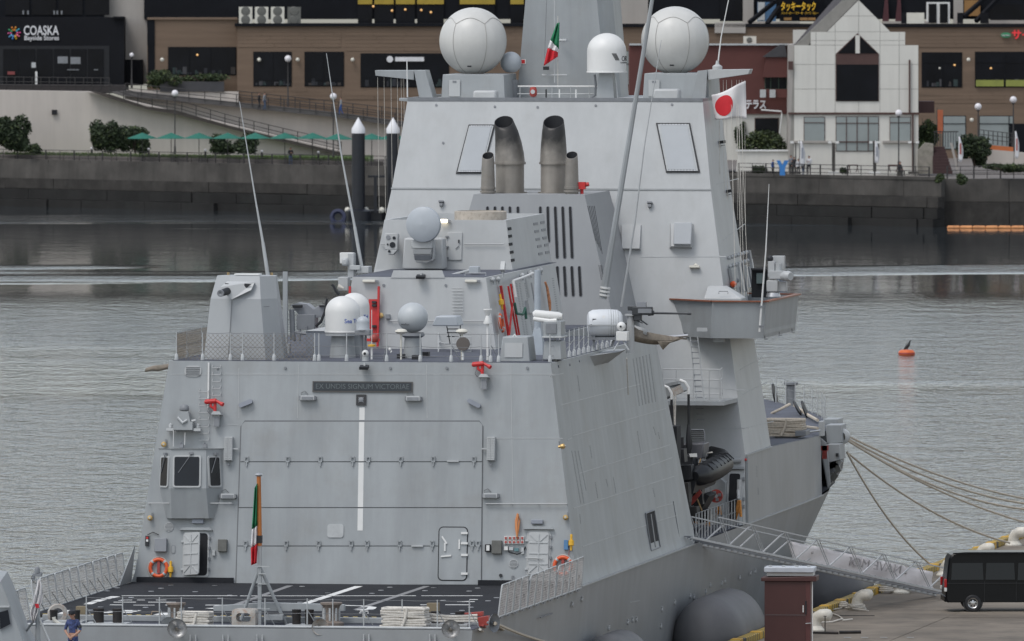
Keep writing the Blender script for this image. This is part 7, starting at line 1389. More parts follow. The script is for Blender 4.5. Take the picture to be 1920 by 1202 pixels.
shrub(1386, 1484, 243, 286, 1124, 'hedge bush above the white wall beside the white house', n=3600, tone=(.4, .8)); shrub(1378, 1398, 225, 286, 1126, 'dark narrow bush behind the flag halyards', n=900); shrub(1718, 1760, 203, 276, 1121, 'bright green tall bush on the right corner of the white house', n=3400, tone=(.25, .7)); shrub(1796, 1858, 250, 314, 1128, 'dark round tree right of the brown steps', 'tree', 'round_tree', n=3600); shrub(1752, 1772, 325, 342, 1096, 'weeds growing on the quay edge by the steps', n=400, tone=(.3, .7)); shrub(1786, 1812, 318, 345, 1098, 'green weeds on the quay edge right of the steps', n=600, tone=(.3, .7)); shrub(1412, 1438, 310, 324, 1119, 'low weeds before the white wall', n=400); shrub(1840, 1925, 306, 322, 1105, 'strip of grass and weeds on the right promenade', n=1500, tone=(.3, .7)); shrub(1575, 1590, 312, 325, 1116, 'small shrub before the white house', n=200); shrub(1722, 1745, 262, 285, 1118, 'ivy clump below the bright green bush', n=600, tone=(.3, .7))
# --- white gabled house
DH = 1118
HWALL = mat('white_house_panel', (.62, .605, .56), .8, var=.05, scale=.2, streak=.10); HGAP = mat('house_joint', (.25, .24, .22), .9); HTRIM = mat('brown_trim', (.07, .035, .03), .7)
house = thing('gabled_house', 'white panelled house with stepped gable and pointed dark window', 'house', T(*W(1600, 330, D=DH)))
outline = [(1479, 335), (1722, 335), (1722, 85), (1697, 85), (1697, 60), (1670, 60), (1610, 0), (1551, 60), (1520, 60), (1520, 85), (1489, 85)]
spoly(outline, DH, .5, 'gable_core', HGAP, house)
def clip(poly, cell):
    x0, y0, x1, y1 = cell
    def half(P, f, g):
        out = []
        for i in range(len(P)):
            a, b_ = P[i - 1], P[i]; fa, fb = f(a), f(b_)
            if fa >= 0 and fb >= 0: out.append(b_)
            elif fa >= 0 or fb >= 0:
                t = fa / (fa - fb); q = (a[0] + (b_[0] - a[0]) * t, a[1] + (b_[1] - a[1]) * t); out.append(q)
                if fb >= 0: out.append(b_)
        return out
    for f in (lambda p: p[0] - x0, lambda p: x1 - p[0], lambda p: p[1] - y0, lambda p: y1 - p[1]):
        poly = half(poly, f, None)
        if not poly: return []
    return poly
xs = [1489, 1530, 1566, 1610, 1650, 1686, 1722]; yss = [0, 30, 76, 121, 167, 212]
conv = [[(1489, 212), (1722, 212), (1722, 85), (1489, 85)], [(1520, 84.4), (1697, 84.4), (1697, 60), (1520, 60)], [(1551, 59.4), (1669, 59.4), (1610, .5)]]
for pc in conv:
    for x0, x1 in zip(xs, xs[1:]):
        for y0, y1 in zip(yss, yss[1:]):
            q = clip(pc, (x0 + .35, y0 + .35, x1 - .35, y1 - .35))
            if len(q) >= 3 and abs(sum(q[i - 1][0] * q[i][1] - q[i][0] * q[i - 1][1] for i in range(len(q)))) > 8: spoly(q, DH - .05, .06, 'wall_panel', HWALL, house)
spoly([(1551, 60), (1540, 60), (1515, 85), (1489, 85), (1489, 86), (1580, 0), (1611, -1)], DH + .2, .4, 'gable_backing', HGAP, house)
k = MB(); a, b_, c, d = W(1551, 59, D=DH + .1), W(1612, -3, D=DH + .1), W(1565, -3, D=DH + 6), W(1487, 86, D=DH + 6); k.add([a, b_, c, d, a - HU * .2, b_ - HU * .2, c - HU * .2, d - HU * .2], [(0, 1, 2, 3), (7, 6, 5, 4), (0, 3, 7, 4), (2, 1, 5, 6)]); k.build('roof', mat('slate_roof', (.055, .05, .055), .8, var=.2, scale=1.5), house)
spoly([(1520, 85), (1520, 64), (1546, 64), (1490, 85)], DH + .3, .3, 'roof_return', MATS['slate_roof'], house); sbox(1487, 56, 1512, 82, DH + 6, .4, 'rear_parapet', HWALL, house)
spoly([(1478, 330), (1489, 330), (1489, 84), (1480, 84)], DH + .02, 8, 'side_wall', BEIGE2, house)
gw = spoly([(1567, 190), (1648, 190), (1648, 101), (1608, 62), (1567, 101)], DH - .10, .1, 'gable_window', HTRIM, house); sbox(1568.5, 121, 1646.5, 189, DH - .16, .05, 'pane', SHOPG, gw); spoly([(1571, 100), (1603, 100), (1603, 69)], DH - .16, .05, 'pane', SHOPG, gw); spoly([(1613, 100), (1645, 100), (1613, 69)], DH - .16, .05, 'pane', SHOPG, gw); sbox(1604, 66, 1612, 100, DH - .2, .08, 'white_post', HWALL, gw)
sbox(1478, 211, 1724, 214.5, DH - .25, .4, 'string_course', HTRIM, house); sbox(1704, 112, 1707, 212, DH - .3, .15, 'downpipe', HTRIM, house); sbox(1710, 214, 1713, 325, DH - .3, .15, 'downpipe', HTRIM, house)
sbox(1489, 215, 1722, 334, DH - .05, .06, 'ground_wall', HWALL, house)
window(1507, 219, 1547, 265, DH - .05, house, PALEG, frame=HTRIM, trans=230); window(1668, 219, 1708, 265, DH - .05, house, PALEG, frame=HTRIM, trans=230); dw = window(1567, 218, 1648, 284, DH - .05, house, PALEG, (1587, 1607, 1628), HTRIM, 231); sbox(1568, 265, 1647, 267, DH - .25, .08, 'door_rail', HTRIM, dw)
sbox(1485, 264, 1560, 268, DH - .3, .3, 'sill_band', BEIGE2, house); sbox(1655, 264, 1722, 268, DH - .3, .3, 'sill_band', BEIGE2, house)
for i, x in enumerate((1563, 1640, 1492, 1713)):
    root = thing('plaza_lamp', ['left', 'right', 'far left', 'far right'][i] + ' double-headed lamp column before the white house ground floor', 'street lamp', T(*W(x, 326, D=DH - 2)), 'double-headed lamp columns'); sbox(x - 3, 268, x + 3, 325, DH - 2, .3, 'column', CONC, root) if i < 2 else sbox(x - 1, 268, x + 1, 325, DH - 2, .2, 'column', IRON, root)
    for dx in (-7, 7): sbox(x + dx - 3, 265, x + dx + 3, 269, DH - 2.1, .3, 'lamp_head', WHITE, root)
    sbox(x - 10, 322, x + 10, 326, DH - 2.2, .5, 'plinth', WHITE if i < 2 else CONC, root)
# --- dark red restaurant left of it
rest = thing('restaurant', 'dark red restaurant with white lettering left of the white house', 'restaurant', T(*W(1400, 325, D=1126)))
REDB = mat('oxblood_wall', (.095, .03, .025), .75, var=.12, scale=.3)
spoly([(1180, 214), (1478, 214), (1478, 84), (1180, 84)], 1126, 8, 'upper_wall', REDB, rest); spoly([(1180, 300), (1478, 300), (1478, 214), (1180, 214)], 1126.3, 8, 'ground_wall', HWALL, rest); sbox(1180, 82, 1490, 85, 1125.7, .6, 'roof_edge', FITL, rest)
spoly([(1430, 145), (1478, 145), (1478, 106), (1436, 106)], 1125.2, .8, 'bay', REDB, rest); spoly([(1430, 107), (1476, 107), (1472, 84), (1462, 84)], 1125, .8, 'bay_roof', mat('bay_slate', (.05, .05, .055), .8), rest); window(1434, 133, 1475, 167, 1125.9, rest, SHOPG, (1445, 1460), mat('green_frame', (.04, .07, .05), .7)); sbox(1420, 167, 1478, 183, 1125.0, .1, 'balcony', REDB, rest); window(1415, 221, 1460, 252, 1126.2, rest, SHOPG, (), HTRIM); sbox(1478, 115, 1487, 131, 1117.6, .1, 'wall_vent', HTRIM, house)
text_obj('テラス', .95, .05, MATS['sign_white'], 'lettering', rest, MF(1417, 197, 1125.8), bold=.03, width=1.9)
for i in (0, 1): sbox(1425 + i * 18, 168, 1436 + i * 18, 183, 1124.8, .1, 'balcony_chair', FITL, rest)
k = MB(); k.tube([W(x, y, D=1124) for x, y in ((1427, 206), (1465, 209), (1466, 215), (1462, 250))], .07, 5); k.build('white_pipe', WHITE, rest); acx = sbox(1394, 68, 1418, 82, 1128, .5, 'rooftop_unit', CREAM, rest); k = MB(); k.lathe([(.26, 0), (.22, .04), (.001, .05)], 14, MF(1405, 75, 1127.95)); k.build('fan', BOXB, acx)
wl_ = thing('white_wall', 'low white garden wall before the restaurant hedge', 'wall', T(*W(1430, 322, D=1119))); spoly([(1380, 322), (1482, 322), (1482, 284), (1384, 282)], 1119, .4, 'wall_face', HWALL, wl_); sbox(1380, 281, 1483, 284, 1118.8, .7, 'coping', WHITE, wl_)
# --- right: steps, ramp, stone wall, banners
st = thing('brown_steps', 'brown stair flight with pale side rail right of the white house', 'steps', T(*W(1768, 325, D=1114))); STB = mat('stair_dark', (.045, .022, .022), .8)
for i in range(9): sbox(1749, 320 - i * 5.6, 1786 - i * 1.8, 326 - i * 5.6, 1114 + i * .35, .4, 'step', STB, st)
for x0, x1, ya, yb__ in ((1783, 1798, 270, 322),): spoly([(1794, 322), (1798, 322), (1786, 268), (1781, 268)], 1113.6, .15, 'side_rail', BEIGE2, st)
for i in range(9): sbox(1752 + i * 5, 246, 1753.2 + i * 5, 276, 1117, .1, 'baluster', IRON, st)
sbox(1750, 246, 1797, 248, 1117, .12, 'top_rail', IRON, st)
sw = spoly([(1722, 326), (1750, 326), (1750, 270), (1735, 268), (1722, 282)], 1116, 2, 'rubble_wall', mat('mossy_rubble', (.24, .22, .19), .9, var=.35, scale=.9, dirt=(.06, .08, .03), dirt_amt=.6), None); tag(sw, 'rough pale rubble wall between the white house and brown steps', 'wall'); rw_ = spoly([(1852, 306), (1960, 312), (1960, 290), (1854, 280)], 1130, 1, 'ramp_wall', BEIGE, None); tag(rw_, 'pale ramp wall behind the right promenade fence', 'wall'); ob_ = spoly([(1854, 280), (1900, 284), (1900, 276), (1856, 272)], 1130.2, .3, 'orange_barrier', mat('orange_panel', (.45, .13, .04), .7), None); tag(ob_, 'orange barrier panel on the right ramp', 'barrier')
fence_line([(1836, 268), (1905, 276)], 1131, 24, 8, 'ramp_railing', 'railing on the right ramp before the mall', (1.0, .66, .33)); cx_ = sbox(1722, 190, 1752, 212, 1122, 3, 'canopy', STB, None); tag(cx_, 'small dark canopy above the bright green bush', 'canopy')
def feather(px, y0, y1, w, D, label, m, mark=None):
    root = thing('banner_flag', label, 'banner', T(*W(px, y1, D=D)), 'feather banners'); k = MB(); k.cyl(W(px - 2, y1 + 3, D=D), W(px, y0, D=D), .03, n=5); k.build('pole', IRON, root); k = MB(); rows = []
    for i in range(9):
        t = i / 8; ww = w * (.35 + .65 * min(1, t * 2.2)) * (1 - .35 * max(0, t - .8) / .2); y = y0 + (y1 - y0) * t * .85; rows.append([W(px, y, D=D), W(px + ww * .5, y + 1, D=D - .1 * math.sin(t * 6)), W(px + ww, y + 2, D=D)])
    k.grid(rows); o = k.build('cloth', m, root); o.modifiers.new('t', 'SOLIDIFY').thickness = .01
    if mark: sbox(px + w * .3, y0 + (y1 - y0) * .25, px + w * .6, y0 + (y1 - y0) * .62, D - .2, .02, 'print', mark, root)
PALEF = mat('banner_white', (.62, .62, .64), .8); feather(1500, 263, 318, 10, 1113, 'pale banner beside the group of people', PALEF, MATS['lamp_blue_grey']); feather(1640, 263, 312, 9, 1113, 'pale banner before the house double door', PALEF, MATS['lamp_blue_grey']); feather(1797, 255, 310, 9, 1112, 'white banner right of the brown steps', PALEF, DRED); feather(1903, 245, 305, 8, 1118, 'white and pink banner at the right edge', PALEF, DRED); ob2 = thing('banner_flag', 'upright orange banner beside the bright green bush', 'banner', T(*W(1757, 262, D=1120)), 'feather banners'); sbox(1758, 206, 1768, 250, 1120, .03, 'cloth', mat('banner_orange', (.45, .13, .06), .8), ob2); sbox(1756.6, 202, 1757.6, 268, 1120, .05, 'pole', IRON, ob2); 
yl = spoly([(1456, 301), (1463, 301), (1467, 310), (1471, 301), (1479, 301), (1472, 315), (1472, 329), (1462, 329), (1462, 315)], 1110, .6, 'letter_y', mat('letter_blue', (.03, .17, .45), .5), None); tag(yl, 'large blue letter Y standing on the promenade', 'letter')
for i, x in enumerate((1675, 1600)):
    tb = thing('picnic_table', ['dark picnic table before the right of the white house', 'low dark bench frame before the house double door'][i], 'table', T(*W(x, 324, D=1112))); sbox(x - 10, 309, x + 9, 311, 1112, .8, 'tabletop', HTRIM, tb)
    for dx in (-8, 7): spoly([(x + dx - 3, 323), (x + dx - 1.5, 323), (x + dx + 2.5, 311), (x + dx + 1, 311)], 1112.1, .1, 'leg', HTRIM, tb); spoly([(x + dx + 2, 323), (x + dx + 3.5, 323), (x + dx + .5, 311), (x + dx - 1, 311)], 1112.3, .1, 'leg', HTRIM, tb)
# --- mooring piles and floating things in the basin
PILE = mat('pile_black', (.008, .010, .016), .45, var=.25); CAPW = mat('pile_cap', (.70, .70, .72), .5, var=.04)
for i, (px, D) in enumerate(((672, 1121), (737, 1123))):
    p = W(px, ypx(D, 0), D=D); root = thing('mooring_pile', ('left', 'right')[i] + ' black mooring pile with a white pointed cap', 'mooring pile', T(p.x, p.y, 0), 'mooring piles'); zt2 = W(px, 250, D=D).z; r = 12.5 / 20.4
    k = MB(); k.cyl((p.x, p.y, -1.5), (p.x, p.y, zt2), r, n=20); k.build('shaft', PILE, root); k = MB(); k.lathe([(r * 1.03, 0), (r * 1.03, .42), (.02, 1.45), (.001, 1.46)], 20, T(p.x, p.y, zt2)); k.build('cap', CAPW, root)
    k = MB(); k.lathe([(r * 1.03, 0), (r * 1.9, .1), (r * 1.9, 1.2), (r * 1.03, 1.4)], 16, T(p.x, p.y, -.3)); k.build('fender_collar', PILE, root)
pt = thing('pontoon', 'low dark floating pontoon between the mooring piles', 'pontoon', T(*W(700, 412, D=1122))); sbox(655, 395, 760, 413, 1122.5, 3, 'deck', PILE, pt); sbox(690, 329, 723, 333, 1122, .4, 'beam', PILE, pt); sbox(701, 333, 707, 400, 1122, .4, 'post', PILE, pt)
for x in (652, 686, 716): k = MB(); k.ball(W(x, 394, D=1121.8), .28, 10, 8); k.build('white_float', CREAM, pt)
k = MB(); k.lathe([(.5, -.25), (.75, -.2), (.75, .2), (.5, .25), (.35, 0), (.5, -.25)], 18, T(*W(634, 407, D=1120)) @ RX(80)); tag(k.build('tyre_fender', mat('navy_tyre', (.02, .025, .06), .7), None), 'dark blue tyre fender floating left of the left pile', 'fender')
# floating oil boom
bm_ = thing('floating_boom', 'orange floating oil boom along the right quay foot', 'boom', T(*W(1850, 407, D=1110)))
x = 1776
while x < 1960:
    a, b_ = W(x, 403, D=1097), W(x + 24, 405, D=1097); a.z = b_.z = .08; k = MB(); k.tube([a, a.lerp(b_, .08), a.lerp(b_, .92), b_], [.07, .17, .17, .07], 8); k.build('float_section', mat('boom_orange', (.62, .27, .10), .6, var=.25, scale=1.5, dirt=(.25, .08, .04), dirt_amt=.5) if 'boom_orange' not in MATS else MATS['boom_orange'], bm_); x += 24
# buoy with cormorant
bp_ = W(1700, 666, Z=0.0); by = thing('buoy', 'orange buoy floating right of the ship with a black bird on it', 'buoy', T(*bp_)); k = MB()
k.lathe([(.001, -.28), (.42, -.24), (.55, -.08), (.55, .08), (.42, .22), (.001, .26)], 20, T(bp_.x, bp_.y, .12)); k.build('float', mat('buoy_orange', (.60, .12, .03), .5, var=.15, scale=3), by); k = MB(); k.lathe([(.552, -.05), (.57, 0), (.552, .05)], 20, T(bp_.x, bp_.y, .12)); k.build('band', DRED, by)
bird = MB(); B0 = Vector((bp_.x + .05, bp_.y, .38))
bird.tube([B0 + HR * v[0] + HU * v[1] for v in ((-.26, -.06), (-.16, .06), (-.04, .17), (.07, .30), (.12, .42), (.15, .50), (.17, .56), (.20, .575), (.27, .565))], [.02, .07, .12, .115, .07, .045, .05, .045, .012], 10)
bird.tube([B0 + HR * v[0] + HU * v[1] for v in ((-.02, .1), (.0, 0), (.04, -.02))], .025, 6); bird.tube([B0 + HR * v[0] + HU * v[1] + HF * .08 for v in ((.0, .1), (.02, 0), (.06, -.02))], .025, 6)
tag(bird.build('cormorant', mat('black_plumage', (.012, .012, .014), .5, var=.3, scale=6), None, ang=70), 'black cormorant perched on the orange buoy', 'bird')
# ================================================================ people
SKIN = mat('skin', (.36, .20, .14), .6, var=.06, scale=8); HAIR = mat('hair', (.02, .016, .014), .7)
def person(M, label, top, legs, pose=None, hair=HAIR, shoes=BLACK, fingers=False, cap=None, group=None, skirt=False, h=1.0):
    P = {'pel': (0, 0, .95), 'sp': (0, .01, 1.15), 'ch': (0, 0, 1.36), 'nk': (0, .01, 1.50), 'hd0': (0, -.01, 1.58), 'hd1': (0, -.02, 1.68), 'hd2': (0, -.01, 1.755)}
    for s, n in ((-1, 'l'), (1, 'r')):
        P.update({'sh' + n: (.18 * s, .0, 1.43), 'el' + n: (.25 * s, .03, 1.15), 'wr' + n: (.24 * s, -.05, .90), 'hn' + n: (.235 * s, -.07, .80), 'hp' + n: (.10 * s, 0, .90), 'kn' + n: (.11 * s, -.01, .50), 'an' + n: (.11 * s, .02, .09), 'to' + n: (.12 * s, -.14, .04)})
    if pose: P.update(pose)
    Rr = {'pel': .155, 'sp': .14, 'ch': .165, 'nk': .06, 'hd0': .075, 'hd1': .095, 'hd2': .085, 'sh': .075, 'el': .05, 'wr': .034, 'hn': .04, 'hp': .10, 'kn': .068, 'an': .045, 'to': .04}
    E = [('pel', 'sp', 0), ('sp', 'ch', 0), ('ch', 'nk', 0), ('nk', 'hd0', 2), ('hd0', 'hd1', 2), ('hd1', 'hd2', 3)]
    for n in 'lr': E += [('ch', 'sh' + n, 0), ('sh' + n, 'el' + n, 0), ('el' + n, 'wr' + n, 2 if fingers else 0), ('wr' + n, 'hn' + n, 2), ('pel', 'hp' + n, 1), ('hp' + n, 'kn' + n, 1), ('kn' + n, 'an' + n, 1), ('an' + n, 'to' + n, 4)]
    if fingers:
        for s, n in ((-1, 'l'), (1, 'r')):
            w = Vector(P['wr' + n]); hn = Vector(P['hn' + n]); d = (hn - w).normalized(); sd = d.cross(Vector((0, 1, 0))).normalized()
            for f in range(4):
                b_ = hn + sd * (f - 1.5) * .021; Lf = (.052, .062, .058, .045)[f]; P['f%s%d' % (n, f)] = tuple(b_ + d * Lf * .55 + Vector((0, -.01, 0))); P['g%s%d' % (n, f)] = tuple(b_ + d * Lf + Vector((0, .02, -.004))); E += [('hn' + n, 'f%s%d' % (n, f), 2), ('f%s%d' % (n, f), 'g%s%d' % (n, f), 2)]
            P['t' + n] = tuple(w + d * .05 - sd * s * .04 + Vector((0, -.02, 0))); P['u' + n] = tuple(w + d * .09 - sd * s * .045 + Vector((0, -.025, 0))); E += [('wr' + n, 't' + n, 2), ('t' + n, 'u' + n, 2)]
    keys = list(P); idx = {k: i for i, k in enumerate(keys)}
    me = bpy.data.meshes.new('body'); me.from_pydata([Vector(P[k]) * h for k in keys], [(idx[a], idx[b_]) for a, b_, _ in E], []); o = bpy.data.objects.new('tmp', me); COL.objects.link(o)
    md = o.modifiers.new('s', 'SKIN'); md.use_smooth_shade = True; sv = me.skin_vertices[0].data
    for k in keys:
        r = Rr.get(k) or Rr.get(k[:2]) or .0095
        sv[idx[k]].radius = (r * h, r * h * (.72 if k in ('pel', 'sp', 'ch') else 1)); sv[idx[k]].use_root = (k == 'pel')
    o.modifiers.new('u', 'SUBSURF').levels = 1
    dg = bpy.context.evaluated_depsgraph_get(); dg.update(); out = bpy.data.meshes.new_from_object(o.evaluated_get(dg)); bpy.data.objects.remove(o)
    out.materials.clear()
    for m in (top, legs, SKIN, hair, shoes): out.materials.append(m)
    seg = [(Vector(P[a]) * h, Vector(P[b_]) * h, mi) for a, b_, mi in E]
    for pl in out.polygons:
        c = pl.center; best = (9, 0)
        for a, b_, mi in seg:
            d = b_ - a; t = max(0, min(1, (c - a).dot(d) / max(1e-9, d.dot(d)))); q = (c - (a + d * t)).length
            if q < best[0]: best = (q, mi)
        mi = best[1]; hz = Vector(P['hd1']) * h
        if mi == 2 and c.z > hz.z - .06 * h and (c.y > hz.y + .02 or c.z > hz.z + .055): mi = 3
        if mi == 0 and c.z < .93 * h and abs(c.x) < .2: mi = 1
        pl.material_index = mi; pl.use_smooth = True
    root = thing('person', label, 'person', M, group); obj('body', out, root, M)
    hd = Vector(P['hd1']) * h
    k = MB(); k.tube([hd + Vector((0, -.10, .01)), hd + Vector((0, -.122, -.025)), hd + Vector((0, -.095, -.035))], [.01, .016, .012], 6); k.build('nose', SKIN, root, M)
    for s in (-1, 1): k = MB(); k.ball(hd + Vector((s * .036, -.086, .015)), .014, 8, 6); k.build('eye', HAIR, root, M); k = MB(); k.ball(hd + Vector((s * .095, .0, -.01)), .028, 8, 6); k.build('ear', SKIN, root, M)
    k = MB(); k.box(hd + Vector((0, -.088, -.06)), (.05, .012, .01)); k.build('mouth', DRED, root, M)
    if cap: k = MB(); k.lathe([(.112, 0), (.118, .04), (.112, .09), (.06, .115), (.001, .118)], 16, T(*(hd + Vector((0, .0, .03))))); k.prism([(-.07, -.10), (.07, -.10), (.05, -.19), (-.05, -.19)], .03, .042, T(*(hd))); k.build('cap', cap, root, M)
    return root
def cloth(n, c): return MATS[n] if n in MATS else mat(n, c, .85, var=.15, scale=6)
def stand(px, py, D, rot=0): return Matrix.Translation(W(px, py, D=D)) @ SHORE @ RZ(rot)
NAVY, JEAN, GREYC, DKC, WHC, BLC = cloth('cloth_navy', (.018, .02, .04)), cloth('cloth_jeans', (.05, .075, .13)), cloth('cloth_grey', (.22, .23, .25)), cloth('cloth_dark', (.018, .018, .022)), cloth('cloth_white', (.5, .5, .52)), cloth('cloth_blue', (.03, .08, .25))
walk = {'knl': (-.11, -.10, .52), 'anl': (-.11, -.12, .10), 'tol': (-.11, -.27, .06), 'knr': (.11, .02, .5), 'anr': (.11, .20, .12), 'tor': (.11, .08, .04), 'wrl': (-.25, .10, .92), 'hnl': (-.25, .12, .83), 'wrr': (.25, -.16, .94), 'hnr': (.25, -.2, .86)}
bent = {'ell': (-.25, .0, 1.17), 'wrl': (-.10, -.24, 1.2), 'hnl': (-.04, -.28, 1.26), 'elr': (.25, .0, 1.17), 'wrr': (.10, -.24, 1.2), 'hnr': (.04, -.28, 1.26)}
person(stand(545, 311, dq(545) + 1.2, 20), 'person in a dark jacket and jeans at the quay fence under the parasols', DKC, JEAN, bent)
person(stand(486, 207, 1180, 75), 'person in dark clothes walking on the ramp, left of a pair', DKC, DKC, walk, h=1.0); person(stand(496, 208, 1180, 75), 'person in a grey shirt and blue trousers walking on the ramp beside a dark-clothed person', GREYC, JEAN, walk, h=1.03); person(stand(639, 216, 1180, -80), 'person in grey leaning walking down the ramp behind the mooring piles', GREYC, BLC, walk)
sit = {'pel': (0, 0, .5), 'sp': (0, .02, .72), 'ch': (0, .0, .94), 'nk': (0, -.02, 1.07), 'hd0': (0, -.04, 1.15), 'hd1': (0, -.05, 1.25), 'hd2': (0, -.04, 1.33), 'shl': (-.18, 0, 1.0), 'shr': (.18, 0, 1.0), 'ell': (-.24, -.05, .74), 'elr': (.24, -.05, .74), 'wrl': (-.15, -.25, .62), 'wrr': (.15, -.25, .62), 'hnl': (-.1, -.32, .6), 'hnr': (.1, -.32, .6), 'hpl': (-.1, -.03, .48), 'hpr': (.1, -.03, .48), 'knl': (-.13, -.42, .5), 'knr': (.13, -.42, .5), 'anl': (-.13, -.42, .09), 'anr': (.13, -.42, .09), 'tol': (-.13, -.56, .04), 'tor': (.13, -.56, .04)}
for px, py, rot, tp, lg, po, lb, hh in ((1449, 330, 60, BLC, DKC, None, 'person in blue left of the big blue letter', .86), (1483, 329, 30, GREYC, DKC, bent, 'tall person in grey right beside the big blue letter, taking a photo', 1.06), (1489, 328, -30, DKC, DKC, None, 'person in black between the two taller people of the group', .95), (1497, 330, 10, WHC, DKC, None, 'person in a white top and dark skirt in the middle of the group', .9), (1506, 330, 40, DKC, JEAN, None, 'shorter person in dark clothes right of the pale banner', .8), (1517, 329, -20, WHC, DKC, bent, 'person in white holding a phone at the right end of the group', 1.03)):
    person(stand(px, py, dq(px) + 1.9, rot), lb, tp, lg, po, h=hh, group='people by the blue letter')
person(stand(1687, 330, 1110.5, 50), 'person in dark clothes sitting at the picnic table by the lamp', DKC, DKC, sit); bx_ = sbox(1682, 321, 1692, 330, 1110.9, .5, 'stone_seat', CONC, None); tag(bx_, 'low stone seat under the sitting person', 'seat')
# ================================================================ neighbouring vessel at the lower left, sailor, flag
nv_ = thing('patrol_vessel', 'grey vessel corner with a slanted window at the lower left edge', 'vessel', T(*W(0, 1230, D=404)))
NZ = 5.72; dk_ = [W(-320, 1211, Z=NZ), W(250, 1211, Z=NZ), W(250, 1330, Z=NZ), W(-320, 1330, Z=NZ)]
k = MB(); k.loft([[p + HU * 0 for p in dk_], [Vector((p.x, p.y, -1)) for p in dk_]]); k.build('hull', HULLP, nv_)
spoly([(-200, 1235), (62, 1235), (43, 1202), (24, 1150), (10, 1112), (0, 1091), (-40, 1085), (-200, 1085)], 404, 6, 'deckhouse', PAINT, nv_)
w2 = spoly([(1, 1183), (22, 1172), (17, 1141), (-2, 1146)], 403.95, .06, 'window', FIT, nv_); spoly([(0, 1180), (19.5, 1170), (15, 1143.5), (-1, 1148)], 403.9, .04, 'pane', GLASS, w2); spoly([(-200, 1142), (17, 1139), (19, 1136), (-200, 1138)], 403.9, .1, 'trim', FITL, nv_)
spoly([(62, 1235), (46, 1204), (40, 1206), (54, 1235)], 403.8, .1, 'edge_strip', FIT, nv_)
fs = thing('flagstaff', 'grey tripod flagstaff with lamp cluster at the lower left', 'flagstaff', T(*W(71, 1212, D=407))); k = MB(); k.tube([W(71, 1220, D=407), W(71, 1085, D=407)], [.10, .05], 10); k.build('pole', PAINT, fs)
for a, b_ in (((72, 1155), (100, 1220)), ((70, 1155), (40, 1196))): k = MB(); k.cyl(W(*a, D=407), W(*b_, D=406.3 if a[0] > 71 else 408), .04, n=8); k.build('stay', PAINT, fs)
k = MB(); c = W(70, 1078, D=407); k.box(c, (.3, .16, .1)); k.lathe([(.09, 0), (.1, .12), (.06, .2), (.001, .22)], 12, T(*(c + HU * .06))); k.ball(c + HR * -.12 - HU * .1, .06, 8, 6); k.ball(c + HR * .12 + HU * .05, .06, 8, 6); k.build('lamp_cluster', FIT, fs)
k = MB(); k.tube([c + HR * v[0] + HU * v[1] for v in ((-.15, .0), (-.2, -.1), (-.12, -.26), (.0, -.3))], .012, 5); k.build('cable', BLACK, fs)
nf = thing('limp_flag', 'limp white flag with a red patch at the lower left', 'flag', T(*W(70, 1100, D=407)))
k = MB(); rows = []
for y, xl_, xr_ in ((1086, 71, 75), (1100, 68, 79), (1115, 64, 80), (1130, 61, 78), (1140, 58, 72), (1150, 56, 70), (1160, 59, 66), (1168, 62, 64)):
    rows.append([W(xl_ + (xr_ - xl_) * s / 8, y, D=406.9 - .10 * math.sin(s * 1.6 + y * .05)) for s in range(9)])
k.grid(rows); o = k.build('cloth', FWH, nf, ang=60); o.modifiers.new('t', 'SOLIDIFY').thickness = .005
k = MB(); rows = [[W(64 + (71 - 64) * s / 4 + dx, y, D=406.72) for s in range(5)] for y, dx in ((1132, 1), (1136, 2), (1140, 3))]; k.grid(rows); k.build('red_patch', FR, nf)
CAMO = mat('blue_camouflage', (.035, .05, .13), .85, var=.75, scale=14)
clasp = {'ell': (-.27, -.02, 1.14), 'wrl': (-.07, -.20, .93), 'hnl': (-.0, -.235, .89), 'elr': (.27, -.02, 1.14), 'wrr': (.07, -.20, .95), 'hnr': (.01, -.25, .91), 'hd0': (-.01, -.03, 1.57), 'hd1': (-.02, -.07, 1.66), 'hd2': (-.02, -.07, 1.74)}
sp0_ = W(137, 1247, Z=NZ); sl = person(Matrix.Translation(sp0_) @ SHORE @ RZ(-18), 'sailor in blue camouflage and dark cap with hands clasped at the lower left', CAMO, CAMO, clasp, fingers=True, cap=cloth('cap_dark', (.02, .022, .028)))
k = MB(); k.lathe([(.066, -.05), (.068, 0), (.062, .05)], 12, Matrix.Translation((.235, -.005, 1.27)) @ RY(-14)); k.build('armband', BLACK, sl, Matrix.Translation(sp0_) @ SHORE @ RZ(-18))
# ================================================================ pier: kerb, fenders, bollards, cabinet, van, gangway, ropes
kb = thing('pier_kerb', 'yellow and black striped kerb guard along the pier edge', 'kerb', T(*pier(0, .2)))
KS = mat('kerb_stripe', (.5, .33, .03), .6); nt_ = KS.node_tree; bs = nt_.nodes['Principled BSDF']; gp = node(nt_, 'ShaderNodeNewGeometry'); dt = node(nt_, 'ShaderNodeVectorMath', operation='DOT_PRODUCT'); nt_.links.new(gp.outputs['Position'], dt.inputs[0]); dt.inputs[1].default_value = ed; fr_ = node(nt_, 'ShaderNodeMath', operation='MULTIPLY'); nt_.links.new(dt.outputs['Value'], fr_.inputs[0]); fr_.inputs[1].default_value = 2.2; f2 = node(nt_, 'ShaderNodeMath', operation='FRACT'); nt_.links.new(fr_.outputs[0], f2.inputs[0]); gt = node(nt_, 'ShaderNodeMath', operation='GREATER_THAN'); nt_.links.new(f2.outputs[0], gt.inputs[0]); gt.inputs[1].default_value = .55
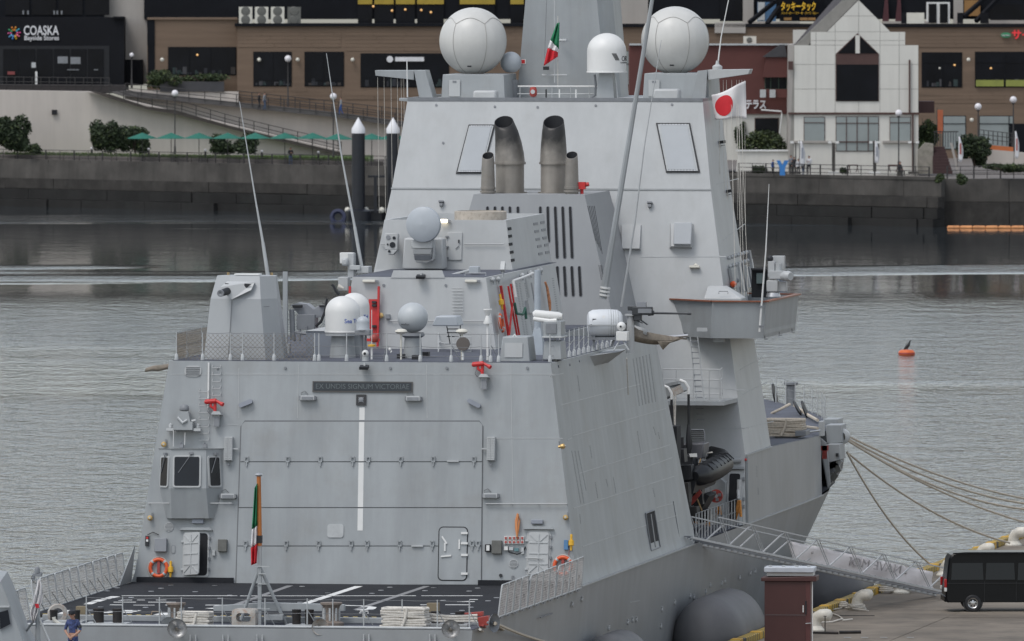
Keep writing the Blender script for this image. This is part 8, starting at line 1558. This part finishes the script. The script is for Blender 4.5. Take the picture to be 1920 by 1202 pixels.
mx = node(nt_, 'ShaderNodeMix', data_type='RGBA'); nt_.links.new(gt.outputs[0], mx.inputs['Factor']); lk2 = bs.inputs['Base Color'].links[0].from_socket; nt_.links.new(lk2, mx.inputs['A']); mx.inputs['B'].default_value = (.07, .06, .035, 1); nt_.links.new(mx.outputs['Result'], bs.inputs['Base Color'])
KY = mat('kerb_yellow', (.56, .32, .02), .55, var=.15, scale=2, dirt=(.2, .13, .05), dirt_amt=.4)
def kseg(t0, t1, m, dz=0):
    k = MB(); c = [pier(t0, .02), pier(t1, .02), pier(t1, .42), pier(t0, .42)]; k.prism([(p.x, p.y) for p in c], PZ - .25, PZ + .25 + dz); return k.build('kerb_block', m, kb, bevel=.03)
t = -60
while t < 200:
    kseg(t, t + 3.3, KS); kseg(t + 3.34, t + 3.95, KY, .03); kseg(t + 3.97, t + 7.2, KS); kseg(t + 7.24, t + 7.9, KY, .03); kseg(t + 7.92, t + 8.5, BLACK, .0); t += 8.54
FEN = mat('fender_rubber', (.115, .115, .12), .6, var=.2, scale=.5, dirt=(.14, .14, .14), dirt_amt=.3)
def fender(px, pytop, rpx, X, length, label, wx=.82):
    p = W(px, pytop + rpx * .98, X=X); r = rpx / ppm(p); k = MB(); prof = [(max(.001, r * math.cos(R(a))), -length / 2 + r + r * math.sin(R(a))) for a in range(-90, 1, 10)] + [(max(.001, r * math.cos(R(a))), length / 2 - r + r * math.sin(R(a))) for a in range(0, 91, 10)]
    M = T(p.x, p.y + length / 2 - r, p.z) @ RX(-90) @ Matrix.Scale(wx, 4, (1, 0, 0)); k.lathe(prof, 36, M=None); root = k.build('pneumatic_fender', FEN, None, M, ang=60); tag(root, label, 'fender', 'large pneumatic fenders'); return root
fender(1330, 1120, 86, 9.25, 9.0, 'big grey pneumatic fender between hull and pier, nearest the maroon cabinet'); fender(1552, 1040, 73, 9.75, 6.0, 'big grey pneumatic fender below the gangway', .97)
k = MB()
fk = fender(1140, 1192, 70, 8.95, 6.0, 'big grey fender only just showing at the bottom edge')
# bent-pipe bollards
BOLW = mat('bollard_white', (.66, .63, .56), .5, var=.12, scale=2.5, dirt=(.35, .31, .24), dirt_amt=.5)
def bollard(px, py, label, s=1.0):
    s *= .84
    p = W(px, py, Z=PZ); root = thing('bollard', label, 'bollard', T(*p), 'white bent bollards on the pier'); ex = (HR * .93 - HF * .3).normalized(); q = [(-.0, 0), (.0, .25), (.02, .42), (.12, .58), (.28, .66), (.5, .67), (.64, .66), (.72, .64)]
    k = MB(); k.tube([p + ex * a * s + HU * b_ * s for a, b_ in q], [r * s for r in (.30, .26, .25, .25, .26, .27, .24, .13)], 16); k.build('horn', BOLW, root, ang=60); k = MB(); k.lathe([(.42 * s, 0), (.42 * s, .06), (.34 * s, .12), (.28 * s, .2)], 20, T(*p)); k.build('base', BOLW, root); return root, p, ex
bollard(1528, 1183, 'white bollard right beside the maroon cabinet', 1.1); _, pb2, _ = bollard(1607, 1143, 'white bollard in front of the gangway foot', 1.05); bollard(1688, 1112, 'white bollard standing under the gangway', 1.1); bollard(1838, 1052, 'white bollard just showing over the van roof', 1.0); bollard(1900, 1023, 'white bollard at the right edge of the pier', 1.05); bollard(1771, 1080, 'white bollard between gangway foot and van', 1.0)
def coil(px, py, r, n, label, m=ROPEW, cone=False):
    p = W(px, py, Z=PZ + .03); k = MB(); pts = []
    for i in range(n * 12): a = i * R(30); rr = r * (1 - .5 * i / (n * 12)) if cone else r * (.95 + .06 * math.sin(i * 1.3)); pts.append(p + Vector((rr * math.cos(a), rr * math.sin(a), .03 + (i / 12) * .055 * (1.4 if cone else 1))))
    k.tube(pts, .035, 5); return tag(k.build('rope_coil', m, None), label, 'rope', 'rope coils on the pier')
coil(1690, 1110, .5, 4, 'rope turns round the bollard under the gangway'); coil(1662, 1111, .32, 5, 'small cone of coiled rope left of the bollard under the gangway', cone=True); coil(1606, 1142, .34, 3, 'pale rope loop at the foot of the bollard before the gangway'); coil(1582, 1140, .22, 3, 'small rope heap left of the bollard before the gangway', cone=True)
def floor_rope(pts, label, r=.03, m=ROPEW): k = MB(); k.tube([W(x, y, Z=PZ + .05) for x, y in pts], r, 5); return tag(k.build('loose_rope', m, None), label, 'rope')
floor_rope([(1555, 1144), (1572, 1141), (1582, 1139), (1600, 1142), (1628, 1145)], 'loose pale rope between the two near bollards'); floor_rope([(1535, 1167), (1560, 1166), (1580, 1160), (1573, 1155), (1560, 1150)], 'loose pale rope hooking back behind the near bollard'); floor_rope([(1580, 1163), (1598, 1161)], 'short rope end lying on the pier'); floor_rope([(1570, 1154), (1640, 1154.5)], 'thin dark cable lying straight across the pier', .015, BLACK)
floor_rope([(1520, 1186), (1572, 1187)], 'flat rusty bar on the pier beside the cabinet', .05, RUSTD); floor_rope([(1574, 1186), (1614, 1185.5)], 'rusty ring plate bar lying right of the cabinet', .07, RUSTD)
k = MB(); a = W(1547, 1187, Z=PZ); k.cyl(a, a + HU * .65, .02, n=6); k.box(a + HU * .65, (.12, .05, .02)); k.build('iron_pin', RUSTD, None); tag(bpy.data.objects['iron_pin'], 'thin rusty iron pin standing beside the maroon cabinet', 'pin')
for i, (x0, x1) in enumerate(((1582, 1596), (1614, 1628), (1650, 1664), (1700, 1714))): k = MB(); a, b_ = W(x0, 1195, Z=PZ + .014), W(x1, 1195.4, Z=PZ + .014); k.poly([a - HF * .3, b_ - HF * .3, b_ + HF * .3, a + HF * .3]); k.build('painted_mark', mat('pale_mark', (.25, .245, .23), .8, var=.2) if 'pale_mark' not in MATS else MATS['pale_mark'], pier_o)
# maroon cabinet with white box on top
MAR = mat('maroon_paint', (.075, .028, .026), .5, var=.06, scale=1.0, streak=.1); MAR2 = mat('maroon_paint_door', (.105, .036, .034), .5, var=.06)
cb0 = W(1478, 1216, Z=PZ); cbM = Matrix.Translation(cb0) @ SHORE @ RZ(-6); cbn = thing('cabinet', 'maroon steel cabinet with a white box on top standing on the pier', 'cabinet', cbM); s_ = ppm(cb0)
wl0 = 88 / s_; hh_ = (1216 - 1090) / s_
k = MB(); k.box((-.12, .55, hh_ / 2), (wl0 * .88, 1.1, hh_)); k.build('body', MAR, cbn, cbM, bevel=.01); k = MB(); k.box((wl0 * .375, .55, hh_ / 2), (.34, 1.08, hh_ * .995)); k.build('door', MAR2, cbn, cbM, bevel=.01)
k = MB(); k.loft([[Vector((-wl0 / 2 - .14, -.08, hh_ + .005)), Vector((wl0 / 2 + .18, -.08, hh_ + .005)), Vector((wl0 / 2 + .18, 1.2, hh_ + .005)), Vector((-wl0 / 2 - .14, 1.2, hh_ + .005))], [Vector((-wl0 / 2 - .14, -.08, hh_ + .14)), Vector((wl0 / 2 + .18, -.08, hh_ + .2)), Vector((wl0 / 2 + .18, 1.2, hh_ + .2)), Vector((-wl0 / 2 - .14, 1.2, hh_ + .14))]]); k.build('roof_slab', MAR, cbn, cbM, bevel=.02)
k = MB(); k.box((.05, .6, hh_ + .27), (1.75, .9, .14)); k.build('white_skid', WHITE, cbn, cbM); k = MB(); k.box((.03, .55, hh_ + .43), (1.9, 1.1, .2)); tp_ = k.build('white_box', mat('box_white', (.52, .55, .60), .5), cbn, cbM, bevel=.03)
for x in (-.7, -.2, .3, .75): k = MB(); k.box((x, .3, hh_ + .56), (.12, .12, .06)); k.build('box_latch', FITL, tp_, cbM)
for z, w, h2, m in ((1.55, .05, .5, BLACK), (1.5, .04, .26, WHITE)): k = MB(); k.box((wl0 * .375 + (.0 if m is BLACK else -.1), -.02 + .01, z), (w, .05, h2)); k.build('handle', m, cbn, cbM)
k = MB(); k.cyl((wl0 / 2 + .02, .05, 0), (wl0 / 2 + .02, .05, hh_), .02, n=6); k.build('white_pipe', WHITE, cbn, cbM); k = MB(); k.bar((wl0 * .37, -.05, .95), (wl0 * .37 + .22, -.05, .97), .03); k.build('bolt', FITL, cbn, cbM)
k = MB(); k.box((-.12, -.02, hh_ * .5), (wl0 * .87, .005, .012)); k.build('panel_joint', GAP, cbn, cbM)
# black van
vb = W(1773, 1147, Z=PZ + .02); vM = Matrix.Translation(vb) @ SHORE @ RZ(3); van = thing('van', 'black high-roofed van parked on the pier at the right edge', 'van', vM)
VP = mat('black_car_paint', (.005, .0055, .007), .3, var=.1, scale=3, spec=.12); vpb = VP.node_tree.nodes['Principled BSDF']; vpb.inputs['Coat Weight'].default_value = .1; vpb.inputs['Coat Roughness'].default_value = .08
prof = [(.08, .36), (.0, .5), (.0, .98), (.03, 1.22), (.13, 2.05), (.22, 2.24), (.40, 2.32), (.8, 2.345), (3.5, 2.34), (4.0, 2.24), (4.25, 2.08), (4.75, 1.36), (5.1, 1.16), (5.34, .98), (5.38, .5), (5.3, .36)]
def tum(z): return .0 if z < 1.15 else .13 * ((z - 1.15) / 1.2) ** 1.3
rings = []
for yy, ins in ((.0, .06), (.05, .0), (1.83, .0), (1.88, .06)):
    g_ = []
    for x, z in prof:
        zz = z - (ins if z > 2.0 else 0) + (ins * .5 if z < .4 else 0); xx = x + (ins if x < 1 else -ins if x > 4.5 else 0); y2 = yy + tum(zz) if yy < .9 else yy - tum(zz); g_.append(Vector((xx, y2, zz)))
    rings.append(g_)
k = MB(); k.loft(rings); body = k.build('body', VP, van, vM, ang=30)
VG = mat('tinted_glass', (.003, .0035, .005), .08, var=.1, spec=.35)
def vwin(x0, x1, z0, z1, name='side_window'):
    k = MB(); k.add([Vector((x0, tum(z0) - .012, z0)), Vector((x1, tum(z0) - .012, z0)), Vector((x1 - .03, tum(z1) - .012, z1)), Vector((x0 + .04, tum(z1) - .012, z1)), Vector((x0, tum(z0) + .03, z0)), Vector((x1, tum(z0) + .03, z0)), Vector((x1 - .03, tum(z1) + .03, z1)), Vector((x0 + .04, tum(z1) + .03, z1))], [(0, 1, 2, 3), (4, 7, 6, 5), (0, 4, 5, 1), (2, 6, 7, 3), (1, 5, 6, 2), (3, 7, 4, 0)]); return k.build(name, VG, van, vM)
vwin(.22, 1.5, 1.26, 1.92); vwin(1.58, 2.75, 1.26, 1.92); vwin(2.85, 3.95, 1.24, 1.92)
for x in (1.54, 2.8, 4.02): k = MB(); k.bar((x, .0 - .008, .42), (x, -.008 + tum(1.2), 1.2), .014); k.build('door_seam', BLACK, van, vM)
k = MB(); k.bar((.02, -.006, 1.12), (4.6, -.006, 1.12), .02); k.build('belt_line', BLACK, van, vM); k = MB(); k.box((2.05, .05, 1.65), (.55, .06, .5)); 
k = MB(); k.bar((.3, .08, 2.30), (3.8, .08, 2.30), .05); k.build('drip_rail', VP, van, vM)
for sy in (-.012, 1.78): k = MB(); k.box((.0, sy + .07, 1.12), (.10, .16, .34)); k.build('tail_lamp', mat('tail_red', (.35, .01, .012), .25) if 'tail_red' not in MATS else MATS['tail_red'], van, vM, bevel=.02); k = MB(); k.box((.0, sy + .07, .87), (.10, .16, .16)); k.build('reverse_lamp', WHITE, van, vM, bevel=.02)
k = MB(); k.box((.04, .94, .5), (.16, 1.8, .24)); k.build('rear_bumper', VP, van, vM, bevel=.04); k = MB(); k.box((4.4, -.12, 1.35), (.12, .2, .26)); k.build('wing_mirror', VP, van, vM, bevel=.03)
for x in (1.08, 4.25):
    k = MB(); k.lathe([(.40, -.01), (.40, .02), (.001, .02)], 24, T(x, 0.035, .36) @ RX(90)); k.build('wheel_arch', BLACK, van, vM)
    for yy, sg in ((-.02, 1), (1.90, -1)):
        wm_ = T(x, yy, .335) @ RX(90 * sg); k = MB(); k.lathe([(.20, -.2), (.30, -.2), (.335, -.16), (.335, -.03), (.30, .01), (.215, .012), (.20, -.02)], 28, wm_); wh = k.build('tyre', BLACK, van, vM); k = MB(); k.lathe([(.21, -.02), (.205, .0), (.16, -.03), (.06, .0), (.001, .005)], 24, wm_); k.build('rim', STEEL, wh, vM)
        for i in range(6): a = R(i * 60); k = MB(); k.cyl(wm_ @ Vector((.115 * math.cos(a), .115 * math.sin(a), -.02)), wm_ @ Vector((.115 * math.cos(a), .115 * math.sin(a), .001)), .032, n=8); k.build('rim_hole', BLACK, wh, vM)
# gangway
GA = Vector(W(1300, 1004, X=8.45)); GB = W(1800, 1114, Z=PZ + .12)
gw_ = thing('gangway', 'long grey truss gangway from the ship boat bay down to the pier', 'gangway', T(*GB)); GX = (GB - GA).normalized(); GN = Vector((-GX.y, GX.x, 0)).normalized()
if GN.dot(HF) < 0: GN = -GN
ALU = mat('gangway_aluminium', (.52, .53, .54), .45, metal=.15, var=.12, scale=4)
def gpt(px, py, off=0): # on the near truss plane
    n = GX.cross(HU); d = ray(px, py); t = (GA - CAM).dot(n) / d.dot(n); return CAM + d * t + GN * off
TN = [(1348, 970), (1408, 985), (1470, 998), (1532, 1013), (1593, 1027), (1655, 1040), (1718, 1053), (1780, 1067)]; BN = [(1366, 1023), (1428, 1037), (1490, 1050), (1553, 1063), (1615, 1076), (1677, 1090), (1742, 1103), (1803, 1117)]
for off in (0, 1.15):
    for a, b_, w in ((TN[0], TN[-1], .055), ((1297, 1008), BN[-1], .10)):
        k = MB(); k.bar(gpt(*a, off), gpt(*b_, off), w, w * .8); k.build('chord', ALU, gw_)
    for i in range(8):
        for dx in (0, 5) if off == 0 else (0,): k = MB(); k.bar(gpt(TN[i][0] + dx, TN[i][1] + dx * .22, off), gpt(BN[i][0] + dx * .6, BN[i][1], off), .028); k.build('upright', ALU, gw_)
        if i < 7: k = MB(); k.bar(gpt(*BN[i], off), gpt(*TN[i + 1], off), .045); k.build('diagonal', ALU, gw_)
n_t = 46
for i in range(n_t): t = i / (n_t - 1); a = gpt(1300 + 498 * t, 1006 + 108 * t, .05); k = MB(); k.bar(a, a + GN * 1.05, .16, .04); k.build('tread', FIT, gw_)
BAN = mat('banner_cloth', (.74, .69, .68), .85, var=.06, scale=1.2); k = MB(); rows = []
for i in range(25):
    t = i / 24; x = 1536 + 262 * t; rows.append([gpt(x - 4 * (1 - s / 6), (1013 + (x - 1532) * .218) + 2 + 40 * s / 6, 1.12 + .05 * math.sin(x * .09 + s) + .03 * math.sin(x * .23)) for s in range(7)])
k.grid(rows); bn = k.build('banner', BAN, gw_); bn.modifiers.new('t', 'SOLIDIFY').thickness = .012
c_ = gpt(1655, 1057, 1.0); gxm = Matrix((-GX, HU, GN)).transposed().to_4x4(); slope_ = Matrix(((1, 0, 0, 0), (0, 1, 0, 0), (0, 0, 1, 0), (0, 0, 0, 1)))
text_obj('NAVE MOROSINI', .5, .015, mat('faded_print', (.46, .43, .43), .85), 'lettering', gw_, Matrix.Translation(c_) @ gxm @ Matrix(((1, 0, 0, 0), (GX.z / max(.1, math.hypot(GX.x, GX.y)) * -1, 1, 0, 0), (0, 0, 1, 0), (0, 0, 0, 1))), width=6.6)
for x, y in ((1570, 1037), (1745, 1075)): k = MB(); k.lathe([(.001, .1), (.07, .1), (.07, -.1), (.001, -.1)], 6, Matrix.Translation(gpt(x, y, 1.13)) @ gxm); k.build('star_print', MATS['faded_print'], gw_)
# ---- mooring ropes to the pier
def moor(a, b_, d, label, r=.045, m=ROPE, grp='mooring ropes'): k = MB(); k.tube(sag(a, b_, d, 20), r, 6); return tag(k.build('mooring_rope', m, None), label, 'rope', grp)
s1 = W(1583, 814, Y=69); s2 = W(1588, 848, Y=69)
moor(s1, W(1985, 945, Z=PZ + .5), .45, 'topmost of the four upper mooring ropes running from the bow to the right'); moor(s1 - HU * .1, W(1985, 951, Z=PZ + .5), .6, 'second of the four upper mooring ropes from the bow'); moor(s1 - HU * .14, W(1990, 958, Z=PZ + .5), .8, 'third of the four upper mooring ropes from the bow'); moor(s1 - HU * .18, W(1965, 990, Z=PZ + .5), .45, 'lowest of the four upper mooring ropes from the bow'); moor(s2, W(1893, 1018, Z=PZ + .35), .5, 'mooring rope from the bow to the bollard at the right edge'); moor(s2, W(1742, 1056, Z=PZ + .3), .45, 'steepest mooring rope from the bow down to the kerb behind the van')
q = Vector((7.9, -21.6, 6.1))
moor(W(928, 1168, Y=-21.6), W(1160, 1212, Z=2.9), .35, 'pale stern rope running from the starboard quarter along the hull', .05); moor(W(928, 1170, Y=-21.6), W(1010, 1215, Z=3.2), .05, 'pale stern rope dropping steeply from the starboard quarter', .05); moor(W(845, 1180, Y=-23.1), W(945, 1225, Z=3.5), .05, 'pale rope leaving the right stern rat guard', .045); moor(W(332, 1179, Y=-23.1), W(470, 1218, Z=4), .1, 'pale rope leaving the left stern rat guard', .045); moor(W(905, 1172, Y=-21.8), W(960, 1215, Z=3.5), .02, 'red rope hanging from the starboard quarter', .05, DRED); moor(W(900, 1180, Y=-22.6), W(950, 1215, Z=3.5), .02, 'white rope beside the red rope at the starboard quarter', .05, ROPEW)
